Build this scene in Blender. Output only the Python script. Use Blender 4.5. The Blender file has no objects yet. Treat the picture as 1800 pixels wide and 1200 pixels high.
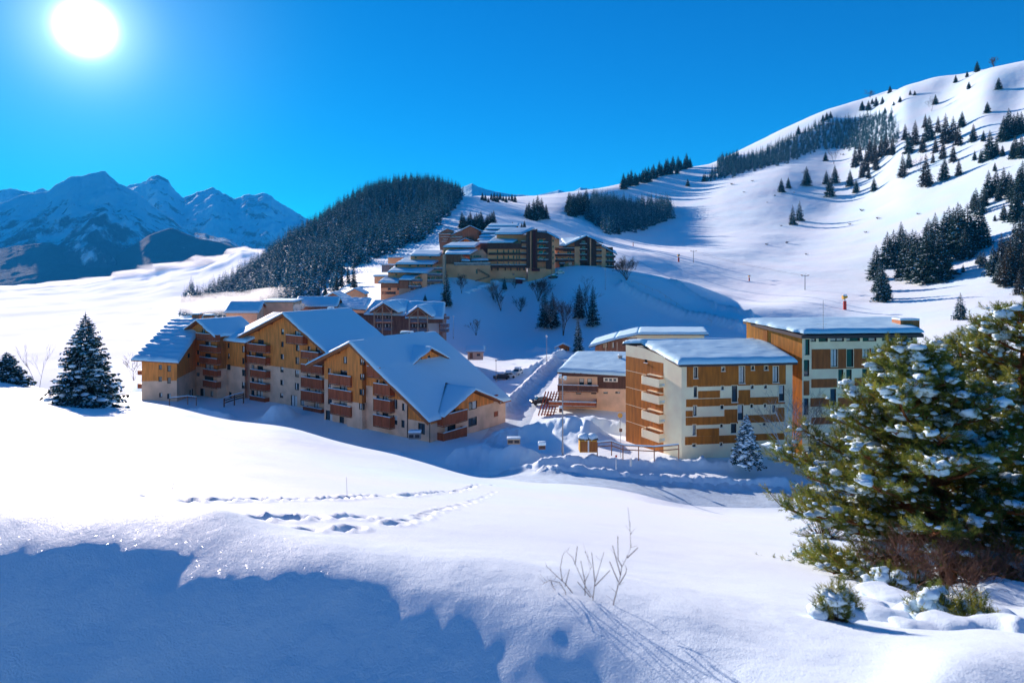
import bpy, bmesh, math, random
import numpy as np
from mathutils import Vector, Matrix, noise as mnoise
R = math.radians
scene = bpy.context.scene
# ------------------------------------------------------------------ camera
FPX, HY, CX = 1200.0, 466.0, 900.0      # focal length in photo pixels, horizon row, centre column
cam_d = bpy.data.cameras.new("camera"); cam = bpy.data.objects.new("camera", cam_d)
scene.collection.objects.link(cam); scene.camera = cam
cam_d.sensor_width = 36; cam_d.lens = 24; cam_d.shift_y = -(600 - HY) / 1800.0
cam_d.clip_start = 0.1; cam_d.clip_end = 40000
cam.location = (0, 0, 0); cam.rotation_euler = (R(90), 0, 0)
cam_d.dof.use_dof = True; cam_d.dof.focus_distance = 30; cam_d.dof.aperture_fstop = 1.7
# ------------------------------------------------------------------ sky and sun
SUN_DIR = Vector((-750, 1200, 416)).normalized()
SUN_EL = math.asin(SUN_DIR.z); SUN_AZ = math.atan2(SUN_DIR.x, SUN_DIR.y)
world = bpy.data.worlds.new("World"); scene.world = world; world.use_nodes = True
nt = world.node_tree; nt.nodes.clear()
def N(t, typ, **kw):
    n = t.nodes.new(typ)
    for k, v in kw.items():
        if k in n.inputs.keys(): n.inputs[k].default_value = v
        else: setattr(n, k, v)
    return n
out = N(nt, 'ShaderNodeOutputWorld'); bg = N(nt, 'ShaderNodeBackground')
sky = N(nt, 'ShaderNodeTexSky', sky_type='NISHITA', sun_disc=False, sun_elevation=SUN_EL, sun_rotation=SUN_AZ,
        altitude=1800, air_density=1.0, dust_density=0.3, ozone_density=1.8)
SKY_STR = 0.092
bg.inputs['Strength'].default_value = SKY_STR
mul = N(nt, 'ShaderNodeMix', data_type='RGBA', blend_type='MULTIPLY'); mul.inputs[0].default_value = 1
mul.inputs[7].default_value = (0.008, 0.635, 0.96, 1)
hs = N(nt, 'ShaderNodeHueSaturation'); hs.inputs['Saturation'].default_value = 1.5
gm = N(nt, 'ShaderNodeGamma'); gm.inputs['Gamma'].default_value = 0.84
nt.links.new(sky.outputs[0], gm.inputs['Color']); nt.links.new(gm.outputs[0], hs.inputs['Color']); nt.links.new(hs.outputs[0], mul.inputs[6])
# the glare round the sun itself, by angle from the sun's direction
tc = N(nt, 'ShaderNodeTexCoord')
dot = N(nt, 'ShaderNodeVectorMath', operation='DOT_PRODUCT'); dot.inputs[1].default_value = SUN_DIR
nt.links.new(tc.outputs['Generated'], dot.inputs[0])
def M(op, a, b=None):
    n = N(nt, 'ShaderNodeMath', operation=op)
    for i, v in enumerate((a, b)):
        if v is None: continue
        if isinstance(v, (int, float)): n.inputs[i].default_value = v
        else: nt.links.new(v, n.inputs[i])
    return n.outputs[0]
d0 = M('MAXIMUM', dot.outputs['Value'], 0.0)
g = M('ADD', M('MULTIPLY', M('POWER', d0, 6000.0), 120.0), M('ADD', M('MULTIPLY', M('POWER', d0, 700.0), 5.0), M('MULTIPLY', M('POWER', d0, 90.0), 1.1)))
gc = N(nt, 'ShaderNodeVectorMath', operation='SCALE'); gc.inputs[0].default_value = (0.8, 0.93, 1.0)
nt.links.new(g, gc.inputs['Scale'])
add = N(nt, 'ShaderNodeVectorMath', operation='ADD')
nt.links.new(mul.outputs[2], add.inputs[0]); nt.links.new(gc.outputs[0], add.inputs[1])
nt.links.new(add.outputs[0], bg.inputs['Color']); nt.links.new(bg.outputs[0], out.inputs['Surface'])
sun_d = bpy.data.lights.new("sun", 'SUN'); sun_o = bpy.data.objects.new("sun", sun_d)
scene.collection.objects.link(sun_o); sun_d.energy = 4.8; sun_d.angle = R(0.53); sun_d.color = (1.0, 0.83, 0.75)
sun_o.rotation_euler = SUN_DIR.to_track_quat('Z', 'Y').to_euler()
scene.view_settings.view_transform = 'Standard'; scene.view_settings.look = 'None'
scene.view_settings.exposure = 0.95; scene.view_settings.gamma = 1.0
try: scene.view_settings.use_curve_mapping = False
except Exception: pass
scene.render.engine = 'CYCLES'
scene.cycles.max_bounces = 9; scene.cycles.diffuse_bounces = 8; scene.cycles.glossy_bounces = 2
scene.cycles.transparent_max_bounces = 6; scene.cycles.volume_bounces = 1
rnd = random.Random(7); rng = np.random.default_rng(7)

# ------------------------------------------------------------------ materials
def mat(name, col, rough=0.7, spec=0.3, noise=None, bump=None, metal=0.0, coords='Object', sub=None, stretch=None, col2=None):
    """noise=(scale, amount, detail) mottles the colour; col2 is the second colour; bump=(scale, distance)"""
    m = bpy.data.materials.new(name); m.use_nodes = True
    t = m.node_tree; p = t.nodes['Principled BSDF']
    p.inputs['Roughness'].default_value = rough; p.inputs['Specular IOR Level'].default_value = spec
    p.inputs['Metallic'].default_value = metal
    c = (*col, 1)
    p.inputs['Base Color'].default_value = c
    vec = None
    if noise or bump:
        tcn = t.nodes.new('ShaderNodeTexCoord'); mp = t.nodes.new('ShaderNodeMapping')
        if stretch: mp.inputs['Scale'].default_value = stretch
        t.links.new(tcn.outputs[coords], mp.inputs[0]); vec = mp.outputs[0]
    if noise:
        nz = t.nodes.new('ShaderNodeTexNoise'); nz.inputs['Scale'].default_value = noise[0]
        nz.inputs['Detail'].default_value = noise[2] if len(noise) > 2 else 4
        t.links.new(vec, nz.inputs['Vector'])
        rp = t.nodes.new('ShaderNodeValToRGB'); rp.color_ramp.elements[0].position = 0.35; rp.color_ramp.elements[1].position = 0.65
        a = noise[1]
        rp.color_ramp.elements[0].color = (*[x * (1 - a) for x in col], 1)
        rp.color_ramp.elements[1].color = (*(col2 if col2 else [min(1, x * (1 + a)) for x in col]), 1)
        t.links.new(nz.outputs['Fac'], rp.inputs[0]); t.links.new(rp.outputs[0], p.inputs['Base Color'])
    if bump:
        nb = t.nodes.new('ShaderNodeTexNoise'); nb.inputs['Scale'].default_value = bump[0]; nb.inputs['Detail'].default_value = 5
        t.links.new(vec, nb.inputs['Vector'])
        bn = t.nodes.new('ShaderNodeBump'); bn.inputs['Distance'].default_value = bump[1]; bn.inputs['Strength'].default_value = 1
        t.links.new(nb.outputs['Fac'], bn.inputs['Height']); t.links.new(bn.outputs[0], p.inputs['Normal'])
    return m
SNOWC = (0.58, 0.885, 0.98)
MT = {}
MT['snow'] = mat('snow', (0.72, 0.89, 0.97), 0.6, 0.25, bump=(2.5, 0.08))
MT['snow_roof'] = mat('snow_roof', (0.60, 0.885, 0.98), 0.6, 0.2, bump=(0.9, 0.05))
def plank(name, col, dark=0.72, period=6.0, axis='X', rough=0.6):
    """boards: a wave of thin dark joints plus grain"""
    m = mat(name, col, rough, 0.25, noise=(1.6, 0.22, 6), stretch=(1.5, 1.5, 0.22))
    t = m.node_tree; p = t.nodes['Principled BSDF']
    src = p.inputs['Base Color'].links[0].from_socket
    tcn = t.nodes.new('ShaderNodeTexCoord'); w = t.nodes.new('ShaderNodeTexWave')
    w.wave_type = 'BANDS'; w.bands_direction = axis; w.wave_profile = 'SAW'; w.inputs['Scale'].default_value = period / 6.283 * 3.14
    t.links.new(tcn.outputs['Object'], w.inputs['Vector'])
    rp = t.nodes.new('ShaderNodeValToRGB'); rp.color_ramp.elements[0].position = 0.0; rp.color_ramp.elements[0].color = (dark, dark, dark, 1)
    rp.color_ramp.elements[1].position = 0.12; rp.color_ramp.elements[1].color = (1, 1, 1, 1)
    t.links.new(w.outputs['Fac'], rp.inputs[0])
    mx = t.nodes.new('ShaderNodeMix'); mx.data_type = 'RGBA'; mx.blend_type = 'MULTIPLY'; mx.inputs[0].default_value = 1
    t.links.new(src, mx.inputs[6]); t.links.new(rp.outputs[0], mx.inputs[7]); t.links.new(mx.outputs[2], p.inputs['Base Color'])
    return m
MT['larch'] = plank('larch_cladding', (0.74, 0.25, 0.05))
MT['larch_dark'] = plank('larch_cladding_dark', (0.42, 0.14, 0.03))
MT['rail'] = plank('balcony_boards', (0.36, 0.085, 0.03), period=9)
MT['fascia'] = mat('fascia_wood', (0.32, 0.105, 0.035), 0.6, 0.2, noise=(3, 0.2))
MT['plaster'] = mat('beige_plaster', (0.80, 0.53, 0.36), 0.9, 0.1, noise=(0.5, 0.13, 8))
MT['cream'] = mat('cream_render', (1.0, 0.80, 0.53), 0.9, 0.1, noise=(0.4, 0.09, 8))
MT['panel'] = plank('brown_panel', (0.43, 0.13, 0.012), dark=0.85, period=1.1)
MT['panel_red'] = plank('russet_panel', (0.36, 0.10, 0.02), dark=0.85, period=1.1)
MT['orange'] = plank('orange_cladding', (0.56, 0.20, 0.02), period=3)
MT['orange_box'] = plank('orange_brown_sheet', (0.42, 0.14, 0.04), period=2)
MT['tan'] = mat('tan_render', (1.0, 0.43, 0.22), 0.9, 0.1, noise=(0.25, 0.12, 6))
MT['greytan'] = mat('grey_tan_render', (0.50, 0.35, 0.24), 0.9, 0.1, noise=(0.3, 0.12, 6))
MT['darkwood'] = plank('dark_stained_wood', (0.10, 0.045, 0.034), period=4)
MT['greywood'] = plank('grey_brown_boards', (0.26, 0.155, 0.12), period=4)
MT['brownwood'] = plank('brown_boards', (0.30, 0.13, 0.07), period=4)
MT['bluegrey'] = mat('weathered_grey_boards', (0.16, 0.17, 0.20), 0.7, 0.2, noise=(2, 0.2))
MT['maroon'] = mat('maroon_paint', (0.10, 0.012, 0.018), 0.6)
MT['glass'] = mat('window_glass', (0.035, 0.055, 0.065), 0.06, 0.9)
MT['curtain'] = mat('pale_curtain', (0.62, 0.64, 0.62), 0.8, 0.2, noise=(6, 0.15), stretch=(4, 4, 0.5))
MT['frame_dark'] = mat('dark_window_frame', (0.03, 0.02, 0.018), 0.5)
MT['frame_white'] = mat('white_window_frame', (0.72, 0.70, 0.62), 0.6)
MT['reveal_shade'] = mat('shadowed_opening_wood', (0.05, 0.028, 0.018), 0.7)  # dark tone puts the shade of the opening into the window reveals
MT['white'] = mat('white_paint', (0.78, 0.75, 0.68), 0.6)
MT['edge'] = mat('dark_roof_edge', (0.065, 0.05, 0.05), 0.6)
MT['steel'] = mat('grey_steel', (0.32, 0.33, 0.35), 0.45, 0.5, metal=0.6)
MT['black'] = mat('black_paint', (0.015, 0.015, 0.018), 0.35, 0.5)
MT['rubber'] = mat('rubber', (0.02, 0.02, 0.02), 0.9)
MT['red'] = mat('red_paint', (0.62, 0.05, 0.03), 0.5)
MT['yellow'] = mat('yellow_ochre_paint', (0.62, 0.33, 0.03), 0.6, noise=(2, 0.1))
MT['orange_sign'] = mat('orange_sign_paint', (0.75, 0.35, 0.06), 0.6)
MT['stone'] = mat('grey_concrete', (0.36, 0.33, 0.30), 0.9, 0.1, noise=(1, 0.25, 6))
MT['bark'] = mat('bark', (0.11, 0.065, 0.04), 0.9, 0.1, noise=(6, 0.4), stretch=(2, 2, 0.5))
MT['bark_red'] = mat('orange_pine_bark', (0.22, 0.085, 0.035), 0.9, 0.1, noise=(8, 0.4), stretch=(2, 2, 0.5))
MT['twig'] = mat('bare_twigs', (0.115, 0.075, 0.06), 0.9, 0.1)
MT['twig_pale'] = mat('pale_bare_wood', (0.26, 0.22, 0.19), 0.9, 0.1, noise=(3, 0.3))
MT['twig_red'] = mat('red_brown_twigs', (0.15, 0.08, 0.055), 0.9, 0.1)

def leaf(name, col, tr=0.3, var=0.4):
    m = bpy.data.materials.new(name); m.use_nodes = True; t = m.node_tree; t.nodes.remove(t.nodes['Principled BSDF']); o = t.nodes['Material Output']
    n = N(t, 'ShaderNodeTexNoise', Scale=0.8, Detail=3.0); tcn = N(t, 'ShaderNodeTexCoord'); t.links.new(tcn.outputs['Object'], n.inputs['Vector'])
    rp = N(t, 'ShaderNodeValToRGB'); rp.color_ramp.elements[0].position = .35; rp.color_ramp.elements[1].position = .65
    rp.color_ramp.elements[0].color = (*[c * (1 - var) for c in col], 1); rp.color_ramp.elements[1].color = (*[c * (1 + var) for c in col], 1); t.links.new(n.outputs['Fac'], rp.inputs[0])
    d = N(t, 'ShaderNodeBsdfDiffuse'); tl = N(t, 'ShaderNodeBsdfTranslucent'); mx = N(t, 'ShaderNodeMixShader'); mx.inputs[0].default_value = tr
    t.links.new(rp.outputs[0], d.inputs[0]); t.links.new(rp.outputs[0], tl.inputs[0]); t.links.new(d.outputs[0], mx.inputs[1]); t.links.new(tl.outputs[0], mx.inputs[2]); t.links.new(mx.outputs[0], o.inputs[0])
    return m
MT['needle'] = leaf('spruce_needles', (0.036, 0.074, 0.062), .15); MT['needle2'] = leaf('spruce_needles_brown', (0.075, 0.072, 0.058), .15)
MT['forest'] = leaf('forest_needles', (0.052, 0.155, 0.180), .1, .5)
MT['pine1'] = leaf('pine_needles_olive', (0.18, 0.215, 0.045), .4, .3); MT['pine2'] = leaf('pine_needles_deep', (0.07, 0.115, 0.038), .35, .3); MT['pine3'] = leaf('pine_needles_yellow', (0.30, 0.28, 0.055), .4, .3)
# ------------------------------------------------------------------ helpers
def tag(o, label=None, cat=None, group=None, kind=None):
    if label: o['label'] = label
    if cat: o['category'] = cat
    if group: o['group'] = group
    if kind: o['kind'] = kind
    return o
def link(o, parent=None):
    scene.collection.objects.link(o)
    if parent is not None: o.parent = parent
    return o
def thing(name, label, cat, loc=(0, 0, 0), group=None, rz=0):
    o = link(bpy.data.objects.new(name, None)); o.location = loc; o.rotation_euler = (0, 0, rz); o.empty_display_size = 0.5
    return tag(o, label, cat, group)
def np_mesh(name, V, F, mats, mi=None, smooth=False):
    """V (n,3); F (m,3|4) int array or list of polygons"""
    me = bpy.data.meshes.new(name)
    if isinstance(F, np.ndarray):
        V = np.asarray(V, dtype=np.float32); m, k = F.shape
        me.vertices.add(len(V)); me.vertices.foreach_set('co', V.ravel())
        me.loops.add(m * k); me.loops.foreach_set('vertex_index', F.astype(np.int32).ravel())
        me.polygons.add(m); me.polygons.foreach_set('loop_start', np.arange(0, m * k, k, dtype=np.int32))
        me.polygons.foreach_set('loop_total', np.full(m, k, dtype=np.int32))
    else:
        me.from_pydata([tuple(v) for v in V], [], F)
    for mm in mats: me.materials.append(MT[mm] if isinstance(mm, str) else mm)
    if mi is not None: me.polygons.foreach_set('material_index', np.asarray(mi, dtype=np.int32))
    if smooth: me.polygons.foreach_set('use_smooth', np.ones(len(me.polygons), dtype=bool))
    me.update(calc_edges=True); me.validate()
    return me
class MB:
    def __init__(s): s.v = []; s.f = []; s.m = []
    def add(s, V, F, m=0):
        b = len(s.v); s.v += [tuple(v) for v in V]; s.f += [tuple(b + i for i in f) for f in F]; s.m += [m] * len(F)
    def box(s, o, ax, ay, az, m=0):
        """o corner, three edge vectors"""
        o, ax, ay, az = map(Vector, (o, ax, ay, az))
        if ax.cross(ay).dot(az) < 0: o, ax = o + ax, -ax
        P = [o, o + ax, o + ax + ay, o + ay]; P += [p + az for p in P]
        s.add(P, [(3, 2, 1, 0), (4, 5, 6, 7), (0, 1, 5, 4), (1, 2, 6, 5), (2, 3, 7, 6), (3, 0, 4, 7)], m)
    def cbox(s, c, size, m=0):
        c = Vector(c); x, y, z = size
        s.box(c - Vector((x / 2, y / 2, z / 2)), (x, 0, 0), (0, y, 0), (0, 0, z), m)
    def prism(s, P, d, m=0):
        """polygon P extruded by vector d"""
        P = [Vector(p) for p in P]; d = Vector(d); n = len(P)
        nn = sum(((P[i] - P[0]).cross(P[(i + 1) % n] - P[0]) for i in range(n)), Vector())
        if nn.dot(d) > 0: P = P[::-1]
        Q = P + [p + d for p in P]
        s.add(Q, [tuple(range(n)), tuple(range(2 * n - 1, n - 1, -1))] + [(i, i + n, (i + 1) % n + n, (i + 1) % n) for i in range(n)], m)
    def bar(s, a, b, w, h=None, m=0):
        a, b = Vector(a), Vector(b); h = h or w; d = b - a
        up = Vector((0, 0, 1)) if abs(d.normalized().z) < 0.95 else Vector((0, 1, 0))
        x = d.cross(up).normalized() * w; y = x.cross(d).normalized() * h
        s.box(a - x / 2 - y / 2, x, y, d, m)
    def tube(s, pts, rad, n=6, m=0):
        pts = [Vector(p) for p in pts]
        if isinstance(rad, (int, float)): rad = [rad] * len(pts)
        V = []; F = []
        for i, p in enumerate(pts):
            d = (pts[min(i + 1, len(pts) - 1)] - pts[max(i - 1, 0)]).normalized()
            up = Vector((0, 0, 1)) if abs(d.z) < 0.9 else Vector((1, 0, 0))
            x = d.cross(up).normalized(); y = x.cross(d)
            for k in range(n):
                a = 2 * math.pi * k / n; V.append(p + (x * math.cos(a) + y * math.sin(a)) * rad[i])
        for i in range(len(pts) - 1):
            for k in range(n):
                F.append((i * n + k, i * n + (k + 1) % n, (i + 1) * n + (k + 1) % n, (i + 1) * n + k))
        F.append(tuple(range(n))[::-1]); F.append(tuple((len(pts) - 1) * n + k for k in range(n)))
        s.add(V, F, m)
    def blob(s, c, r, seed=0, m=0, sub=1, jag=0.2):
        V, F = ICO[sub]; c = Vector(c); rr = r if hasattr(r, '__len__') else (r, r, r)
        out = []
        for v in V:
            k = 1 + jag * mnoise.noise(Vector(v) * 1.7 + Vector((seed * 3.1, seed * 1.7, 0)))
            out.append((c.x + v[0] * rr[0] * k, c.y + v[1] * rr[1] * k, c.z + v[2] * rr[2] * k))
        s.add(out, F, m)
    def build(s, name, mats, parent=None, smooth=False, bevel=None, loc=(0, 0, 0)):
        if isinstance(mats, str): mats = [mats]
        me = bpy.data.meshes.new(name); L = Vector(loc)
        if parent is not None and loc == (0, 0, 0): L = Vector(parent['_org']) if '_org' in parent else Vector((0, 0, 0))
        me.from_pydata([(v[0] - L.x, v[1] - L.y, v[2] - L.z) for v in s.v], [], s.f)
        for mm in mats: me.materials.append(MT[mm])
        me.polygons.foreach_set('material_index', s.m)
        if smooth: me.polygons.foreach_set('use_smooth', [True] * len(s.f))
        me.update()
        o = link(bpy.data.objects.new(name, me), parent)
        if parent is None: o.location = L
        if bevel:
            bv = o.modifiers.new('bevel', 'BEVEL'); bv.width = bevel; bv.segments = 3; bv.limit_method = 'ANGLE'
            for p in me.polygons: p.use_smooth = True
        return o
ICO = {}
for sub in (1, 2):
    bmi = bmesh.new(); bmesh.ops.create_icosphere(bmi, subdivisions=sub, radius=1)
    ICO[sub] = ([tuple(v.co) for v in bmi.verts], [tuple(v.index for v in f.verts) for f in bmi.faces]); bmi.free()
def P(px, py, D): return Vector(((px - CX) / FPX * D, D, (HY - py) / FPX * D))
def smoothstep(a, b, x):
    t = np.clip((x - a) / (b - a), 0, 1); return t * t * (3 - 2 * t)
def vnoise(x, y, seed=0):
    """value noise on arrays"""
    xi = np.floor(x).astype(np.int64); yi = np.floor(y).astype(np.int64); fx = x - xi; fy = y - yi
    def h(a, b):
        n = (a * 374761393 + b * 668265263 + seed * 1442695041) & 0x7fffffff
        n = ((n ^ (n >> 13)) * 1274126177) & 0x7fffffff
        return ((n ^ (n >> 16)) & 0xffff) / 65535.0
    fx = fx * fx * fx * (fx * (fx * 6 - 15) + 10); fy = fy * fy * fy * (fy * (fy * 6 - 15) + 10)
    return (h(xi, yi) * (1 - fx) * (1 - fy) + h(xi + 1, yi) * fx * (1 - fy) + h(xi, yi + 1) * (1 - fx) * fy + h(xi + 1, yi + 1) * fx * fy) * 2 - 1
def fbm(x, y, oct=4, seed=0, gain=0.5, ridged=False):
    s = 0; a = 1; t = 0
    for i in range(oct):
        n = vnoise(x * 2 ** i + 17.3 * i, y * 2 ** i + 9.1 * i, seed + i)
        s = s + a * ((1 - 2 * np.abs(n)) if ridged else n); t += a; a *= gain
    return s / t
# ================================================================== TERRAIN
# control points: column (photo px), then (depth m, row px) pairs; the sheet is fitted through them and meshed in world metres
CP = {
 -500: [(2,2506),(3,1706),(4.3,1200),(5.6,915),(8,880),(14,840),(25,785),(60,715),(90,690),(110,720),(160,760),(300,960),(800,760),(1500,640)],
 -150: [(3,1760),(4.3,1200),(5.65,912),(8,875),(14,838),(25,780),(60,705),(90,672),(104,700),(130,740),(180,880),(400,900),(900,700),(1500,620)],
 0:   [(2,2506),(3,1706),(4.3,1200),(5.68,905),(8,870),(14,838),(30,775),(60,710),(84,674),(97,669),(112,700),(140,760),(200,830),(400,900),(900,700),(1500,620)],
 100: [(5.6,912),(8,882),(16,843),(60,718),(76,708),(92,688),(104,704),(130,740),(200,800),(400,850),(900,690)],
 200: [(2,2506),(3,1706),(4.3,1200),(5.55,925),(8,895),(14,862),(30,795),(60,735),(88,700),(97,712),(118,745),(135,715),(146,704),(165,700),(220,720),(400,850),(900,690),(1500,610)],
 300: [(88,717),(97,740),(116,750),(140,708),(160,690),(220,690),(400,740),(600,640),(900,640)],
 350: [(400,680),(550,575),(650,532),(750,560),(900,600)],
 400: [(2,2506),(3,1706),(4.3,1200),(5.33,960),(8,925),(12,890),(25,835),(50,785),(75,752),(87,738),(97,760),(112,770),(140,712),(160,690),(250,640),(400,600),(550,535),(680,503),(800,530),(1000,560),(1500,560)],
 450: [(400,570),(550,505),(690,473),(850,505)],
 500: [(88,758),(96,785),(112,770),(130,733),(160,683),(250,600),(400,535),(550,475),(700,433),(850,470),(1100,500)],
 550: [(400,520),(560,452),(720,402),(880,440)],
 600: [(2,2499),(3,1690),(4.3,1200),(5.15,1005),(8,950),(12,905),(18,878),(30,852),(50,825),(70,802),(88,783),(96,800),(108,787),(125,744),(160,683),(220,610),(300,545),(400,500),(550,430),(750,368),(950,400),(1300,440)],
 700: [(88,808),(97,822),(110,785),(125,744),(160,683),(220,612),(290,520),(400,460),(600,390),(900,327),(1050,370)],
 800: [(2,2472),(3,1679),(4.3,1200),(5.00,1045),(8,970),(12,925),(20,893),(35,865),(55,848),(75,836),(84,832),(92,840),(105,800),(125,747),(160,683),(200,643),(235,605),(262,548),(290,500),(380,440),(480,402),(600,368),(700,350),(900,344),(1000,355),(1400,400)],
 900: [(75,853),(82,845),(95,822),(110,790),(125,750),(160,685),(200,645),(248,603),(275,560),(305,497),(340,475),(420,432),(520,396),(650,368),(850,352),(930,348),(1050,370)],
 1000:[(2,2417),(3,1658),(4.3,1200),(4.78,1092),(8,995),(14,930),(25,895),(45,872),(70,858),(78,850),(84,836),(95,806),(110,765),(135,712),(170,665),(210,625),(240,604),(270,555),(302,480),(340,471),(430,440),(620,395),(800,362),(1000,344),(1100,355),(1400,400)],
 1100:[(80,856),(88,834),(98,800),(115,760),(150,690),(200,640),(248,592),(275,535),(302,482),(330,478),(420,450),(560,428),(740,398),(950,352),(1080,324),(1200,340)],
 1200:[(2,2348),(3,1632),(4.3,1190),(4.56,1142),(8,1025),(14,960),(25,925),(45,905),(65,896),(76,890),(82,862),(90,830),(98,800),(130,720),(180,650),(255,580),(275,540),(292,507),(330,497),(430,463),(600,428),(800,380),(1000,328),(1180,299),(1300,320)],
 1320:[(80,880),(90,832),(98,802),(130,725),(180,655),(245,590),(262,555),(300,532),(400,490),(550,430),(750,366),(950,314),(1200,272),(1290,264),(1400,290)],
 1400:[(2,1780),(3,1400),(4.3,1180),(8,1045),(14,985),(30,940),(60,915),(76,896),(84,860),(92,830),(100,800),(130,725),(180,655),(240,590),(300,530),(400,487),(520,440),(720,370),(920,303),(1150,243),(1240,222),(1400,260)],
 1500:[(300,535),(400,480),(520,425),(700,365),(900,290),(1100,222),(1200,186),(1320,220)],
 1550:[(2,1850),(3,1420),(4.3,1184),(5.5,1115),(8,1065),(14,1010),(40,940),(76,900),(90,840),(110,780),(150,680),(200,610),(260,560)],
 1650:[(2,1800),(3,1400),(3.8,1190),(8,1075),(13,1030),(40,945),(76,900),(110,790),(150,670),(190,595),(260,545),(330,495),(420,435),(540,350),(700,255),(850,180),(980,136),(1100,180)],
 1800:[(2,1780),(3,1400),(4,1190),(7,1090),(12,1045),(40,960),(80,890),(120,740),(160,610),(200,572),(260,520),(330,440),(430,350),(560,250),(700,165),(820,108),(920,150),(1300,260)],
 2100:[(2,1780),(3,1400),(5,1180),(12,1060),(40,970),(80,890),(120,730),(170,600),(250,480),(350,320),(500,140),(650,20),(900,100),(1300,200)],
 2400:[(2,1780),(3,1400),(5,1180),(12,1060),(40,970),(80,890),(120,730),(170,590),(250,440),(350,240),(500,0),(650,-60),(1300,60)],
}
_c = np.array([(px, D, y) for px, l in CP.items() for D, y in l], float)
def _uv(px, D): return np.stack([(px - 900) / 260.0, np.log(D) * 2.6], -1)
_U = _uv(_c[:, 0], _c[:, 1]); EPS = 0.30
def _phi(a, b):
    d2 = ((a[:, None, :] - b[None, :, :]) ** 2).sum(-1); return np.sqrt(d2 + EPS * EPS)
_A = _phi(_U, _U); _n = len(_U)
_Pm = np.concatenate([np.ones((_n, 1)), _U], 1)
_big = np.block([[_A + 0.001 * np.eye(_n), _Pm], [_Pm.T, np.zeros((3, 3))]])
_w = np.linalg.solve(_big, np.concatenate([_c[:, 2], np.zeros(3)]))
def base_row(px, D):
    px = np.asarray(px, float); D = np.asarray(D, float); sh = px.shape
    U = _uv(px.ravel(), D.ravel()); o = np.empty(len(U))
    for i in range(0, len(U), 20000):
        u = U[i:i + 20000]; o[i:i + 20000] = _phi(u, _U) @ _w[:_n] + _w[_n] + u @ _w[_n + 1:]
    return o.reshape(sh)
def seg_dist(X, Y, pts):
    """distance to a polyline and the parameter along it"""
    best = np.full(X.shape, 1e9); par = np.zeros(X.shape); acc = 0
    for (x0, y0), (x1, y1) in zip(pts[:-1], pts[1:]):
        L = math.hypot(x1 - x0, y1 - y0); t = np.clip(((X - x0) * (x1 - x0) + (Y - y0) * (y1 - y0)) / (L * L), 0, 1)
        d = np.hypot(X - x0 - t * (x1 - x0), Y - y0 - t * (y1 - y0)); k = d < best
        best = np.where(k, d, best); par = np.where(k, acc + t * L, par); acc += L
    return best, par
def G(px, D): return ((px - CX) / FPX * D, D)
BANKS = []   # (polyline of world points, half width, height, roughness)
def bank(pts, w, h, rough=0.35): BANKS.append(([G(*p) for p in pts], w, h, rough))
# ploughed banks along the street and the heaps between the buildings
bank([(955, 87), (1010, 86), (1100, 85), (1200, 85), (1300, 85), (1380, 86)], 1.0, 0.9, 0.5)
bank([(960, 92), (1060, 92), (1180, 92.5), (1290, 92)], 1.1, 1.2, 0.5)
bank([(700, 96), (790, 94), (880, 92), (950, 91)], 1.0, 0.7, 0.4)
bank([(810, 101), (850, 103), (885, 100), (920, 97)], 2.6, 2.4, 0.3)
bank([(560, 101), (640, 105), (700, 106)], 1.0, 0.8, 0.3)
bank([(300, 128), (350, 131), (400, 128)], 1.2, 1.2, 0.3)
bank([(480, 128), (500, 130)], 2.2, 2.6, 0.25)
bank([(885, 112), (935, 113), (985, 112), (1030, 108)], 3.4, 2.8, 0.35)
bank([(1040, 118), (1085, 116)], 2.6, 1.8, 0.4)
bank([(885, 134), (915, 152), (945, 175), (975, 200)], 1.4, 2.1, 0.3)
bank([(900, 182), (925, 184), (960, 200), (990, 215)], 1.6, 1.6, 0.6)
bank([(930, 232), (965, 226), (985, 220)], 1.5, 1.2, 0.8)
bank([(1180, 298), (1225, 286), (1270, 274), (1320, 262)], 1.3, 1.8, 0.8)
bank([(1092, 287), (1130, 279), (1180, 271), (1240, 262), (1300, 251)], 1.6, 3.4, 0.15)  # snow berm added on the slope, raised so its crest catches the sun
bank([(1085, 300), (1120, 299), (1160, 298)], 1.2, 0.7, 0.3)
def pits(track, step, jit, seed, size=(0.16, 0.30)):
    r = random.Random(seed); o = []
    pts = [G(*p) for p in track]
    for (x0, y0), (x1, y1) in zip(pts[:-1], pts[1:]):
        L = math.hypot(x1 - x0, y1 - y0); n = max(1, int(L / step))
        for i in range(n):
            t = (i + r.uniform(-.3, .3)) / n
            o.append((x0 + (x1 - x0) * t + r.uniform(-jit, jit), y0 + (y1 - y0) * t + r.uniform(-jit, jit), r.uniform(*size)))
    return o
def solve_D(px, py, lo, hi):
    Ds = np.exp(np.linspace(math.log(lo), math.log(hi), 400)); y = base_row(np.full(400, float(px)), Ds)
    i = np.argmin(np.abs(y - py)); return float(Ds[i])
def track(pxpts, lo=9, hi=84): return [(x, solve_D(x, y, lo, hi)) for x, y in pxpts]
PITS = []
PITS += pits(track([(335, 881), (420, 881), (520, 880), (600, 877), (640, 872)]), 0.36, 0.10, 1, (0.15, 0.30))
PITS += pits(track([(640, 872), (720, 869), (800, 862), (868, 852)]), 0.5, 0.14, 2, (0.17, 0.32))
PITS += pits(track([(465, 913), (560, 915), (640, 911), (700, 922)]), 0.30, 0.10, 3, (0.13, 0.27))
PITS += pits(track([(500, 931), (600, 933), (670, 925), (720, 920), (770, 898), (830, 880), (868, 862)]), 0.42, 0.10, 4, (0.11, 0.19))
PITS += [(*G(258, solve_D(258, 873, 9, 84)), 0.16)]
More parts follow.
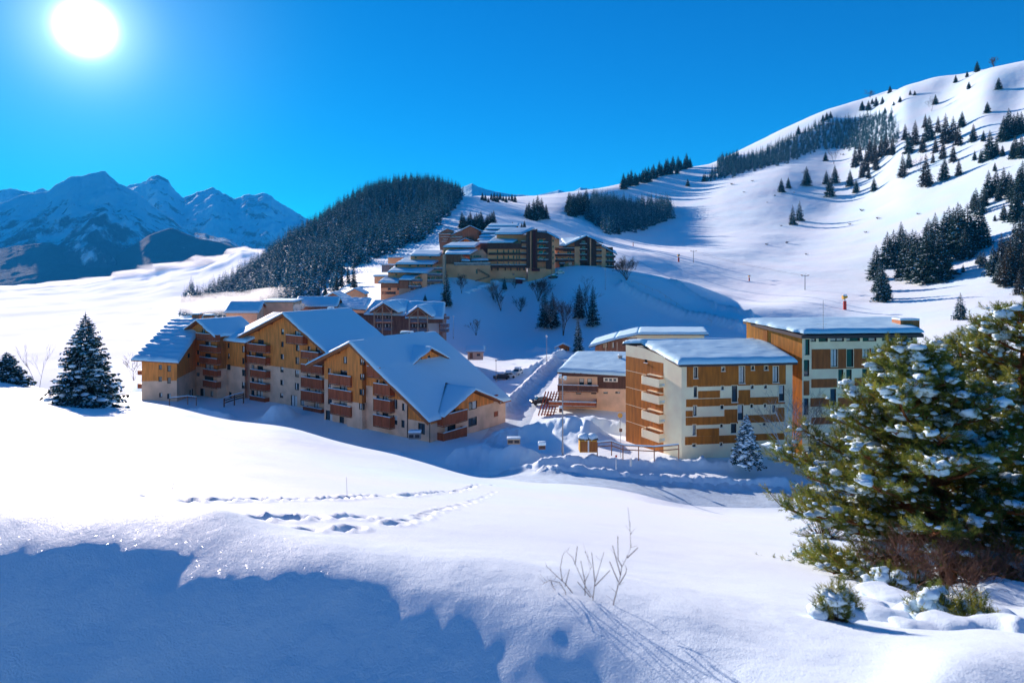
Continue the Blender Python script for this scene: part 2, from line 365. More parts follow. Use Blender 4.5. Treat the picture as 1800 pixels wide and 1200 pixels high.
def height_detail(px, D, z):
    X = (px - CX) / FPX * D; Y = D
    # gentle wind-blown relief everywhere, growing with distance
    z = z + fbm(X / 9, Y / 9, 3, 5) * 0.16 * smoothstep(6, 40, D)
    z = z + fbm(X / 60, Y / 60, 3, 8) * 1.2 * smoothstep(260, 500, D)
    z = z + fbm(X / 2.2, Y / 2.2, 3, 21) * 0.035 * (1 - smoothstep(40, 90, D)) * smoothstep(5, 9, D)
    # near bank: lumps along the crest
    nb = 1 - smoothstep(6.5, 11, D)
    z = z + nb * (fbm(X / 1.5, Y / 1.5, 3, 31) * 0.04 + fbm(X / 0.6, Y / 0.6, 3, 35) * 0.022 + fbm(X / 0.2, Y / 0.2, 2, 33) * 0.005)
    for (cx, cy, r, h) in ((G(362, 5.9) + (0.42, 0.08)), (G(215, 6.9) + (0.35, 0.04)), (G(300, 8.3) + (0.4, -0.06)), (G(601, 8.0) + (0.13, -0.08)), (G(715, 7.4) + (0.13, -0.03)), (G(520, 5.4) + (0.4, 0.035))):
        z = z + h * np.exp(-((X - cx) ** 2 + (Y - cy) ** 2) / (r * r))
    for (cx, cy, r) in PITS:
        k = (np.abs(X - cx) < 3 * r) & (np.abs(Y - cy) < 3 * r)
        if k.any():
            d2 = ((X[k] - cx) ** 2 + (Y[k] - cy) ** 2) / (r * r)
            z[k] += -0.95 * r * np.exp(-d2 * 1.4) * 1.0 + 0.25 * r * np.exp(-((np.sqrt(d2) - 1.35) ** 2) * 6)
    for pts, w, h, rg in BANKS:
        xs = [p[0] for p in pts]; ys = [p[1] for p in pts]
        k = (X > min(xs) - 4 * w) & (X < max(xs) + 4 * w) & (Y > min(ys) - 4 * w) & (Y < max(ys) + 4 * w)
        if k.any():
            xx = X[k]; yy = Y[k]; d, par = seg_dist(xx, yy, pts)
            n = fbm(xx / (w * .9), yy / (w * .9), 4, 77); n2 = fbm(xx / 0.7, yy / 0.7, 3, 78)
            z[k] += np.exp(-(d / (w * (1 + .25 * n))) ** 2 * 1.3) * (h * (1 + rg * n) + 0.25 * rg * h * n2)
    return z
NX, NY = 860, 760
cols = np.concatenate([np.linspace(-520, -30, 70, endpoint=False), np.linspace(-30, 1830, 720, endpoint=False), np.linspace(1830, 2400, 70)])
rows = np.exp(np.concatenate([np.linspace(math.log(1.6), math.log(70), 330, endpoint=False), np.linspace(math.log(70), math.log(330), 270, endpoint=False), np.linspace(math.log(330), math.log(1500), 160)]))
PXG, DG = np.meshgrid(cols, rows); ROWPX = base_row(PXG, DG)
# the skyline is set exactly, easing in with distance
_rp = [(-520,None),(330,None),(345,530),(400,503),(450,473),(500,433),(550,402),(600,368),(650,340),(700,327),(740,325),(780,333),(805,345),(850,345),(900,346),(950,344),(1000,338),(1050,331),(1100,322),(1180,301),(1250,288),(1300,264),(1380,224),(1450,194),(1500,178),(1560,161),(1640,136),(1700,129),(1750,118),(1800,107),(1830,100)]
_rp = [q for q in _rp if q[1]]
_want = np.interp(cols, [q[0] for q in _rp], [q[1] for q in _rp]); _ker = np.exp(-np.linspace(-2.2, 2.2, 41) ** 2); _ker /= _ker.sum()
_sm = lambda a: np.convolve(np.pad(a, 20, mode='edge'), _ker, 'valid')
for _it in range(5):
    _f = np.where(DG > 420, ROWPX, 1e9); _arg = _sm(_sm(rows[_f.argmin(0)])); _del = _sm(_want - _f.min(0)) * smoothstep(300, 345, cols) * (1 - smoothstep(1830, 2300, cols))
    ROWPX = ROWPX + _del[None, :] * smoothstep(0.5, 0.95, DG / _arg[None, :])
ZG = (HY - ROWPX) / FPX * DG
ZG = height_detail(PXG, DG, ZG)
XG = (PXG - CX) / FPX * DG
def ground_z(px, D):
    """height of the sheet at a column and depth"""
    j = np.interp(px, cols, np.arange(len(cols))); i = np.interp(math.log(D), np.log(rows), np.arange(len(rows)))
    j0 = int(min(j, len(cols) - 2)); i0 = int(min(i, len(rows) - 2)); fj = j - j0; fi = i - i0
    a = ZG[i0:i0 + 2, j0:j0 + 2]
    return float((a[0, 0] * (1 - fj) + a[0, 1] * fj) * (1 - fi) + (a[1, 0] * (1 - fj) + a[1, 1] * fj) * fi)
def ground_at(px, py, lo=10, hi=1200):
    """first point of the sheet, going away from the camera, seen at that pixel"""
    Ds = rows[(rows >= lo) & (rows <= hi)]; j = int(round(np.interp(px, cols, np.arange(len(cols)))))
    col = ZG[(rows >= lo) & (rows <= hi), j]; y = HY - col / Ds * FPX
    k = np.nonzero(y <= py)[0]
    i = k[0] if len(k) else int(np.argmin(np.abs(y - py)))
    return Vector(((px - CX) / FPX * Ds[i], Ds[i], col[i]))
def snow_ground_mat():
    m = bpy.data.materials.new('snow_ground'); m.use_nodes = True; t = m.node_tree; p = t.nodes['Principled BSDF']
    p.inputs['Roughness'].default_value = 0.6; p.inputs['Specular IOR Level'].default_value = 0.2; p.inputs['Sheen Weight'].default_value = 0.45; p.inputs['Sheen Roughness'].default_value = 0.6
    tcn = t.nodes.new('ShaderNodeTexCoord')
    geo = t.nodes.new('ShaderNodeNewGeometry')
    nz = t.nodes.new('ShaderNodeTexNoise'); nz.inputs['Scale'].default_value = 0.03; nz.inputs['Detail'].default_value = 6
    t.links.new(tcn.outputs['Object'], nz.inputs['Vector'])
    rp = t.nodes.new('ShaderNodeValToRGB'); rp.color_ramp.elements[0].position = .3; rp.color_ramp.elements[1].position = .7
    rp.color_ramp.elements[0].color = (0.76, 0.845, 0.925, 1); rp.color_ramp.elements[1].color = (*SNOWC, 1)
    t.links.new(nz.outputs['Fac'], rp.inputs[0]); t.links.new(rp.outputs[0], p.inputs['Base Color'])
    hs = []
    for sc, dist in ((90.0, 0.008), (14.0, 0.009), (1.1, 0.035), (0.18, 0.20)):
        n = t.nodes.new('ShaderNodeTexNoise'); n.inputs['Scale'].default_value = sc; n.inputs['Detail'].default_value = 3
        t.links.new(tcn.outputs['Object'], n.inputs['Vector'])
        mu = t.nodes.new('ShaderNodeMath'); mu.operation = 'MULTIPLY'; mu.inputs[1].default_value = dist
        t.links.new(n.outputs['Fac'], mu.inputs[0]); hs.append(mu.outputs[0])
    s = hs[0]
    for h in hs[1:]:
        ad = t.nodes.new('ShaderNodeMath'); ad.operation = 'ADD'; t.links.new(s, ad.inputs[0]); t.links.new(h, ad.inputs[1]); s = ad.outputs[0]
    b = t.nodes.new('ShaderNodeBump'); b.inputs['Strength'].default_value = 1; b.inputs['Distance'].default_value = 1
    t.links.new(s, b.inputs['Height']); t.links.new(b.outputs[0], p.inputs['Normal'])
    # scattered glints of ice crystals: a few tiny facets are smooth
    vo = t.nodes.new('ShaderNodeTexVoronoi'); vo.inputs['Scale'].default_value = 90
    t.links.new(tcn.outputs['Object'], vo.inputs['Vector'])
    sp = t.nodes.new('ShaderNodeSeparateColor'); t.links.new(vo.outputs['Color'], sp.inputs[0])
    lt = t.nodes.new('ShaderNodeMath'); lt.operation = 'LESS_THAN'; lt.inputs[1].default_value = 0.02; t.links.new(sp.outputs[0], lt.inputs[0])
    mr = t.nodes.new('ShaderNodeMapRange'); mr.inputs['To Min'].default_value = 0.6; mr.inputs['To Max'].default_value = 0.22
    t.links.new(lt.outputs[0], mr.inputs['Value']); t.links.new(mr.outputs[0], p.inputs['Roughness'])
    return m
MT['snow_ground'] = snow_ground_mat()
idx = np.arange(len(rows) * len(cols)).reshape(len(rows), len(cols))
F = np.stack([idx[:-1, :-1], idx[:-1, 1:], idx[1:, 1:], idx[1:, :-1]], -1).reshape(-1, 4)
V = np.stack([XG, DG, ZG], -1).reshape(-1, 3)
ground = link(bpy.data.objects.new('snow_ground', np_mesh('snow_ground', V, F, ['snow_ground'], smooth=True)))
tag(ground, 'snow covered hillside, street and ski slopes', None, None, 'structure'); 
# the hillside goes on under and behind the camera
bx = [XG[0, 0] * 1.0 - 60] + list(XG[0, ::20]) + [XG[0, -1] + 60]
bz = [ZG[0, 0]] + list(ZG[0, ::20]) + [ZG[0, -1]]
ys = [1.6, 0, -3, -10, -40]
Vb = np.array([(x if 1 <= i < len(bx) - 1 else x, y + (0 if y < 1.6 or 1 <= i < len(bx) - 1 else 0), z - 0.004 + (0 if y >= 1.6 else 0.18 * (1.6 - y))) for y in ys for i, (x, z) in enumerate(zip(bx, bz))])
nb_ = len(bx); ib = np.arange(len(ys) * nb_).reshape(len(ys), nb_)
Fb = np.stack([ib[1:, :-1], ib[1:, 1:], ib[:-1, 1:], ib[:-1, :-1]], -1).reshape(-1, 4)
tag(link(bpy.data.objects.new('snow_ground_behind', np_mesh('snow_ground_behind', Vb, Fb, ['snow_ground'], smooth=True))), 'snow slope behind the viewpoint', None, None, 'structure')

# ================================================================== FAR MOUNTAINS
def mountain_mat(name, snowlo, snowhi, rock=(0.06, 0.07, 0.085), sn=SNOWC, scale=0.004, thresh=0.5):
    m = bpy.data.materials.new(name); m.use_nodes = True; t = m.node_tree; p = t.nodes['Principled BSDF']
    p.inputs['Roughness'].default_value = 0.9; p.inputs['Specular IOR Level'].default_value = 0.05
    tcn = t.nodes.new('ShaderNodeTexCoord'); geo = t.nodes.new('ShaderNodeNewGeometry')
    mp = t.nodes.new('ShaderNodeMapping'); mp.inputs['Scale'].default_value = (1, 1, 0.45); t.links.new(tcn.outputs['Object'], mp.inputs[0])
    n = t.nodes.new('ShaderNodeTexNoise'); n.inputs['Scale'].default_value = scale; n.inputs['Detail'].default_value = 12; n.inputs['Roughness'].default_value = 0.68
    t.links.new(mp.outputs[0], n.inputs['Vector'])
    sx = t.nodes.new('ShaderNodeSeparateXYZ'); t.links.new(tcn.outputs['Object'], sx.inputs[0])
    mr = t.nodes.new('ShaderNodeMapRange'); mr.inputs['From Min'].default_value = snowlo; mr.inputs['From Max'].default_value = snowhi
    mr.inputs['To Min'].default_value = -0.16; mr.inputs['To Max'].default_value = 0.14; t.links.new(sx.outputs[2], mr.inputs['Value'])
    ad = t.nodes.new('ShaderNodeMath'); t.links.new(n.outputs['Fac'], ad.inputs[0]); t.links.new(mr.outputs[0], ad.inputs[1])
    rp = t.nodes.new('ShaderNodeValToRGB'); rp.color_ramp.elements[0].position = thresh - 0.05; rp.color_ramp.elements[1].position = thresh + 0.04
    rp.color_ramp.elements[0].color = (*rock, 1); rp.color_ramp.elements[1].color = (*sn, 1)
    t.links.new(ad.outputs[0], rp.inputs[0]); t.links.new(rp.outputs[0], p.inputs['Base Color'])
    b = t.nodes.new('ShaderNodeBump'); b.inputs['Distance'].default_value = 110; b.inputs['Strength'].default_value = 1.0
    t.links.new(n.outputs['Fac'], b.inputs['Height']); t.links.new(b.outputs[0], p.inputs['Normal'])
    return m
def mountain(name, label, prof, D, depth, base_row_px, m, x0, x1, seed, rough=0.16, nx=320, ny=90, cell=900.0, jag=5.0):
    """a range: crest line prof (photo px) at distance D, falling towards the viewer over `depth` metres and away behind"""
    xs = np.linspace(x0, x1, nx); crest = np.interp(xs, [p[0] for p in prof], [p[1] for p in prof])
    X1 = (xs - CX) / FPX * D
    crest = crest + fbm(X1 / 260, X1 * 0 + seed, 5, seed, gain=0.6) * jag
    zc = (HY - crest) / FPX * D; zb = (HY - base_row_px) / FPX * (D - depth)
    ts = np.concatenate([np.linspace(-1, 0, ny), np.linspace(0.05, 1, 14)])
    T, Xn = np.meshgrid(ts, np.arange(nx), indexing='ij')
    Dg = D + T * depth
    Xg = (xs[None, :] - CX) / FPX * Dg
    s = np.clip(1 - np.abs(T), 0, 1)
    prof_s = s ** 1.15
    z = zb + (zc[None, :] - zb) * prof_s
    amp = (zc - zb)[None, :] * rough * (1 - s) ** 0.5 * np.clip(s * 6, 0, 1) * np.clip((1 - s) * 9, 0, 1)
    z = z + amp * (fbm(Xg / cell, Dg / cell * 0.6, 6, seed + 5, gain=0.55, ridged=True) - 0.1) * 1.5
    idm = np.arange(T.size).reshape(T.shape)
    Fm = np.stack([idm[:-1, :-1], idm[:-1, 1:], idm[1:, 1:], idm[1:, :-1]], -1).reshape(-1, 4)
    o = link(bpy.data.objects.new(name, np_mesh(name, np.stack([Xg, Dg, z], -1).reshape(-1, 3), Fm, [m], smooth=True)))
    return tag(o, label, None, None, 'structure')
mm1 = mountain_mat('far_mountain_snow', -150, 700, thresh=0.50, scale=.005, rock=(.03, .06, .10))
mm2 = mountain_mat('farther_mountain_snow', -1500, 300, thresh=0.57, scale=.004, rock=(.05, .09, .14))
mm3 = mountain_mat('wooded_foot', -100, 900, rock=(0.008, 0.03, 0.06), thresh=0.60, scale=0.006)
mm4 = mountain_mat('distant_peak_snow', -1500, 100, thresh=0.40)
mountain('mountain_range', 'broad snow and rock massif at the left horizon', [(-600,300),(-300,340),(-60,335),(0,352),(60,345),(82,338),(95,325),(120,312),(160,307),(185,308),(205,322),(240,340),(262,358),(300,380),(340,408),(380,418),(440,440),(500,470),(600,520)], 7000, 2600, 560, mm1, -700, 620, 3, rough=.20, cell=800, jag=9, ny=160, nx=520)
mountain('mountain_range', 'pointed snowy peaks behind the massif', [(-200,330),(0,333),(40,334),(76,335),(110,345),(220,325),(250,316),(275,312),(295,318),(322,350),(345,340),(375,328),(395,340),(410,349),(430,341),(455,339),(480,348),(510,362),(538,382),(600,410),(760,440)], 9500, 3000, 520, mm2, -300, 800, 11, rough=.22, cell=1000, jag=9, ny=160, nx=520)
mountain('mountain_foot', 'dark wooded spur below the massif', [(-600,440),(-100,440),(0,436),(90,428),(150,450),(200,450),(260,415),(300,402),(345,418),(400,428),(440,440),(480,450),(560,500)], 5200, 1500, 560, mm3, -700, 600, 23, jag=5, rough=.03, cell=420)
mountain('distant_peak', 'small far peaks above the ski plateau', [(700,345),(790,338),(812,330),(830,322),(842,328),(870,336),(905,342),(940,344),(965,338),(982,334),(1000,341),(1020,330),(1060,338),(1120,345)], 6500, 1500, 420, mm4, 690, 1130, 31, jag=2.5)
# the valley floor under the fog, out to the horizon
vf = MB(); vf.add([(-30000, 1200, -420), (30000, 1200, -420), (30000, 30000, -420), (-30000, 30000, -420)], [(0, 1, 2, 3)])
tag(vf.build('valley_floor', ['snow']), 'snowy valley floor below the fog', None, None, 'structure')
# sea of fog: a billowing sheet of cloud filling the valley on the left
def fog_sea():
    xs = np.linspace(-600, 545, 420); Ds = np.exp(np.linspace(math.log(330), math.log(4600), 260))
    Xp, Dd = np.meshgrid(xs, Ds); X = (Xp - CX) / FPX * Dd
    z = -118 + 0 * X
    far = smoothstep(1500, 3400, Dd)
    # far edge rises to the right where the cloud laps against the wooded hill
    edge = np.interp(Xp, [-600, 0, 150, 200, 260, 300, 350, 395, 425, 470, 545], [506, 504, 497, 488, 480, 466, 463, 452, 440, 446, 470])
    zedge = (HY - edge) / FPX * 3600
    z = z + (zedge + 118) * smoothstep(1500, 3500, Dd)
    near = 1 - smoothstep(420, 800, Dd)
    z = z + smoothstep(330, 520, Xp) * 62 * (1 - smoothstep(700, 1300, Dd)) - 25 * near * (1 - smoothstep(250, 400, Xp))
    z = z + (1 - 0.6 * far) * fbm(X / 160, Dd / 260, 4, 41, gain=0.45) * 6 + far * fbm(X / 300, Dd / 500, 5, 44, gain=0.6) * 30
    z = z - 300 * smoothstep(3700, 4600, Dd)
    idm = np.arange(z.size).reshape(z.shape)
    Fm = np.stack([idm[:-1, :-1], idm[:-1, 1:], idm[1:, 1:], idm[1:, :-1]], -1).reshape(-1, 4)
    m = mat('fog', (0.97, 0.985, 1.0), 1.0, 0.0); m.node_tree.nodes['Principled BSDF'].inputs['Sheen Weight'].default_value = 1.0; m.node_tree.nodes['Principled BSDF'].inputs['Sheen Roughness'].default_value = 0.7
    o = link(bpy.data.objects.new('valley_fog', np_mesh('valley_fog', np.stack([X, Dd, z], -1).reshape(-1, 3), Fm, [m], smooth=True)))
    tag(o, 'bright sea of fog filling the valley at the left', 'fog', None, 'stuff')
fog_sea()
# ================================================================== BUILDING TOOLS
def zc(scale, ox, oy):
    """turn coordinates measured on an enlargement into photo pixels"""
    def f(*r): return tuple((ox if i % 2 == 0 else oy) + v / scale for i, v in enumerate(r))
    return f
Z1 = zc(5.285, 220, 500); Z2 = zc(4.737, 520, 560); Z3 = zc(6.0, 860, 540); Z4 = zc(4.286, 1080, 540); Z5 = zc(5.0, 1290, 540)
ZU = zc(9.6, 840, 385); ZV = zc(10.907, 950, 395); ZG_ = zc(6.923, 540, 500); ZL = zc(7.826, 640, 440); ZM = zc(13.33, 750, 380)
def col(px, D): return Vector(((px - CX) / FPX * D, D, 0))
class Wall:
    """vertical wall plane from A to B (left and right seen from outside), outward normal n"""
    def __init__(s, A, B, inside=None):
        s.A = Vector((A[0], A[1], 0)); s.B = Vector((B[0], B[1], 0)); s.L = (s.B - s.A).length; s.d = (s.B - s.A) / s.L
        s.n = Vector((s.d.y, -s.d.x, 0))
        if inside is not None and s.n.dot(Vector(inside) - s.A) > 0: s.n = -s.n
    def off(s, o): return Wall(s.A + s.n * o, s.B + s.n * o)
    def hit(s, px, py):
        a = (px - CX) / FPX; t = (a * s.A.y - s.A.x) / (s.d.x - a * s.d.y); D = s.A.y + t * s.d.y
        return t, (HY - py) / FPX * D
    def pt(s, t, z, o=0): p = s.A + s.d * t + s.n * o; return Vector((p.x, p.y, z))
    def rect(s, r):
        x0, y0, x1, y1 = r; t0, _ = s.hit(x0, y0); t1, _ = s.hit(x1, y0); xm = (x0 + x1) / 2
        return t0, s.hit(xm, y1)[1], t1, s.hit(xm, y0)[1]
PARTNAME = {'plaster': 'wall', 'cream': 'wall', 'larch': 'cladding', 'larch_dark': 'cladding', 'panel': 'panel', 'panel_red': 'panel', 'orange': 'cladding',
            'tan': 'wall', 'darkwood': 'cladding', 'greywood': 'cladding', 'greytan': 'wall', 'brownwood': 'cladding', 'stone': 'wall', 'bluegrey': 'cladding'}
def build_wall(W, parent, z0, top, mats, holes=(), extra_z=(), extra_t=(), t0=0.0, t1=None):
    """top: list of (t, z); mats: function(t, z) -> material name; holes: (t0, z0, t1, z1)"""
    t1 = W.L if t1 is None else t1
    if isinstance(top, (int, float)): top = [(t0, top), (t1, top)]
    tt = [p[0] for p in top]; zz = [p[1] for p in top]
    ts = sorted({round(v, 3) for v in [t0, t1] + [x for x in tt if t0 <= x <= t1] + [h[i] for h in holes for i in (0, 2)] + list(extra_t) if t0 <= v <= t1})
    zs = sorted({round(v, 3) for v in [z0, max(zz)] + [h[i] for h in holes for i in (1, 3)] + list(extra_z) if z0 <= v <= max(zz)})
    mbs = {}
    for a, b in zip(ts[:-1], ts[1:]):
        za, zb_ = float(np.interp(a, tt, zz)), float(np.interp(b, tt, zz))
        for c, d in zip(zs[:-1], zs[1:]):
            tm, zm = (a + b) / 2, (c + d) / 2
            if any(h[0] < tm < h[2] and h[1] < zm < h[3] for h in holes): continue
            poly = [(a, c), (b, c), (b, d), (a, d)]; o = []
            f = lambda q: (za + (zb_ - za) * (q[0] - a) / (b - a)) - q[1]
            for i in range(4):
                p, q = poly[i], poly[(i + 1) % 4]; fp, fq = f(p), f(q)
                if fp >= 0: o.append(p)
                if (fp > 0) != (fq > 0) and fp != fq:
                    k = fp / (fp - fq); o.append((p[0] + (q[0] - p[0]) * k, p[1] + (q[1] - p[1]) * k))
            if len(o) >= 3:
                m = mats(tm, zm) if callable(mats) else mats
                mb = mbs.setdefault(m, MB()); P_ = [W.pt(t, z) for t, z in o]
                mb.add(P_, [tuple(range(len(P_)))])
    for m, mb in mbs.items(): mb.build(PARTNAME.get(m, 'wall'), m, parent)
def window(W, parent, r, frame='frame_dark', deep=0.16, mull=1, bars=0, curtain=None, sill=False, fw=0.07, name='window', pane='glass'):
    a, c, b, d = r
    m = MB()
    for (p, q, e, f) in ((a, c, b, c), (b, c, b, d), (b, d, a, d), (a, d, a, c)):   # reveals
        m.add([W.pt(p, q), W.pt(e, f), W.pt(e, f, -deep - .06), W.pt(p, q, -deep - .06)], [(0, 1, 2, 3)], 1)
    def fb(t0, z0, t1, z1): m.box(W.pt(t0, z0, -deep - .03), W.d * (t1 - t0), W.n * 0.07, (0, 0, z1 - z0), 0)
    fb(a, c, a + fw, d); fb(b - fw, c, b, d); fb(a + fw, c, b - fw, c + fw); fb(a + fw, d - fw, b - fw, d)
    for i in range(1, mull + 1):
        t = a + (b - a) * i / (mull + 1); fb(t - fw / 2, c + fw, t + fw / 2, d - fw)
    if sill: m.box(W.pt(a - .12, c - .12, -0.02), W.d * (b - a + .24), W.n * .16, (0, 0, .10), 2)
    o = m.build(name, [frame, 'reveal_shade' if frame == 'frame_dark' else 'white', 'white'], parent)
    g = MB(); g.add([W.pt(a, c, -deep - .02), W.pt(b, c, -deep - .02), W.pt(b, d, -deep - .02), W.pt(a, d, -deep - .02)], [(0, 1, 2, 3)])
    if curtain:
        for (u0, u1, v0, v1) in curtain:
            g.add([W.pt(a + (b - a) * u, c + (d - c) * v, -deep - .012) for u, v in ((u0, v0), (u1, v0), (u1, v1), (u0, v1))], [(0, 1, 2, 3)], 1)
    g.build('pane', [pane, 'curtain'], o)
    return o
def balcony(W, parent, r, proj=1.25, m='rail', snow=True, name='balcony', gap=0.18, sides=True):
    """r: photo-pixel box of the front panel, which stands proj metres out from the wall"""
    Wf = W.off(proj); a, c, b, d = Wf.rect(r); mb = MB(); th = 0.06
    mb.box(W.pt(a, c - .10, 0.0), W.d * (b - a), W.n * proj, (0, 0, .14), 1)
    mb.box(W.pt(a, c + .04 + gap * .4, proj - th), W.d * (b - a), W.n * th, (0, 0, d - c - .1), 0)
    if sides:
        for t in (a, b - th): mb.box(W.pt(t, c + .04 + gap * .4, 0.0), W.d * th, W.n * (proj - th), (0, 0, d - c - .1), 0)
    for t in (a + .02, (a + b) / 2, b - .12): mb.box(W.pt(t, c, proj), W.d * .10, W.n * .05, (0, 0, d - c + .02), 1)
    mb.box(W.pt(a - .03, d, proj - .14), W.d * (b - a + .06), W.n * .22, (0, 0, .07), 1)
    o = mb.build(name, [m, 'fascia'], parent)
    if snow:
        s = MB(); s.box(W.pt(a, d + .07, proj - .13), W.d * (b - a), W.n * .2, (0, 0, .13)); s.build('snow', 'snow', o, bevel=.05)
        s = MB(); s.box(W.pt(a + .1, c + .045, .05), W.d * (b - a - .2), W.n * (proj - .2), (0, 0, .18)); s.build('snow', 'snow', o)
    return o
def snow_quad(p00, p10, p11, p01, th, parent, seed=0, r=0.5, ribs=None, name='snow', nmax=46, rag=0.12, sag=0.0, edges='lrbt'):
    """a blanket of snow with a rounded, slightly ragged edge lying on a quad (u: p00->p10, v: p00->p01)"""
    q = [np.array(p, float) for p in (p00, p10, p11, p01)]
    Lu = np.linalg.norm(q[1] - q[0]); Lv = np.linalg.norm(q[3] - q[0])
    def axis(L):
        n = int(min(nmax, max(6, L / 0.45))); e = np.array([0, .12, .35, .7, 1.0]) * min(r, L / 3)
        return np.unique(np.concatenate([e / L, np.linspace(min(r, L / 3) / L, 1 - min(r, L / 3) / L, n), 1 - e / L]))
    u = axis(Lu); v = axis(Lv); U, Vv = np.meshgrid(u, v)
    B = (1 - U)[..., None] * (1 - Vv)[..., None] * q[0] + U[..., None] * (1 - Vv)[..., None] * q[1] + U[..., None] * Vv[..., None] * q[2] + (1 - U)[..., None] * Vv[..., None] * q[3]
    BIG = 99.0; eu = np.minimum(U if 'l' in edges else BIG, (1 - U) if 'r' in edges else BIG) * Lu + 0 * U; ev = np.minimum(Vv if 'b' in edges else BIG, (1 - Vv) if 't' in edges else BIG) * Lv + 0 * U; e = np.clip(np.minimum(eu, ev) / min(r, Lu / 3, Lv / 3), 0, 1)
    h = th * np.sqrt(1 - (1 - e) ** 2)
    n1 = fbm(B[..., 0] / 2.3 + seed, B[..., 1] / 2.3, 3, seed + 50)
    h = h * (1 + 0.14 * n1)
    if ribs: h = h + e * ribs[1] * np.abs(np.sin(math.pi * Vv * ribs[0] + .6 * fbm(B[..., 0] / 3, B[..., 1] / 3, 2, seed))) * (1 + .8 * fbm(B[..., 0] / 1.3, B[..., 1] / 1.3, 2, seed + 2))
    cen = B.mean((0, 1)); out = (B - cen); out[..., 2] = 0; out /= np.linalg.norm(out, axis=-1, keepdims=True) + 1e-6
    edge = (1 - e) * rag * (1 + 1.5 * fbm(B[..., 0] / 1.2, B[..., 1] / 1.2, 3, seed + 9))
    T = B + out * edge[..., None]; T[..., 2] += h - (1 - e) * 0.06 - sag * (1 - e)
    ny, nx = U.shape; idg = np.arange(ny * nx).reshape(ny, nx)
    F_ = np.stack([idg[:-1, :-1], idg[:-1, 1:], idg[1:, 1:], idg[1:, :-1]], -1).reshape(-1, 4)
    if np.cross(q[1] - q[0], q[3] - q[0])[2] < 0: F_ = F_[:, ::-1]
    org = np.array(parent['_org']) if '_org' in parent else np.zeros(3)
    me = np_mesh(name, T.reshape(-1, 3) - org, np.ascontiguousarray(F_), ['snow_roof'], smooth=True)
    return link(bpy.data.objects.new(name, me), parent)
def roof(quads, parent, th=0.28, snow=0.45, m='fascia', seed=0, ribs=None, r=0.5, name='roof', nmax=46):
    mb = MB(); nq = []
    for q in quads:
        q = [Vector(p) for p in q]; mb.prism(q, (0, 0, -th)); nq.append(q)
    o = mb.build(name, m, parent)
    for i, q in enumerate(nq):
        if snow: snow_quad(q[0] + Vector((0, 0, .01)), q[1] + Vector((0, 0, .01)), q[2] + Vector((0, 0, .01)), q[3] + Vector((0, 0, .01)), snow, o, seed + i, ribs=ribs, r=r, nmax=nmax)
    return o
class Frame:
    """building axes: e1 along the front from A, e2 away to the back"""
    def __init__(s, A, B, perp=None):
        s.A = Vector((A[0], A[1], 0)); s.L = (Vector((B[0], B[1], 0)) - s.A).length; s.e1 = (Vector((B[0], B[1], 0)) - s.A) / s.L
        s.e2 = Vector((-s.e1.y, s.e1.x, 0)) if perp is None else Vector(perp).normalized()
    def p(s, a, b, z=0): q = s.A + s.e1 * a + s.e2 * b; return Vector((q.x, q.y, z))
def ray_plane(px, py, p0, n):
    d = Vector(((px - CX) / FPX, 1, (HY - py) / FPX)); return d * (p0.dot(n) / d.dot(n))
def chimney(parent, c, size, h, m='stone', snow=True):
    mb = MB(); mb.box((c[0] - size / 2, c[1] - size / 2, c[2]), (size, 0, 0), (0, size, 0), (0, 0, h)); mb.box((c[0] - size * .62, c[1] - size * .62, c[2] + h), (size * 1.24, 0, 0), (0, size * 1.24, 0), (0, 0, .1), 1)
    o = mb.build('chimney', [m, 'edge'], parent)
    if snow: s = MB(); s.box((c[0] - size * .55, c[1] - size * .55, c[2] + h + .1), (size * 1.1, 0, 0), (0, size * 1.1, 0), (0, 0, .35)); s.build('snow', 'snow', o, bevel=.12)
CUR = [None, [(0, .32, 0, 1)], [(0.05, .45, 0, 1), (.55, .95, 0, 1)], [(0, 1, .45, 1)], None, [(.5, 1, 0, 1)]]
wr = random.Random(3)
def put_windows(W, parent, rects, Z, deep=.16, **kw):
    hs = []
    for r in rects:
        h = W.rect(Z(*r)); hs.append(h)
        wide = h[2] - h[0] > 1.05
        window(W, parent, h, deep=deep, mull=kw.get('mull', 1 if wide else 0), curtain=wr.choice(CUR), frame=kw.get('frame', 'frame_dark'), sill=kw.get('sill', False), name=kw.get('name', 'window'))
    return hs
def bld(name, label, cat='building', group=None): return thing(name, label, cat, (0, 0, 0), group)

# ================================================================== FRONT CHALET APARTMENTS (gable nearest the street)
GZ = -29.6
A1 = bld('chalet_apartment_building', 'beige and wood chalet block nearest the street, long snowy roof with a small dormer', 'apartment building')
f = Frame((-35.2, 128), (-13.35, 112)); DEEP = 20.5
rs, rz_, sl, sr = 8.8, -14.1, 0.41, 0.60
def a1top(t): return rz_ - sl * (rs - t) if t < rs else rz_ - sr * (t - rs)
W = Wall(f.p(0, 0), f.p(f.L, 0))
wins = [(397,315,432,375),(268,412,290,456),(372,430,432,502),(268,535,290,577),(368,560,432,622),(268,660,300,712),(365,685,428,745),(250,765,305,868),(365,815,402,880),
        (672,505,697,545),(727,505,770,590),(672,640,697,680),(725,650,770,730),(672,760,697,795),(722,782,770,865),(797,540,820,600),(815,672,845,750),(885,705,908,765),(810,805,845,880),(880,845,905,905),(1020,870,1075,960)]
hs = put_windows(W, A1, wins, Z2)
ta, tb = W.hit(*Z2(460, 500))[0], W.hit(*Z2(640, 500))[0]; tcut = W.hit(*Z2(930, 700))[0]
def a1m(t, z):
    lim = -21.3 if t < tb else (-22.9 if t < tcut else -25.9)
    return 'larch' if z > lim else 'plaster'
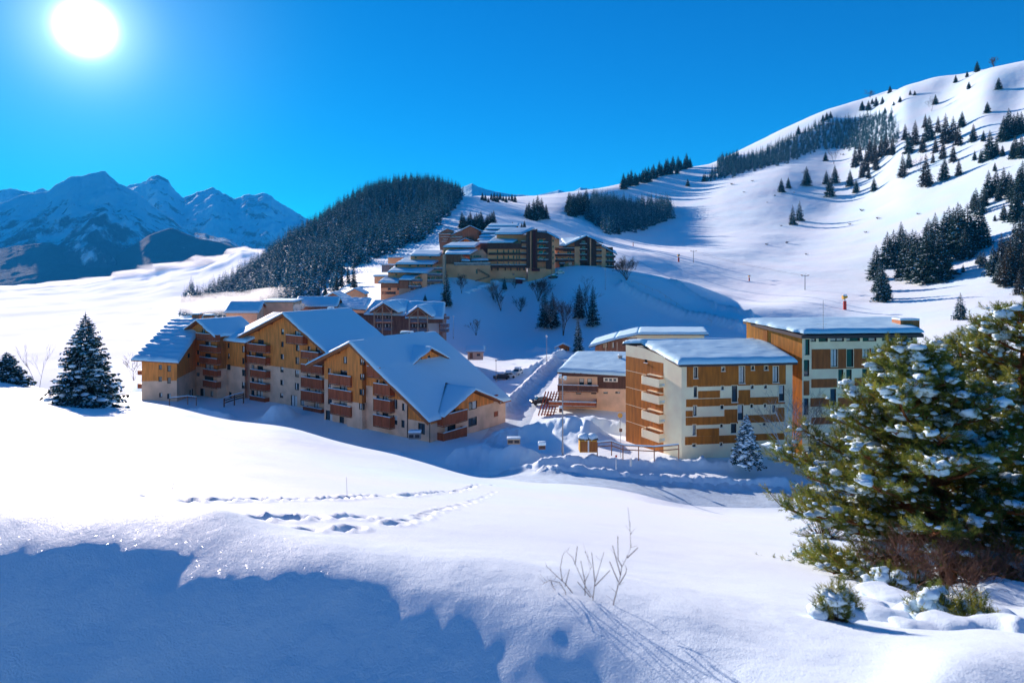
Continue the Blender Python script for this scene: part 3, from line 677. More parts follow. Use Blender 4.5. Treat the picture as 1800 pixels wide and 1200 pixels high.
build_wall(W, A1, GZ, [(0, a1top(0)), (rs, a1top(rs)), (W.L, a1top(W.L))], a1m, hs, (-21.3, -22.9, -25.9), (ta, tb, tcut))
# projecting bay between the balconies
tb2 = W.hit(*Z2(585, 500))[0]; Wb = W.off(0.9); bay = [(535,335,567,387),(535,460,567,510),(530,585,565,637),(528,705,565,757)]
hb = put_windows(Wb, A1, bay, Z2)
build_wall(Wb, A1, GZ, [(ta, a1top(ta) - .05), (rs, a1top(rs) - .05), (tb2, a1top(tb2) - .05)] if ta < rs < tb2 else [(ta, a1top(ta) - .05), (tb2, a1top(tb2) - .05)], lambda t, z: 'larch' if z > -24.4 else 'plaster', hb, (-24.4,), (), ta, tb2)
for tt_ in (ta, tb2):
    Ws = Wall(W.pt(tt_, 0, 0.9), W.pt(tt_, 0, 0)) if tt_ == tb2 else Wall(W.pt(tt_, 0, 0), W.pt(tt_, 0, .9))
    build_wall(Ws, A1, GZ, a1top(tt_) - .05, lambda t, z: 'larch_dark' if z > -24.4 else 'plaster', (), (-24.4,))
for r in [(270,475,455,555),(270,597,460,680),(287,725,455,805)]: balcony(W, A1, Z2(*r))
for r in [(590,405,700,490),(645,550,785,640),(645,680,785,775),(643,815,785,905)]: balcony(W, A1, Z2(*r), proj=1.1)
# street end with its cross gable
W2 = Wall(f.p(f.L, 0), f.p(f.L, 16.9), inside=f.p(f.L / 2, 8))
gq, gz, gs = 9.6, -22.0, 0.40
def a1end(t): return max(a1top(f.L) - .1, gz - gs * abs(t - gq))
hs2 = put_windows(W2, A1, [(1275,725,1330,790),(1440,688,1508,755),(1240,890,1330,955),(1437,822,1507,893),(1237,790,1268,815)], Z2)
eb = (gz - a1top(f.L) + .1) / gs
build_wall(W2, A1, GZ, [(0, a1end(0)), (max(0, gq - eb), a1end(gq - eb)), (gq, gz), (min(16.9, gq + eb), a1end(min(16.9, gq + eb))), (16.9, a1end(16.9))], lambda t, z: 'larch' if z > (-26.1 if t < 3 else -25.3) else 'plaster', hs2, (-26.1, -25.3), (3,))
for r in [(1230,785,1430,872),(1230,930,1425,1005)]: balcony(W2, A1, Z2(*r), proj=1.4)
# back and far side
Wk = Wall(f.p(0, DEEP), f.p(0, 0), inside=f.p(8, 8)); build_wall(Wk, A1, GZ, a1top(0), lambda t, z: 'larch' if z > -21.3 else 'plaster', (), (-21.3,))
Wk = Wall(f.p(f.L, DEEP), f.p(0, DEEP), inside=f.p(8, 8)); build_wall(Wk, A1, GZ, [(0, a1top(f.L)), (f.L - rs, rz_), (f.L, a1top(0))], lambda t, z: 'larch' if z > -22 else 'plaster', (), (-22,))
Wk = Wall(f.p(f.L, 16.9), f.p(f.L, DEEP), inside=f.p(8, 8)); build_wall(Wk, A1, GZ, a1top(f.L), lambda t, z: 'larch' if z > -22 else 'plaster', (), (-22,))
We = Wall(f.p(f.L, 16.9), f.p(f.L - 3, 16.9), inside=f.p(f.L, 8))
for zb in (-24.0, -27.0):
    mb = MB(); mb.box(f.p(f.L - 2.4, 16.95, zb - .95), f.e1 * 2.4, f.e2 * 1.3, (0, 0, .95)); ob = mb.build('balcony', 'rail', A1)
# roof: short left slope and long right slope, both with overhangs
def A1P(s_, q): return f.p(s_, q, a1top(s_) + 0.32)
ov = -1.5
roof([(A1P(-3.6, ov), A1P(rs, ov), A1P(rs, DEEP + .6), A1P(-3.6, DEEP + .6))], A1, seed=3)
bk1 = f.L - (gz + .42 - (a1top(f.L) + .32)) / sr; qa, qb = gq - 8.0, gq + 8.0; se = f.L + .9
Q_ = [((rs, ov), (se, ov), (se, qa), (rs, qa)), ((rs, qa), (f.L + .2, qa), (bk1, gq), (rs, gq)), ((rs, gq), (bk1, gq), (f.L + .2, qb), (rs, qb)), ((rs, qb), (se, qb), (se, DEEP + .6), (rs, DEEP + .6))]
R2 = roof([[A1P(*k) for k in q] for q in Q_], A1, snow=0)
for q, ed in zip(Q_, ('lrb', '', '', 'lrt')): snow_quad(*[A1P(*k) + Vector((0, 0, .01)) for k in q], .5, R2, 5, edges=ed, nmax=60)
# cross gable over the street end
def cg(half): 
    zz = gz + .42; z1_ = zz - gs * 8.4
    back = f.L - (gz + .42 - (a1top(f.L) + .32)) / sr
    fr = f.L + 1.6
    if half < 0: return (f.p(fr, gq - 8.0, z1_), f.p(fr, gq, zz), f.p(back, gq, zz), f.p(f.L - .6, gq - 8.0, z1_))
    return (f.p(fr, gq, zz), f.p(fr, gq + 8.0, z1_), f.p(f.L - .6, gq + 8.0, z1_), f.p(back, gq, zz))
roof([cg(-1), cg(1)], A1, th=.26, snow=.38, seed=9, r=.35)
# rake boards and rafters seen under the gable overhang
mb = MB()
for (s0, s1) in ((-3.6, rs), (rs, f.L + .9)):
    mb.bar(f.p(s0, ov + .05, a1top(s0) - .10), f.p(s1, ov + .05, a1top(s1) - .10), .10, .42)
for s_ in (0.5, 4.5, rs, 13.5, 18.5, 23.5): mb.bar(f.p(s_, ov + .1, a1top(s_) - .22), f.p(s_, .1, a1top(s_) - .22), .18, .24)
mb.build('rake_board', 'fascia', A1)
# dormer on the long slope
nrm = Vector((f.e1.x * sr, f.e1.y * sr, 1)); pl0 = A1P(rs, 0)
Lp = ray_plane(*Z2(955, 385), pl0, nrm); Rp = ray_plane(*Z2(1262, 338), pl0, nrm)
def loc_(p): v = p - f.A; return v.dot(f.e1), v.dot(f.e2)
(sL, qL), (sR, qR) = loc_(Lp), loc_(Rp); sF = (sL + sR) / 2 - .3; zF = a1top(sF) + .35; qm = (qL + qR) / 2; hw = (qR - qL) / 2; zA = zF + hw * .50
DM = Wall(f.p(sF, qL + .7), f.p(sF, qR - .7), inside=f.p(0, qm))
hd = [(hw * .50 - .75, zF + .15, hw * .50 - .05, zF + .95), (hw * .50 + .35 + hw * .25, zF + .15, hw * .50 + 1.05 + hw * .25, zF + .95)]
for h in hd: window(DM, A1, h, curtain=CUR[1])
build_wall(DM, A1, zF - .8, [(0, zF), (DM.L / 2, zA - .35), (DM.L, zF)], 'larch', hd)
sb = sF - (zA - zF) / sr * 1.0
roof([(f.p(sF + .9, qL, zF), f.p(sF + .9, qm, zA), f.p(sb - .4, qm, zA), f.p(sF - .2, qL, zF)), (f.p(sF + .9, qm, zA), f.p(sF + .9, qR, zF), f.p(sF - .2, qR, zF), f.p(sb - .4, qm, zA))], A1, th=.2, snow=.36, seed=15, r=.3)
chimney(A1, f.p(7.6, 13.5, a1top(7.6) + .2), 1.5, 1.0, 'stone'); chimney(A1, f.p(6.6, 16, a1top(6.6) + .1), 1.1, 1.2, 'brownwood')
mb = MB()
for px_, z0_ in ((933, 990),): mb.tube([W.pt(W.hit(*Z2(px_, 700))[0], -30, .12), W.pt(W.hit(*Z2(px_, 700))[0], a1top(W.hit(*Z2(px_, 700))[0]) - .2, .12)], .07)
mb.tube([W.pt(W.L - .1, -30, .12), W.pt(W.L - .1, a1top(W.L) - .1, .12)], .07); mb.build('downpipe', 'edge', A1)

# ================================================================== MIDDLE CHALET APARTMENTS
A2 = bld('chalet_apartment_building', 'taller wood and beige chalet block left of the one with the roof dormer', 'apartment building')
f = Frame((-58.75, 150), (-33.0, 132)); DP = 16
rs, rz_, sl, sr = 15.3, -10.2, 0.37, 0.52
def a2top(t): return rz_ - sl * (rs - t) if t < rs else rz_ - sr * (t - rs)
W = Wall(f.p(0, 0), f.p(f.L, 0))
wins = [(1148,500,1172,556),(1235,512,1288,592),(1150,620,1172,660),(1212,635,1280,700),(1175,745,1200,795),(1230,755,1282,820),(1175,865,1200,910),(1230,870,1282,935),(1172,980,1200,1040),(1222,985,1280,1060),
        (1450,412,1475,465),(1450,530,1472,580),(1445,645,1472,695),(1443,765,1472,815),(1443,885,1470,935),(1440,1010,1468,1052),(1578,432,1632,500),(1585,560,1618,618),(1583,675,1618,740),(1580,795,1616,860),(1578,915,1615,980),(1540,1030,1598,1130),
        (1700,460,1725,510),(1697,572,1722,620),(1693,700,1722,740),(1690,825,1720,865),(1690,945,1718,990),(1630,1065,1665,1120)]
hs = put_windows(W, A2, wins, Z1)
hs += put_windows(W, A2, [(168,240,220,300),(165,350,220,405),(165,470,215,530),(163,590,215,645),(155,700,195,775)], Z2)
tc1, tc2 = W.hit(*Z1(1310, 500))[0], W.hit(*Z1(1525, 500))[0]
build_wall(W, A2, GZ - .6, [(0, a2top(0)), (rs, rz_), (W.L, a2top(W.L))], lambda t, z: 'larch' if z > -21.3 else 'plaster', hs, (-21.3,), (tc1, tc2))
for r in [(1130,560,1305,628),(1130,675,1305,738),(1160,800,1305,865),(1160,920,1303,982),(1155,1045,1295,1088),(1492,478,1650,552),(1632,630,1797,690)]: balcony(W, A2, Z1(*r), proj=1.2)
for r in [(42,392,220,455),(42,500,220,580),(42,612,215,690),(60,745,215,800)]: balcony(W, A2, Z2(*r), proj=1.2)
for (a, b, za, zb_) in ((f.p(0, DP), f.p(0, 0), 0, 0), (f.p(f.L, 0), f.p(f.L, DP), f.L, f.L)):
    Wk = Wall(a, b, inside=f.p(10, 8)); build_wall(Wk, A2, GZ - .6, a2top(za), lambda t, z: 'larch' if z > -21.3 else 'plaster', (), (-21.3,))
Wk = Wall(f.p(f.L, DP), f.p(0, DP), inside=f.p(10, 8)); build_wall(Wk, A2, GZ - .6, [(0, a2top(f.L)), (f.L - rs, rz_), (f.L, a2top(0))], 'larch')
def A2P(s_, q, dz=.32): return f.p(s_, q, a2top(s_) + dz)
roof([(A2P(-1.2, ov), A2P(rs, ov), A2P(rs, DP + .5), A2P(-1.2, DP + .5))], A2, seed=22)
roof([(A2P(rs, ov), A2P(f.L + 1.0, ov), A2P(f.L + 1.0, DP + .5), A2P(rs, DP + .5))], A2, seed=24, nmax=60)
mb = MB()
for (s0, s1) in ((-1.2, rs), (rs, f.L + 1)): mb.bar(f.p(s0, ov + .05, a2top(s0) - .10), f.p(s1, ov + .05, a2top(s1) - .10), .10, .42)
for s_ in (1, 5.5, 10, rs, 20, 25, 29): mb.bar(f.p(s_, ov + .1, a2top(s_) - .22), f.p(s_, .1, a2top(s_) - .22), .18, .24)
mb.build('rake_board', 'fascia', A2)
chimney(A2, f.p(11, 3.2, a2top(11) + .2), 1.3, .8, 'brownwood'); chimney(A2, f.p(13, 13, a2top(13) + .2), 1.2, 1.0, 'stone')
# lower wing between the two gables, with a catslide roof
Wc = Wall((-63.5, 151.8), (-57.9, 147.9))
hs = put_windows(Wc, A2, [(955,540,970,590),(955,640,970,690),(948,740,978,792),(1088,570,1108,630),(1088,680,1108,738),(1088,790,1110,848),(1085,905,1108,965),(965,998,988,1050)], Z1)
build_wall(Wc, A2, GZ - .8, -17.0, lambda t, z: 'larch' if z > -22.2 else 'plaster', hs, (-22.2,))
g_ = Vector((.573, .82, 0)); pa, pb = Wc.A - Wc.d * .2 + Wc.n * .8, Wc.B + Wc.d * 1.5 + Wc.n * .8
roof([(Vector((pa.x, pa.y, -16.6)), Vector((pb.x, pb.y, -16.6)), Vector((pb.x, pb.y, -11.4)) + g_ * 13 + Vector((2, 0, 0)), Vector((pa.x, pa.y, -11.4)) + g_ * 13)], A2, seed=28, snow=.5)

# ================================================================== LEFT CHALET APARTMENTS
A3 = bld('chalet_apartment_building', 'leftmost chalet block, small gable over stacked balconies and a long rippled snow roof', 'apartment building')
f = Frame((-74.5, 156.8), (-64.75, 150.0)); DP = 10
rs, rz_, s3 = 5.7, -12.6, 0.46
def a3top(t): return rz_ - s3 * abs(t - rs)
W = Wall(f.p(0, 0), f.p(f.L, 0))
hs = put_windows(W, A3, [(718,415,742,465),(785,435,832,500),(745,530,795,580),(745,640,795,690),(745,740,820,800),(740,850,820,905),(668,610,690,650),(668,720,690,750),(665,818,690,850),(700,965,740,1045),(795,990,818,1040)], Z1)
build_wall(W, A3, GZ - .6, [(0, a3top(0)), (rs, rz_), (W.L, a3top(W.L))], lambda t, z: 'larch' if z > -22.9 else 'plaster', hs, (-22.9,))
for r in [(655,462,840,520),(690,575,850,628),(690,685,850,738),(722,795,848,850),(722,898,848,955)]: balcony(W, A3, Z1(*r), proj=1.1)
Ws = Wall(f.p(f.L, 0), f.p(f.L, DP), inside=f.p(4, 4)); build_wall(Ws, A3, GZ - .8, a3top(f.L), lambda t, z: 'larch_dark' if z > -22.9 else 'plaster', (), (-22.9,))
Ws = Wall(f.p(0, DP), f.p(0, 0), inside=f.p(4, 4)); build_wall(Ws, A3, GZ - .8, a3top(0), lambda t, z: 'larch' if z > -22.9 else 'plaster', (), (-22.9,))
Ws = Wall(f.p(f.L, DP), f.p(0, DP), inside=f.p(4, 4)); build_wall(Ws, A3, GZ - .8, [(0, a3top(f.L)), (f.L - rs, rz_), (f.L, a3top(0))], 'larch')
def A3P(s_, q): return f.p(s_, q, a3top(s_) + .3)
roof([(A3P(-1.2, -1.3), A3P(rs, -1.3), A3P(rs, DP), A3P(-1.2, DP)), (A3P(rs, -1.3), A3P(f.L + 1.0, -1.3), A3P(f.L + 1.0, DP), A3P(rs, DP))], A3, seed=33)
# lower block on the left, front facing the slope
fl, fr_ = Vector((-76.6, 141.2, 0)), Vector((-69.7, 142.0, 0)); bk = Vector((-71.9, 156, 0)); bl = Vector((-79.4, 156.5, 0))
W = Wall(fl, fr_)
hs = put_windows(W, A3, [(312,745,342,790),(392,752,425,808),(310,855,342,902),(392,862,425,918),(315,1005,345,1045),(390,1012,425,1062)], Z1)
build_wall(W, A3, -30.5, -20.0, lambda t, z: 'larch' if z > -24.0 else 'plaster', hs, (-24.0,))
W = Wall(fr_, bk, inside=(-75, 150, 0)); hs = put_windows(W, A3, [(580,640,600,680),(597,975,630,1045)], Z1)
build_wall(W, A3, -30.5, [(0, -20), (W.L, -14.8)], lambda t, z: 'larch' if z > -23.6 else 'plaster', hs, (-23.6,))
W = Wall(bl, fl, inside=(-75, 150, 0)); build_wall(W, A3, -32, [(0, -14.8), (W.L, -20)], lambda t, z: 'larch' if z > -24 else 'plaster', (), (-24,))
W = Wall(bk, bl, inside=(-75, 150, 0)); build_wall(W, A3, -32, -14.8, 'larch')
for zb in (-21.9, -24.7, -28.2):
    mb = MB(); mb.box(fl + Vector((-1.2, .6, zb - .9)), (1.2, 0, 0), (-.6, 3.4, 0), (0, 0, .95)); mb.build('balcony', 'rail', A3)
roof([(P(230, 632, 140.2), P(314, 637.5, 141.0), P(362, 563, 162), P(300, 561.5, 162))], A3, seed=36, snow=.42, ribs=(11, .14), nmax=90)
chimney(A3, P(346, 560, 163), 1.6, .9, 'brownwood'); chimney(A3, P(367, 560, 163), 1.8, .7, 'brownwood')

# ================================================================== NEAR CREAM AND BROWN BLOCK
B1 = bld('apartment_block', 'cream and brown block with white balconies on its brown left wall', 'apartment building')
pL, pR, pBk = col(1198, 96), col(1393, 98.5), col(1100, 107.5); pBr = pR + (pBk - pL)
cen1 = (pL + pR + pBk) / 3
W = Wall(pL, pR, inside=cen1)
bz = -28.2
tall = [(598,450,625,532),(940,445,980,570),(1195,445,1235,565),(598,598,622,675),(885,590,925,712),(1240,588,1280,705),(595,742,618,815),(930,735,970,848),(1190,735,1212,790),(590,885,612,960),(878,875,918,945)]
small = [(808,450,830,478),(1032,442,1052,470),(1130,442,1155,470),(805,593,823,620),(1028,587,1048,612),(1128,585,1148,610),(800,738,820,765),(1025,730,1042,755),(1127,728,1142,752),(798,880,815,902),(1120,870,1138,888),(588,1028,612,1048),(795,1020,812,1040)]
hs = put_windows(W, B1, tall, Z4, deep=.22, sill=True) + put_windows(W, B1, small, Z4, deep=.25, sill=True)
build_wall(W, B1, bz, W.hit(*Z4(600, 415))[1], 'cream', hs)
Wp = W.off(.05)
def punch(W_, parent, rects, holes, m, name='panel'):
    """thin facing panels, set off the render, with the openings left out"""
    for r in rects:
        mb = MB(); a, c, b, d = r
        ts = sorted({a, b} | {min(max(h[i] + s, a), b) for h in holes for i, s in ((0, -.10), (2, .10))}); zs = sorted({c, d} | {min(max(h[i] + s, c), d) for h in holes for i, s in ((1, -.10), (3, .10))})
        for t0, t1 in zip(ts[:-1], ts[1:]):
            for z0, z1 in zip(zs[:-1], zs[1:]):
                tm, zm = (t0 + t1) / 2, (z0 + z1) / 2
                if any(h[0] - .1 < tm < h[2] + .1 and h[1] - .1 < zm < h[3] + .1 for h in holes): continue
                if t1 - t0 < .01 or z1 - z0 < .01: continue
                mb.box(W_.pt(t0, z0, .004), W_.d * (t1 - t0), W_.n * .045, (0, 0, z1 - z0))
        mb.build(name, m, parent)
pan = [(545,438,1290,590),(540,682,1285,738),(630,628,795,682),(935,622,1022,682),(537,823,930,882),(537,778,590,823),(828,768,930,823),(975,808,1280,865),(1215,755,1280,808),(532,968,920,1028),(618,912,788,968),(1010,950,1280,1000)]
punch(W, B1, [W.rect(Z4(*r)) for r in pan], hs, 'panel')
# left wall: brown with four curved balconies, cream corner and parapet
Wl = Wall(pBk, pL, inside=cen1); tce = Wl.hit(*Z4(370, 600))[0]
small_l = [(228,393,248,415),(228,520,248,545),(225,648,245,672),(222,778,242,803),(215,915,240,938)]
hs = put_windows(Wl, B1, small_l, Z4, deep=.25, sill=True)
zt = Wl.hit(1101, 606)[1]; topz = [(0, zt), (Wl.hit(1131, 603)[0], zt), (Wl.L, Wl.hit(1198, 640)[1] - .1)]
zpar = Wl.hit(1101, 625.5)[1]
build_wall(Wl, B1, bz, topz, lambda t, z: 'panel' if (t < tce and z < zpar) else 'cream', hs, (zpar,), (tce,))
mb = MB()
for y in (500, 625, 750, 870):   # joints between the storeys
    zz = Wl.hit(*Z4(92, {500: 475, 625: 600, 750: 728, 870: 855}[y]))[1]; mb.box(Wl.pt(.05, zz, 0), Wl.d * (tce - .1), Wl.n * .03, (0, 0, .06))
mb.build('joint', 'cream', B1)
for (y0, y1) in ((505, 590), (645, 715), (785, 858), (920, 1000)):
    tA = Wl.hit(*Z4(247, y0 + 40))[0]; zz = Wl.hit(*Z4(370, y1))[1]; m = MB(); n_ = 10; pr = 1.15
    ring = [(tA - .35 + .0, .02)] + [(tA - .35 + .55 * (1 - math.cos(a * math.pi / 2 / 6)), pr * math.sin(a * math.pi / 2 / 6)) for a in range(1, 7)] + [(tce + .35, pr), (tce + .35, .02)]
    for (t0, o0), (t1, o1) in zip(ring[:-1], ring[1:]):
        a_, b_ = Wl.pt(t0, zz, o0), Wl.pt(t1, zz, o1); ti = .9
        ci = (tA + tce) / 2; c_ = Wl.pt(t1 + (ci - t1) * .07, zz, o1 * .92); d_ = Wl.pt(t0 + (ci - t0) * .07, zz, o0 * .92)
        m.prism([a_, b_, c_, d_], (0, 0, 1.02))
    m.prism([Wl.pt(t, zz - .02, o) for t, o in ring], (0, 0, -.16))
    o = m.build('balcony', 'cream', B1)
    s = MB(); s.prism([Wl.pt(t, zz + .03, o_ * .85 + .03) for t, o_ in ring], (0, 0, .35)); s.build('snow', 'snow', o)
    # recess behind and slatted screen above
    r_ = MB(); r_.box(Wl.pt(tA + .7, zz + 1.25, .02), Wl.d * (tce - tA - .7), Wl.n * .5, (0, 0, .12)); r_.build('sunshade', 'cream', B1)
    r_ = MB(); r_.box(Wl.pt(tA + .5, zz + .2, .012), Wl.d * (tce - tA - .6), Wl.n * .02, (0, 0, 1.7)); r_.build('balcony_door', 'larch_dark', B1)
Wk = Wall(pR, pBr, inside=cen1); build_wall(Wk, B1, bz, Wl.hit(1198, 640)[1] - .1, 'cream')
Wk = Wall(pBr, pBk, inside=cen1); build_wall(Wk, B1, bz, zt - .4, 'cream')
rf1 = roof([(P(1194, 640.5, 95.0), P(1402, 636.5, 97.5), P(1345, 601, 109), P(1128, 603, 106.8)), (P(1128, 603, 106.8), P(1345, 601, 109), P(1322, 601.5, 112), P(1094, 603.5, 108.6))], B1, th=.35, snow=0, m='edge', seed=41)
snow_quad(P(1193, 640, 94.9), P(1402, 636, 97.4), P(1345, 600, 109), P(1128, 602.6, 106.8), .62, rf1, 42, r=.9, nmax=80)
snow_quad(P(1128, 602, 106.2), P(1345, 600, 108.6), P(1322, 601, 112), P(1094, 603, 108.8), .62, rf1, 43, r=.9)

# ================================================================== TALLER BLOCK BEHIND
B2 = bld('apartment_block', 'taller cream and russet block with an orange side wall and orange roof box', 'apartment building')
cL, cR = col(1410, 100), col(1612, 102); cb = col(1312, 110.5); cbr = cR + (cb - cL); cen2 = (cL + cR + cb) / 3
W = Wall(cL, cR, inside=cen2)
tallw = [(622,280,665,420),(615,462,662,605),(855,368,910,522),(992,368,1050,522),(1345,365,1400,512),(918,545,962,688),(988,545,1035,688),(1128,540,1175,690),(848,715,898,858),(610,800,655,945),(1560,362,1590,500)]
topw = [(672,275,722,302),(745,272,825,302),(848,270,968,300),(990,270,1108,298),(1132,268,1252,298),(1302,268,1470,294),(1492,266,1572,292)]
sq = [(1132,368,1185,442),(1212,366,1248,396),(1302,366,1328,396)]
hs = put_windows(W, B2, tallw, Z5, deep=.2) + put_windows(W, B2, topw, Z5, deep=.3) + put_windows(W, B2, sq, Z5, deep=.2)
zt2 = W.hit(*Z5(700, 248))[1]
build_wall(W, B2, -28.5, zt2, 'cream', hs)
pan = [(683,362,1600,535),(680,628,905,705),(1060,620,1128,690),(1190,580,1600,690),(672,795,838,872),(915,790,1300,870),(612,645,662,772),(680,960,1300,1020)]
punch(W, B2, [W.rect(Z5(*r)) for r in pan], hs, 'panel_red')
Wl2 = Wall(cb, cL, inside=cen2); build_wall(Wl2, B2, -28.5, [(0, zt2 + 1.5), (Wl2.L, zt2 + .05)], 'orange')
mb = MB(); tt_ = Wl2.hit(1343, 600)[0]; mb.box(Wl2.pt(tt_, -20, 0), Wl2.d * .8, Wl2.n * .1, (0, 0, zt2 + 1.0 + 20)); mb.build('cover_strip', 'panel', B2)
build_wall(Wall(cR, cbr, inside=cen2), B2, -28.5, zt2, 'orange'); build_wall(Wall(cbr, cb, inside=cen2), B2, -28.5, zt2 + .2, 'cream')
def hz(px, py, D): return P(px, py, D)
rf2 = roof([(P(1409, 589.5, 98.6), P(1624, 587.5, 100.4), P(1585, 563, 113), P(1306, 564, 111.5))], B2, th=.45, snow=0, m='edge')
snow_quad(P(1414, 585.5, 99.0), P(1622, 583.5, 100.8), P(1582, 560.5, 113), P(1308, 563, 111.0), .55, rf2, 52, r=1.0, nmax=80, rag=.25)
bx_ = P(1583, 580, 104); mb = MB(); mb.box(bx_ + Vector((0, 0, -.3)), (2.9, 0, 0), (0, 2.4, 0), (0, 0, 1.75)); o = mb.build('roof_box', 'orange_box', B2)
s = MB(); s.box(bx_ + Vector((-.05, -.05, 1.45)), (3.0, 0, 0), (0, 2.5, 0), (0, 0, .3)); s.build('snow', 'snow', o, bevel=.12)
mb = MB(); b0 = P(1447, 600, 99.9); b0.z = zt2; mb.tube([b0, b0 + Vector((0, 0, 5.2))], .035)
for z_, w_ in ((4.6, .5), (4.0, .6), (3.0, .45), (1.7, 1.0)): mb.bar(b0 + Vector((-w_, 0, z_)), b0 + Vector((w_ * .6, 0, z_)), .03)
mb.build('aerial', 'steel', B2)

# ================================================================== LOW HOUSE BETWEEN THE BLOCKS
B3 = bld('house', 'low beige house with dark balcony and red railed stairs left of the cream block', 'house')
a_, b_ = col(983, 132), col(1112, 130); cen3 = (a_ + b_) / 2 + Vector((0, 8, 0)); W = Wall(a_, b_)
hs = put_windows(W, B3, [(950,750,1000,825),(1035,750,1082,825),(915,895,970,915),(1075,895,1130,915),(1205,890,1250,910),(1330,888,1380,908)], Z3)
tA = W.hit(*Z3(1140, 800))[0]
build_wall(W, B3, -30, W.hit(1000, 655)[1], lambda t, z: 'darkwood' if (t > tA and z > -23.6) or z > -21.4 else 'plaster', hs, (-23.6, -21.4), (tA,))
h3 = W.rect(Z3(1205, 742, 1355, 785)); m3 = MB(); m3.box(W.pt(h3[0], h3[1], .01), W.d * (h3[2] - h3[0]), W.n * .05, (0, 0, h3[3] - h3[1]), 0)
for k in range(3):
    w_ = (h3[2] - h3[0]); m3.box(W.pt(h3[0] + w_ * (.1 + .3 * k), h3[1] + .15, .055), W.d * w_ * .2, W.n * .02, (0, 0, .45), 1)
m3.build('window_strip', ['white', 'glass'], B3)
balcony(W, B3, Z3(720, 828, 1150, 890), proj=1.8, m='darkwood'); balcony(W, B3, Z3(628, 1005, 1130, 1045), proj=4.5, m='rail', gap=.3)
mb = MB(); mb.box(W.pt(-2.2, -30.2, 0), W.d * 13, W.n * 4.4, (0, 0, 2.0)); mb.build('terrace', 'plaster', B3)
mb = MB()
for k in range(6):
    p = W.pt(-3.6 + k * .55, -28.2, 4.2 - k * .1); mb.bar(p, p + Vector((1.6, 4.4, 3.6)), .14, .3)
for k in range(9): mb.bar(W.pt(-3.2 + .18 * k, -28.1 + .4 * k, 3.6 - .45 * k), W.pt(-.4 + .18 * k, -28.1 + .4 * k, 3.6 - .45 * k), .25, .08, 0)
mb.build('stairs', 'rail', B3)
mb = MB(); mb.bar(W.pt(.05, -27, 1.7), W.pt(.05, W.hit(1000, 655)[1], 1.7), .16); mb.build('post', 'darkwood', B3)
d_ = Vector((4.4, 13, 0)); build_wall(Wall(a_ + d_, a_, inside=cen3), B3, -30, [(0, -18.8), (13.7, -20.9)], 'darkwood'); build_wall(Wall(b_, b_ + d_, inside=cen3), B3, -30, [(0, -20.9), (13.7, -18.8)], 'plaster')
build_wall(Wall(b_ + d_, a_ + d_, inside=cen3), B3, -30, -18.8, 'plaster')
roof([(P(979, 653, 130), P(1114, 661, 128), P(1120, 622, 145), P(1013, 620.5, 146))], B3, th=.35, m='darkwood', snow=.6, seed=61, r=.8, nmax=60)
chimney(B3, P(1090, 634, 139) + Vector((0, 0, -.4)), .7, 1.3, 'stone')

# ================================================================== LONG BUILDING BEHIND IT
B4 = bld('long_building', 'long low brown and cream building with a bent snowy roof, behind the low house', 'building')
a_, b_ = col(1046, 168), col(1238, 172); W = Wall(a_, b_); i4 = (a_ + b_) / 2 + Vector((0, 9, 0))
def w4(px, py): return W.hit(px, py)
tp = [(0, w4(1046, 610)[1]), (w4(1078, 597)[0], w4(1078, 597)[1]), (w4(1118, 588)[0], w4(1118, 588)[1]), (W.L, w4(1238, 588)[1])]
hs = put_windows(W, B4, [(1060,600,1068,612),(1075,601,1080,612)], lambda *r: r)
build_wall(W, B4, -30, tp, lambda t, z: 'cream' if z > w4(1118, 593.5)[1] or t > w4(1120, 600)[0] else 'brownwood', hs, (w4(1118, 593.5)[1],), (w4(1120, 600)[0],))
dq = Vector((3, 14, 0)); build_wall(Wall(a_ + dq, a_, inside=i4), B4, -30, tp[0][1], 'brownwood'); build_wall(Wall(b_, b_ + dq, inside=i4), B4, -30, tp[-1][1], 'cream'); build_wall(Wall(b_ + dq, a_ + dq, inside=i4), B4, -30, tp[0][1], 'cream')
def tq(i, dx=0): p = W.pt(tp[i][0] + dx, tp[i][1] + .25, 1.5); return p
roof([(tq(i, -2 if i == 0 else 0), tq(i + 1, .5 if i == 2 else 0), tq(i + 1, .5 if i == 2 else 0) + dq * 1.1, tq(i, -2 if i == 0 else 0) + dq * 1.1) for i in range(3)], B4, th=.25, snow=.5, seed=66, m='edge')
mb = MB()
for px_ in (1062, 1082): mb.bar(W.pt(w4(px_, 600)[0], -30, 1.3), W.pt(w4(px_, 600)[0], w4(px_, 598)[1] - .3, 1.3), .25)
mb.build('post', 'greytan', B4)
chimney(B4, P(1147, 588, 176) + Vector((0, 0, -.2)), .9, 1.5, 'stone', snow=False)

# ================================================================== GREY CHALET ROW BEHIND THE FRONT CHALETS
GR = bld('grey_chalet_row', 'grey brown chalet row with two snowy porch gables behind the front chalets', 'apartment building')
Dg = 207.0; a_, b_ = col(612, Dg + 3), col(778, Dg); W = Wall(a_, b_); ig = (a_ + b_) / 2 + Vector((0, 8, 0))
hs = put_windows(W, GR, [(1190,568,1245,600)], ZG_)
build_wall(W, GR, -31, W.hit(700, 556)[1], 'greywood', hs)
build_wall(Wall(a_ + Vector((0, 12, 0)), a_, inside=ig), GR, -31, -15.6, 'greywood'); build_wall(Wall(b_, b_ + Vector((0, 12, 0)), inside=ig), GR, -31, -15.6, 'greywood'); build_wall(Wall(b_ + Vector((0, 12, 0)), a_ + Vector((0, 12, 0)), inside=ig), GR, -31, -15.6, 'greywood')
def gq_(r, D0, D1): (x0, y0), (x1, y1), (x2, y2), (x3, y3) = [ZG_(*p) for p in r]; return (P(x0, y0, D0), P(x1, y1, D0), P(x2, y2, D1), P(x3, y3, D1))
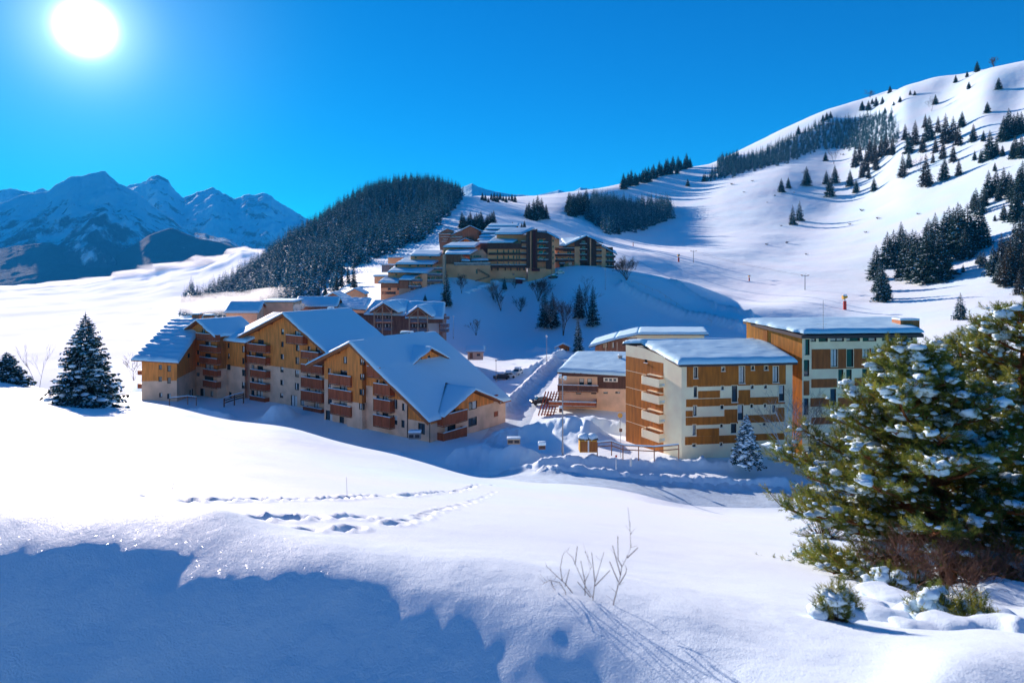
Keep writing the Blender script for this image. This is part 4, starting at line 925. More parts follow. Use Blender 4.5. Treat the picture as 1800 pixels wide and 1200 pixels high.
roof([gq_([(245,282),(712,305),(785,172),(325,165)], 205, 216)], GR, snow=.35, seed=70, ribs=(7, .22), nmax=60, m='edge')
roof([gq_([(690,365),(1180,378),(1230,196),(815,200)], 204, 216)], GR, snow=.35, seed=71, ribs=(7, .22), nmax=60, m='edge')
roof([gq_([(1190,410),(1655,420),(1680,222),(1240,210)], 203, 215)], GR, snow=.35, seed=72, ribs=(7, .22), nmax=60, m='edge')
mb = MB()
for x_ in (745, 1210):
    pass
for (ax, ay, lx, ly, rx, ry, posts, rails) in ((930,225,758,338,1108,338,(825,925,1035),((825,418,1035,462),(825,522,1035,566))), (1350,270,1200,380,1522,392,(1250,1355,1470),((1250,428,1470,468),(1250,532,1470,576)))):
    ap, lp, rp_ = P(*ZG_(ax, ay), 201), P(*ZG_(lx, ly), 201), P(*ZG_(rx, ry), 201); bkv = Vector((1.5, 11, 0))
    roof([(lp, ap, ap + bkv, lp + bkv), (ap, rp_, rp_ + bkv, ap + bkv)], GR, th=.35, snow=.7, seed=75 + ax, r=.6, name='porch_roof')
    m = MB(); Wp_ = Wall(col(ZG_(lx, 0)[0], 203.2), col(ZG_(rx, 0)[0], 203.2))
    for p_ in posts:
        t_, _ = Wp_.hit(ZG_(p_, 400)[0], 500); zt_ = float(np.interp(p_, [lx, ax, rx], [lp.z, ap.z, rp_.z])) - .4; m.bar(Wp_.pt(t_, -31, 1.2), Wp_.pt(t_, zt_, 1.2), .3)
    m.bar(Wp_.pt(Wp_.hit(ZG_(posts[0], 0)[0], 500)[0], lp.z - .2, 1.2), Wp_.pt(Wp_.hit(ZG_(posts[2], 0)[0], 500)[0], lp.z - .2, 1.2), .25)
    m.bar(Wp_.pt(Wp_.hit(ZG_(posts[0], 0)[0], 500)[0], lp.z - .2, 1.2), ap + Vector((0, .9, -.6)), .2); m.bar(Wp_.pt(Wp_.hit(ZG_(posts[2], 0)[0], 500)[0], rp_.z - .2, 1.2), ap + Vector((0, .9, -.6)), .2)
    m.build('porch_frame', 'greytan', GR)
    m = MB(); m.prism([Wp_.pt(Wp_.hit(ZG_(posts[0], 0)[0], 500)[0], lp.z - .4, -.3), Wp_.pt(Wp_.hit(ZG_(posts[2], 0)[0], 500)[0], rp_.z - .4, -.3), ap + Vector((0, 2.6, -.5))], (0, .1, 0)); m.build('gable_board', 'brownwood', GR)
    for r in rails: balcony(Wp_, GR, ZG_(*r), proj=1.2, m='bluegrey', snow=False)
    for (y0, y1) in ((372, 412), (478, 520)):
        for (x0, x1) in ((posts[0] + 18, posts[1] - 12), (posts[1] + 12, posts[2] - 18)):
            window(W, GR, W.rect(ZG_(x0, y0, x1, y1)), deep=-.12, curtain=[(.1, .3, 0, 1), (.6, .8, 0, 1)], mull=2)
m = MB(); r = W.rect(ZG_(1465, 470, 1605, 600)); m.box(W.pt(r[0], r[1], .01), W.d * (r[2] - r[0]), W.n * .12, (0, 0, r[3] - r[1])); m.build('panel', 'white', GR)
for r in ((1612,392,1718,418),(1612,480,1715,520),(1612,540,1715,575)): balcony(W, GR, ZG_(*r), proj=2.0, m='bluegrey')

# small roofs among the left chalets
def hut(name, label, cat, px0, px1, ytop, ybase, D, depth, m, ridge=None, snow=.45, th=.2, group=None, ov_=.5, door=True, win=True, seed=0):
    """small house: front wall facing the viewer; ridge=None gives a flat roof, 'front' a gable in front, 'side' a ridge along the front"""
    o = bld(name, label, cat, group); a, b = col(px0, D), col(px1, D); W_ = Wall(a, b); L = W_.L; zt_ = W_.hit(px0, ytop)[1]; zb = W_.hit(px0, ybase)[1] - .4
    dv = Vector((a.x / D * depth * .3, depth, 0)); hs_ = []; inn = (a + b) / 2 + dv / 2; rr = L * .26
    if door: hs_.append((L * .12, zb + .4, L * .12 + min(.9, L * .22), zb + 2.3 if zt_ - zb > 3 else zb + (zt_ - zb) * .8))
    if win: hs_.append((L * .6, zb + (zt_ - zb) * .45, L * .6 + min(1.0, L * .22), zb + (zt_ - zb) * .72))
    for i, h in enumerate(hs_): window(W_, o, h, deep=.1, mull=0, name='door' if (door and i == 0) else 'window', pane='brownwood' if (door and i == 0) else 'glass')
    top_ = zt_ if ridge != 'front' else [(0, zt_), (L / 2, zt_ + rr), (L, zt_)]
    build_wall(W_, o, zb, top_, m, hs_)
    build_wall(Wall(b + dv, a + dv, inside=inn), o, zb, top_, m)
    hs2_ = zt_ if ridge != 'side' else [(0, zt_), (depth * .5, zt_ + depth * .22), ((b + dv - b).length, zt_)]
    build_wall(Wall(a + dv, a, inside=inn), o, zb, hs2_, m); build_wall(Wall(b, b + dv, inside=inn), o, zb, hs2_, m)
    def q(t, k, z): p = W_.A + W_.d * t + dv * k; return Vector((p.x, p.y, z + .12))
    e = ov_ / depth
    if ridge is None: roof([(q(-ov_, -e, zt_), q(L + ov_, -e, zt_), q(L + ov_, 1 + e, zt_), q(-ov_, 1 + e, zt_))], o, th, snow, 'edge', seed)
    elif ridge == 'front':
        k_ = rr / (L / 2)
        roof([(q(-ov_, -e, zt_ - ov_ * k_), q(L / 2, -e, zt_ + rr), q(L / 2, 1 + e, zt_ + rr), q(-ov_, 1 + e, zt_ - ov_ * k_)), (q(L / 2, -e, zt_ + rr), q(L + ov_, -e, zt_ - ov_ * k_), q(L + ov_, 1 + e, zt_ - ov_ * k_), q(L / 2, 1 + e, zt_ + rr))], o, th, snow, 'fascia', seed, r=.35)
    else:
        hh = depth * .22
        roof([(q(-ov_, -e, zt_ - .2), q(L + ov_, -e, zt_ - .2), q(L + ov_, .5, zt_ + hh), q(-ov_, .5, zt_ + hh)), (q(-ov_, .5, zt_ + hh), q(L + ov_, .5, zt_ + hh), q(L + ov_, 1 + e, zt_ - .2), q(-ov_, 1 + e, zt_ - .2))], o, th, snow, 'fascia', seed, r=.4)
    return o
hut('flat_roofed_building', 'flat roofed beige building showing above the left chalet roofs beside two satellite dishes', 'building', 459, 515, 531, 700, 186, 12, 'plaster', None, .35, seed=80)
hut('flat_roofed_building', 'low building under thick snow just right of the leftmost chalet gable, behind its chimneys', 'building', 398, 452, 549, 700, 178, 10, 'plaster', 'side', .5, seed=81, door=False, win=False)
hut('flat_roofed_building', 'low snow covered roof between the satellite dishes and the grey chalet row', 'building', 520, 590, 538, 640, 200, 10, 'greywood', 'side', .5, seed=82, door=False, win=False)
hut('chalet', 'brown gabled chalet with a drooping snowy roof, left of the grey chalet row', 'house', 565, 606, 526, 600, 236, 12, 'brownwood', 'front', .5, seed=83)
hut('chalet', 'ochre chalet with a low curved snow roof behind the grey chalet row', 'house', 608, 640, 516, 560, 262, 10, 'tan', 'front', .4, seed=84)
hut('small_house', 'small beige house with a blue shaded snow roof, right of the long chalet roof', 'house', 822, 849, 617, 630, 190, 4.5, 'plaster', 'side', .35, seed=85)
hut('garden_hut', 'small red brown wooden hut with a snowy gable roof on the shaded slope', 'hut', 978, 1001, 610, 622, 222, 3.5, 'larch_dark', 'front', .4, seed=86)
for (px_, py_, lab, D_) in ((522, 541, 'larger satellite dish on the left chalet roofs', 182), (531, 538, 'smaller satellite dish just right of the larger one', 183)):
    o = thing('satellite_dish', lab, 'satellite dish', (0, 0, 0), 'satellite dishes on the roofs'); c = P(px_, py_, D_); m = MB(); V_ = []; n = 16
    rad = 1.05 if D_ == 182 else .8
    V_ = [c + Vector((0, .35, 0))] + [c + Vector((rad * .55 * math.cos(a * 2 * math.pi / n), .22, rad * .55 * math.sin(a * 2 * math.pi / n))) for a in range(n)] + [c + Vector((rad * math.cos(a * 2 * math.pi / n), 0, rad * math.sin(a * 2 * math.pi / n))) for a in range(n)]
    F_ = [(0, 1 + i, 1 + (i + 1) % n) for i in range(n)] + [(1 + i, 1 + n + i, 1 + n + (i + 1) % n, 1 + (i + 1) % n) for i in range(n)]
    m.add(V_, F_); m.build('dish', 'white', o); m = MB(); m.tube([c + Vector((0, .35, 0)), c + Vector((0, .8, -.2)), c + Vector((0, .8, -3.2))], .08); m.bar(c + Vector((0, .2, -rad * .8)), c + Vector((0, -.9, 0)), .05); m.build('mast', 'steel', o)
# ================================================================== UPPER HAMLET (far buildings on the knoll)
def fbox(o, px0, px1, ytop, ybot, D, depth, m, topr=None, name=None, skew=0.0):
    """block with a frontal wall at depth D; topr lets the top slope (left row, right row)"""
    a, b = P(px0, ytop, D), P(px1, topr if topr is not None else ytop, D + skew); zb = P(px0, ybot, D).z - (4 if ybot > 485 else 0)
    k = Vector((a.x / D * depth * .5, depth, 0)); mb = MB()
    A0, B0 = Vector((a.x, a.y, zb)), Vector((b.x, b.y, zb)); V_ = [A0, B0, b, a, A0 + k, B0 + k, b + k, a + k]
    mb.add(V_, [(0, 1, 2, 3), (5, 4, 7, 6), (1, 5, 6, 2), (4, 0, 3, 7), (3, 2, 6, 7), (1, 0, 4, 5)])
    return mb.build(name or PARTNAME.get(m, 'wall'), m, o)
def strip(o, r, D, proj, m='darkwood', name='balcony', snow=True, slab=True):
    x0, y0, x1, y1 = r; a, b = P(x0, y1, D - proj), P(x1, y1, D - proj); h = (y1 - y0) / FPX * D; mb = MB()
    mb.box(a, b - a, (0, .12, 0), (0, 0, h)); 
    if slab: mb.box(a - Vector((0, 0, .12)), b - a, (0, proj, 0), (0, 0, .16))
    for c in (a, b - Vector((.12, 0, 0))): mb.box(c, (.12, 0, 0), (0, proj, 0), (0, 0, h))
    ob = mb.build(name, m, o)
    if snow: s = MB(); s.box(a + Vector((0, -.06, h)), b - a, (0, .26, 0), (0, 0, .16)); s.build('snow', 'snow', ob)
    return ob
def fwin(o, r, D, m='frame_dark', name='window'):
    x0, y0, x1, y1 = r; a, b = P(x0, y1, D - .05), P(x1, y0, D - .05); mb = MB(); w, h = b.x - a.x, b.z - a.z
    mb.box(a, (w, 0, 0), (0, .04, 0), (0, 0, h), 0); f_ = .09
    for (x, z, ww, hh) in ((-f_, -f_, w + 2 * f_, f_), (-f_, h, w + 2 * f_, f_), (-f_, 0, f_, h), (w, 0, f_, h), (w / 2 - .03, 0, .06, h)): mb.box(a + Vector((x, -.05, z)), (ww, 0, 0), (0, .1, 0), (0, 0, hh), 1)
    return mb.build(name, ['glass', m], o)
def froof(o, r0, D0, r1, D1, snow=.7, m='edge', seed=0, th=.4):
    """roof from a front edge r0=(x0,y0,x1,y1) at D0 to a back edge r1 at D1"""
    q = [P(r0[0], r0[1], D0), P(r0[2], r0[3], D0), P(r1[2], r1[3], D1), P(r1[0], r1[1], D1)]
    return roof([q], o, th, snow, m, seed, r=.7, nmax=40)
def U(*r): return ZU(*r)
# main tower of the hamlet
T = bld('hillside_apartment_tower', 'large tan block with dark balcony bands and a maroon shaft on the knoll', 'apartment building')
D0 = 306
fbox(T, *[ZU(165, 0)[0], ZU(825, 0)[0], ZU(0, 400)[1], 500], D0, 16, 'tan')
fbox(T, ZU(318, 0)[0], ZU(822, 0)[0], ZU(0, 262)[1], 480, D0 + 5, 16, 'tan')
strip(T, U(160, 408, 738, 500), D0, 1.6, 'darkwood', 'cladding', snow=False)
for y0, y1 in ((570, 602), (675, 707), (772, 820)): strip(T, U(178, y0, 826, y1), D0, 1.7, snow=(y0 == 772))
for y0 in (375, 472, 570, 675): strip(T, U(735, y0, 826, y0 + 32), D0 + 2, 2.6)
for x in (225, 330, 455, 548, 655, 700, 770): strip(T, U(x, 822, x + 18, 870), D0, 1.2, 'darkwood', 'bracket', snow=False, slab=False)
for yy in (520, 622, 722):
    for x in (325, 430, 510, 595, 650, 690): fwin(T, U(x, yy, x + 14, yy + 44), D0)
fwin(T, U(590, 910, 612, 950), D0); fwin(T, U(548, 1015, 570, 1100), D0); fwin(T, U(855, 985, 875, 1030), D0 - 1)
strip(T, U(215, 1010, 1010, 1110), D0, .8, 'stone', 'plinth', snow=False)
fbox(T, ZU(818, 0)[0], ZU(1005, 0)[0], ZU(0, 220)[1], ZU(0, 830)[1], D0 - 2, 14, 'darkwood', topr=ZU(0, 165)[1])
strip(T, U(880, 205, 905, 838), D0 - 2, .5, 'tan', 'pier', snow=False); strip(T, U(935, 190, 975, 820), D0 - 2, .7, 'maroon', 'shaft', snow=False)
fbox(T, ZU(840, 0)[0], ZU(1150, 0)[0], ZU(0, 830)[1], 500, D0 - 1.5, 12, 'tan')
fbox(T, ZU(985, 0)[0], ZU(1150, 0)[0], ZU(0, 205)[1], ZU(0, 840)[1], D0 + 1, 14, 'tan')
strip(T, U(975, 200, 1165, 325), D0 + 1, 1.8, 'darkwood', 'cladding', snow=False)
for y0 in (392, 490, 585, 685):
    strip(T, U(978, y0, 1190, y0 + 34), D0 + 1, 2.2); fwin(T, U(1030, y0 - 44, 1100, y0 - 6), D0 + 1); fwin(T, U(1120, y0 - 40, 1140, y0 - 14), D0 + 1)
fbox(T, ZU(1150, 0)[0], ZU(1248, 0)[0], ZU(0, 228)[1], ZU(0, 845)[1], D0 - 1, 14, 'darkwood', topr=ZU(0, 285)[1])
fbox(T, ZU(1150, 0)[0], ZU(1240, 0)[0], ZU(0, 840)[1], 500, D0 - .6, 12, 'tan')
fbox(T, ZU(1244, 0)[0], ZU(1302, 0)[0], ZU(0, 288)[1], 492, D0, 14, 'tan'); fbox(T, ZU(1300, 0)[0], ZU(1375, 0)[0], ZU(0, 330)[1], ZU(0, 480)[1], D0 + 2, 10, 'tan')
for y0 in (355, 455, 545, 640, 740): fwin(T, U(1262, y0, 1276, y0 + 24), D0)
m_ = MB(); m_.box(P(ZU(1045, 0)[0], ZU(0, 880)[1], D0 - 4), (-3.6, 0, 0), (0, 2.6, 0), (0, 0, 1.2)); m_.build('balcony', 'maroon', T)
froof(T, U(165, 402, 590, 396), D0 - 2.4, U(300, 300, 742, 322), D0 + 12, seed=90)
froof(T, U(285, 254, 735, 256), D0 + 2, U(395, 172, 960, 160), D0 + 16, seed=91)
froof(T, U(985, 212, 1165, 228), D0 - 1.5, U(965, 165, 1150, 180), D0 + 14, seed=92, snow=.15)
froof(T, U(1165, 228, 1380, 338), D0 - 1.8, U(1150, 200, 1360, 300), D0 + 12, seed=93, snow=.15)
m_ = MB(); m_.box(P(ZU(640, 0)[0], ZU(0, 1090)[1], D0 - 3), (3.0, 0, 0), (0, 3, 0), (0, 0, 2.6)); e_ = m_.build('porch', 'maroon', T)
s_ = MB(); s_.box(P(ZU(632, 0)[0], ZU(0, 1010)[1], D0 - 3.4), (4.4, 0, -.4), (0, 3.4, 0), (0, 0, .6)); s_.build('snow', 'snow', e_, bevel=.2)
# right-hand block
B = bld('hillside_apartment_block', 'dark and tan block stepping down at the right end of the knoll', 'apartment building')
D1 = 322
def V_(*r): return ZV(*r)
def vb(x0, x1, y0, y1, dd, m, y0r=None): return fbox(B, ZV(x0, 0)[0], ZV(x1, 0)[0], ZV(0, y0)[1], ZV(0, y1)[1], D1 + dd, 13, m, topr=None if y0r is None else ZV(0, y0r)[1])
vb(285, 665, 405, 850, 1, 'tan', 330); strip(B, V_(440, 415, 665, 505), D1 + 1, 1.2, 'darkwood', 'cladding', snow=False)
for y0 in (445, 560, 665): strip(B, V_(280, y0, 660, y0 + 42), D1 + 1, 1.8)
for (x, y) in ((520, 520), (560, 520), (525, 630), (565, 630), (595, 425), (300, 630), (330, 520), (410, 630)): fwin(B, V_(x, y, x + 22, y + 36), D1 + 1)
m_ = MB(); 
fwin(B, V_(540, 715, 600, 775), D1 + 1, 'white'); strip(B, V_(365, 730, 470, 752), D1 + 1, 2.5, 'bluegrey', 'porch_roof')
for x in (370, 405, 440): strip(B, V_(x, 752, x + 14, 835), D1 + 1, 2.4, 'greytan', 'post', snow=False, slab=False)
vb(655, 760, 380, 860, -1, 'tan', 300); strip(B, V_(655, 300, 770, 415), D1 - 1, .3, 'darkwood', 'cladding', snow=False)
vb(750, 905, 230, 860, 0, 'darkwood', 215)
for y0 in (365, 470, 570, 670): strip(B, V_(755, y0, 905, y0 + 36), D1, 1.8); fwin(B, V_(800, y0 - 50, 850, y0 - 4), D1, 'white')
vb(895, 980, 225, 860, -2, 'darkwood', 250); strip(B, V_(945, 250, 975, 800), D1 - 2, .5, 'tan', 'pier', snow=False)
vb(975, 1075, 250, 870, -1, 'darkwood', 320); vb(1065, 1180, 320, 880, 0, 'tan', 380)
for y0 in (375, 480, 590, 690, 790): strip(B, V_(1070, y0, 1175, y0 + 34), D1, 1.8)
vb(870, 1075, 785, 860, -2.5, 'tan'); vb(1165, 1255, 400, 900, -1.5, 'tan', 415); vb(1250, 1395, 420, 905, 0, 'greytan', 510)
strip(B, V_(1250, 430, 1390, 500), D1, .4, 'darkwood', 'cladding', snow=False)
for y0 in (590, 690, 790):
    strip(B, V_(1250, y0, 1440, y0 + 38), D1, 1.8)
    for x in (1280, 1340): fwin(B, V_(x, y0 - 50, x + 26, y0 - 4), D1)
strip(B, V_(1398, 560, 1410, 905), D1, 1.6, 'darkwood', 'post', snow=False, slab=False)
froof(B, V_(355, 402, 480, 402), D1 - 1.5, V_(440, 318, 690, 330), D1 + 12, seed=100); froof(B, V_(480, 402, 900, 205), D1 - 1.5, V_(400, 270, 700, 268), D1 + 14, seed=101, snow=.6)
froof(B, V_(895, 222, 1205, 345), D1 - 3, V_(905, 200, 1190, 300), D1 + 12, seed=102, snow=.15); froof(B, V_(1160, 400, 1475, 568), D1 - 2.5, V_(1180, 380, 1440, 500), D1 + 12, seed=103, snow=.15)
# stepped block on the left
S = bld('stepped_apartment_block', 'ochre terraced block whose snowy roofs step down the slope, left of the large tower', 'apartment building')
D2 = 292
def L(*r): return ZL(*r)
def lb(x0, x1, y0, y1, dd, m, y0r=None, dep=12): return fbox(S, ZL(x0, 0)[0], ZL(x1, 0)[0], ZL(0, y0)[1], ZL(0, y1)[1], D2 + dd, dep, m, topr=None if y0r is None else ZL(0, y0r)[1])
lb(230, 610, 450, 690, 0, 'tan'); strip(S, L(235, 455, 480, 512), D2, .3, 'brownwood', 'cladding', snow=False); strip(S, L(480, 420, 615, 520), D2 - 1, .5, 'brownwood', 'cladding', snow=False)
lb(480, 640, 400, 640, -1, 'greytan'); lb(610, 800, 400, 600, 0, 'tan', 325); lb(795, 870, 322, 590, -1.5, 'tan'); lb(865, 1095, 320, 560, 0, 'greytan', 210)
lb(1080, 1112, 55, 520, -2, 'greytan')
lb(330, 1080, 305, 560, 6, 'tan'); lb(430, 1085, 190, 420, 12, 'tan'); lb(640, 1090, 75, 330, 18, 'tan')
for (x0, y0, x1) in ((610, 490, 785), (640, 400, 800), (865, 405, 1090), (865, 485, 1085), (870, 320, 1090), (960, 240, 1090), (620, 560, 760)): strip(S, L(x0, y0, x1, y0 + 26), D2, 1.8, 'bluegrey')
for (x, y) in ((735, 370), (740, 455), (870, 370), (930, 370), (995, 370), (1025, 370), (870, 450), (930, 450), (1000, 290), (1030, 290), (460, 520), (330, 520), (510, 575), (590, 550), (1000, 220), (665, 455), (640, 515)): fwin(S, L(x, y, x + 34, y + 24), D2 - .2)
fwin(S, L(250, 570, 430, 600), D2); 
froof(S, L(195, 442, 470, 448), D2 - 1.8, L(320, 345, 560, 370), D2 + 12, seed=110); froof(S, L(478, 402, 640, 408), D2 - 3, L(600, 310, 800, 312), D2 + 12, seed=111)
froof(S, L(620, 408, 650, 408), D2 - 3, L(790, 312, 860, 318), D2 + 10, seed=112); froof(S, L(325, 300, 620, 304), D2 + 3, L(420, 222, 1000, 240), D2 + 18, seed=113)
froof(S, L(620, 304, 870, 316), D2 + 2, L(700, 245, 1000, 238), D2 + 14, seed=114); froof(S, L(430, 188, 955, 192), D2 + 10, L(560, 110, 1085, 112), D2 + 26, seed=115)
froof(S, L(640, 72, 1040, 78), D2 + 16, L(700, 5, 1110, 18), D2 + 32, seed=116)
for (x, y) in ((430, 205), (620, 205), (730, 205), (850, 205), (915, 205), (700, 90), (900, 90), (430, 325)): fwin(S, L(x, y, x + 22, y + 14), D2 + (12 if y > 150 and y < 300 else 18 if y < 150 else 6) - .2)
hut('annex_house', 'small house under a square snowy roof, just left of the stepped block', 'house', 658, 682, 486, 497, 300, 9, 'tan', None, .6, seed=120, door=False)
hut('annex_house', 'bluish snow capped annex above the square roofed one, left of the stepped block', 'house', 671, 694, 466, 477, 325, 9, 'bluegrey', None, .5, seed=121, door=False)
hut('annex_house', 'topmost small snow roof stepping up left of the stepped block', 'house', 682, 716, 453, 462, 345, 9, 'tan', None, .5, seed=122, door=False)
# middle building and retaining wall
Mm = bld('terrace_building', 'dark gabled building on a long tan retaining wall, between the stepped block and the tower', 'building')
D3 = 302
def mm(x0, x1, y0, y1, dd, m, y0r=None, dep=12): return fbox(Mm, ZM(x0, 0)[0], ZM(x1, 0)[0], ZM(0, y0)[1], ZM(0, y1)[1], D3 + dd, dep, m, topr=None if y0r is None else ZM(0, y0r)[1])
fbox(Mm, 781, 862, 464, 500, D3 - 1, 10, 'tan'); mm(430, 800, 905, 1250, 0, 'brownwood'); mm(800, 1010, 900, 1250, .6, 'greytan', 1060)
mm(1010, 1300, 900, 1250, 6, 'greytan', 770); mm(1300, 1480, 770, 1250, 6, 'greytan', 960); mm(390, 1250, 740, 960, 14, 'tan'); mm(1260, 1470, 650, 900, 16, 'darkwood'); mm(1230, 1560, 720, 860, 17, 'tan')
froof(Mm, ZM(430, 890)+ZM(1010, 890), D3 - 1, ZM(470, 815)+ZM(1200, 795), D3 + 14, seed=130); froof(Mm, ZM(385, 722)+ZM(1130, 728), D3 + 12, ZM(560, 640)+ZM(1270, 628), D3 + 26, seed=131)
froof(Mm, ZM(820, 1040)+ZM(1020, 1050), D3 - 2, ZM(820, 990)+ZM(960, 995), D3 + 3, seed=132, snow=.4); froof(Mm, ZM(1040, 1040)+ZM(1450, 1030), D3 + 2, ZM(1040, 985)+ZM(1440, 985), D3 + 8, seed=133, snow=.4)
for x in (1030, 1100, 1150, 1190, 1240): fwin(Mm, ZM(x, 930)+ZM(x + 34, 960), D3 + 5.8)
for x in (1130, 1210, 1290): fwin(Mm, ZM(x, 1060)+ZM(x + 50, 1130), D3 + 5.8)
for x in (1420, 1110): fwin(Mm, ZM(x, 750)+ZM(x + 24, 770), D3 + 13.8)
strip(Mm, (798, 462, 862, 466), D3 - 1, .4, 'stone', 'parapet')
m_ = MB(); a0, a1 = P(839, 474, D3 - 2), P(861, 486, D3 - 2)
for k in range(14): m_.box(a0.lerp(a1, k / 14) - Vector((0, 0, .3)), (.6, 0, 0), (0, -1.8, 0), (0, 0, .3))
m_.bar(a0 + Vector((0, -1.8, .5)), a1 + Vector((0, -1.8, .5)), .12, .3); a2 = P(836, 496, D3 - 6)
m_.bar(a1 + Vector((0, -1.8, 0)), a2 + Vector((0, 0, .6)), 1.2, .4); m_.build('stairs', 'brownwood', Mm)
fwin(Mm, (837, 474, 839.5, 481), D3 - 1)
# brown gabled pair above
Dn = 356
G1 = bld('brown_chalet_block', 'dark brown chalet block with a wide plain gable above the terrace building', 'apartment building')
def ng(o, pts, dep=12, m='brownwood', dd=0):
    q = [P(*ZM(*p), Dn + dd) for p in pts]; zl = min(v.z for v in q) + .5; q = [Vector((v.x, v.y, v.z - 9 if v.z < zl else v.z)) for v in q]; mb = MB(); mb.prism(q, (q[0].x / Dn * dep * .4, dep, 0)); return mb.build(PARTNAME[m], m, o)
ng(G1, [(840, 330), (1020, 240), (1220, 330), (1220, 640), (840, 640)]); ng(G1, [(590, 440), (840, 330), (840, 640), (590, 640)], m='greywood', dd=1); ng(G1, [(1220, 340), (1330, 380), (1330, 640), (1220, 640)], m='brownwood', dd=2)
ng(G1, [(700, 640), (900, 520), (1000, 560), (1000, 640)], m='larch', dd=-2); 
for (x, y) in ((620, 450), (700, 480), (780, 470), (600, 560), (650, 580)): fwin(G1, ZM(x, y)+ZM(x + 60, y + 38), Dn + .9, 'white')
for (x0, y0, x1) in ((590, 505, 840), (680, 560, 850)): strip(G1, ZM(x0, y0 - 12)+ZM(x1, y0 + 12), Dn + 1, 1.5, 'greywood')
roof([(P(*ZM(575, 440), Dn - 1), P(*ZM(1020, 222), Dn - 1), P(*ZM(1020, 222), Dn + 12), P(*ZM(575, 440), Dn + 12)), (P(*ZM(1020, 222), Dn - 1), P(*ZM(1345, 375), Dn - 1), P(*ZM(1345, 375), Dn + 12), P(*ZM(1020, 222), Dn + 12)),
      (P(*ZM(690, 640), Dn - 3.5), P(*ZM(905, 515), Dn - 3.5), P(*ZM(905, 515), Dn + 1), P(*ZM(690, 640), Dn + 1)), (P(*ZM(905, 515), Dn - 3.5), P(*ZM(1130, 610), Dn - 3.5), P(*ZM(1130, 610), Dn + 1), P(*ZM(905, 515), Dn + 1))], G1, th=.3, snow=.3, m='edge', seed=140, nmax=20)
G2 = bld('brown_chalet_block', 'smaller brown chalet block with snow lined balconies, leftmost of the brown pair', 'apartment building')
ng(G2, [(285, 400), (480, 300), (620, 340), (620, 720), (360, 720), (285, 560)], m='greywood', dd=4)
for (x0, y0, x1) in ((300, 440, 560), (330, 500, 540), (390, 560, 500), (350, 610, 470)): strip(G2, ZM(x0, y0 - 16)+ZM(x1, y0 + 12), Dn + 4, 1.8, 'brownwood')
for (x, y) in ((310, 445), (360, 400), (440, 455), (500, 400), (390, 515), (560, 480)): fwin(G2, ZM(x, y)+ZM(x + 50, y + 34), Dn + 3.9, 'white')
roof([(P(*ZM(270, 405), Dn + 3), P(*ZM(480, 288), Dn + 3), P(*ZM(480, 288), Dn + 14), P(*ZM(270, 405), Dn + 14)), (P(*ZM(480, 288), Dn + 3), P(*ZM(640, 340), Dn + 3), P(*ZM(640, 340), Dn + 14), P(*ZM(480, 288), Dn + 14))], G2, th=.3, snow=.3, m='edge', seed=150, nmax=20)
# striped terraces of snow behind
St = bld('terraced_block', 'row of blue and white striped snow terraces just behind the large tower', 'apartment building')
for k, (x0, x1, y) in enumerate(((840, 870, 426.5), (840, 876, 421), (843, 884, 415), (847, 892, 408.5), (853, 900, 402), (858, 905, 396.5))):
    Dk = 330 + 9 * k; fbox(St, x0 + 1, x1 + 6, y + 1.2, y + 12, Dk, 9, 'brownwood'); froof(St, (x0 - 1, y + 1, x1 + 6, y + 1), Dk - 2.5, (x0 + 4, y - 3, x1 + 8, y - 3), Dk + 9, seed=160 + k, snow=.5, th=.2)
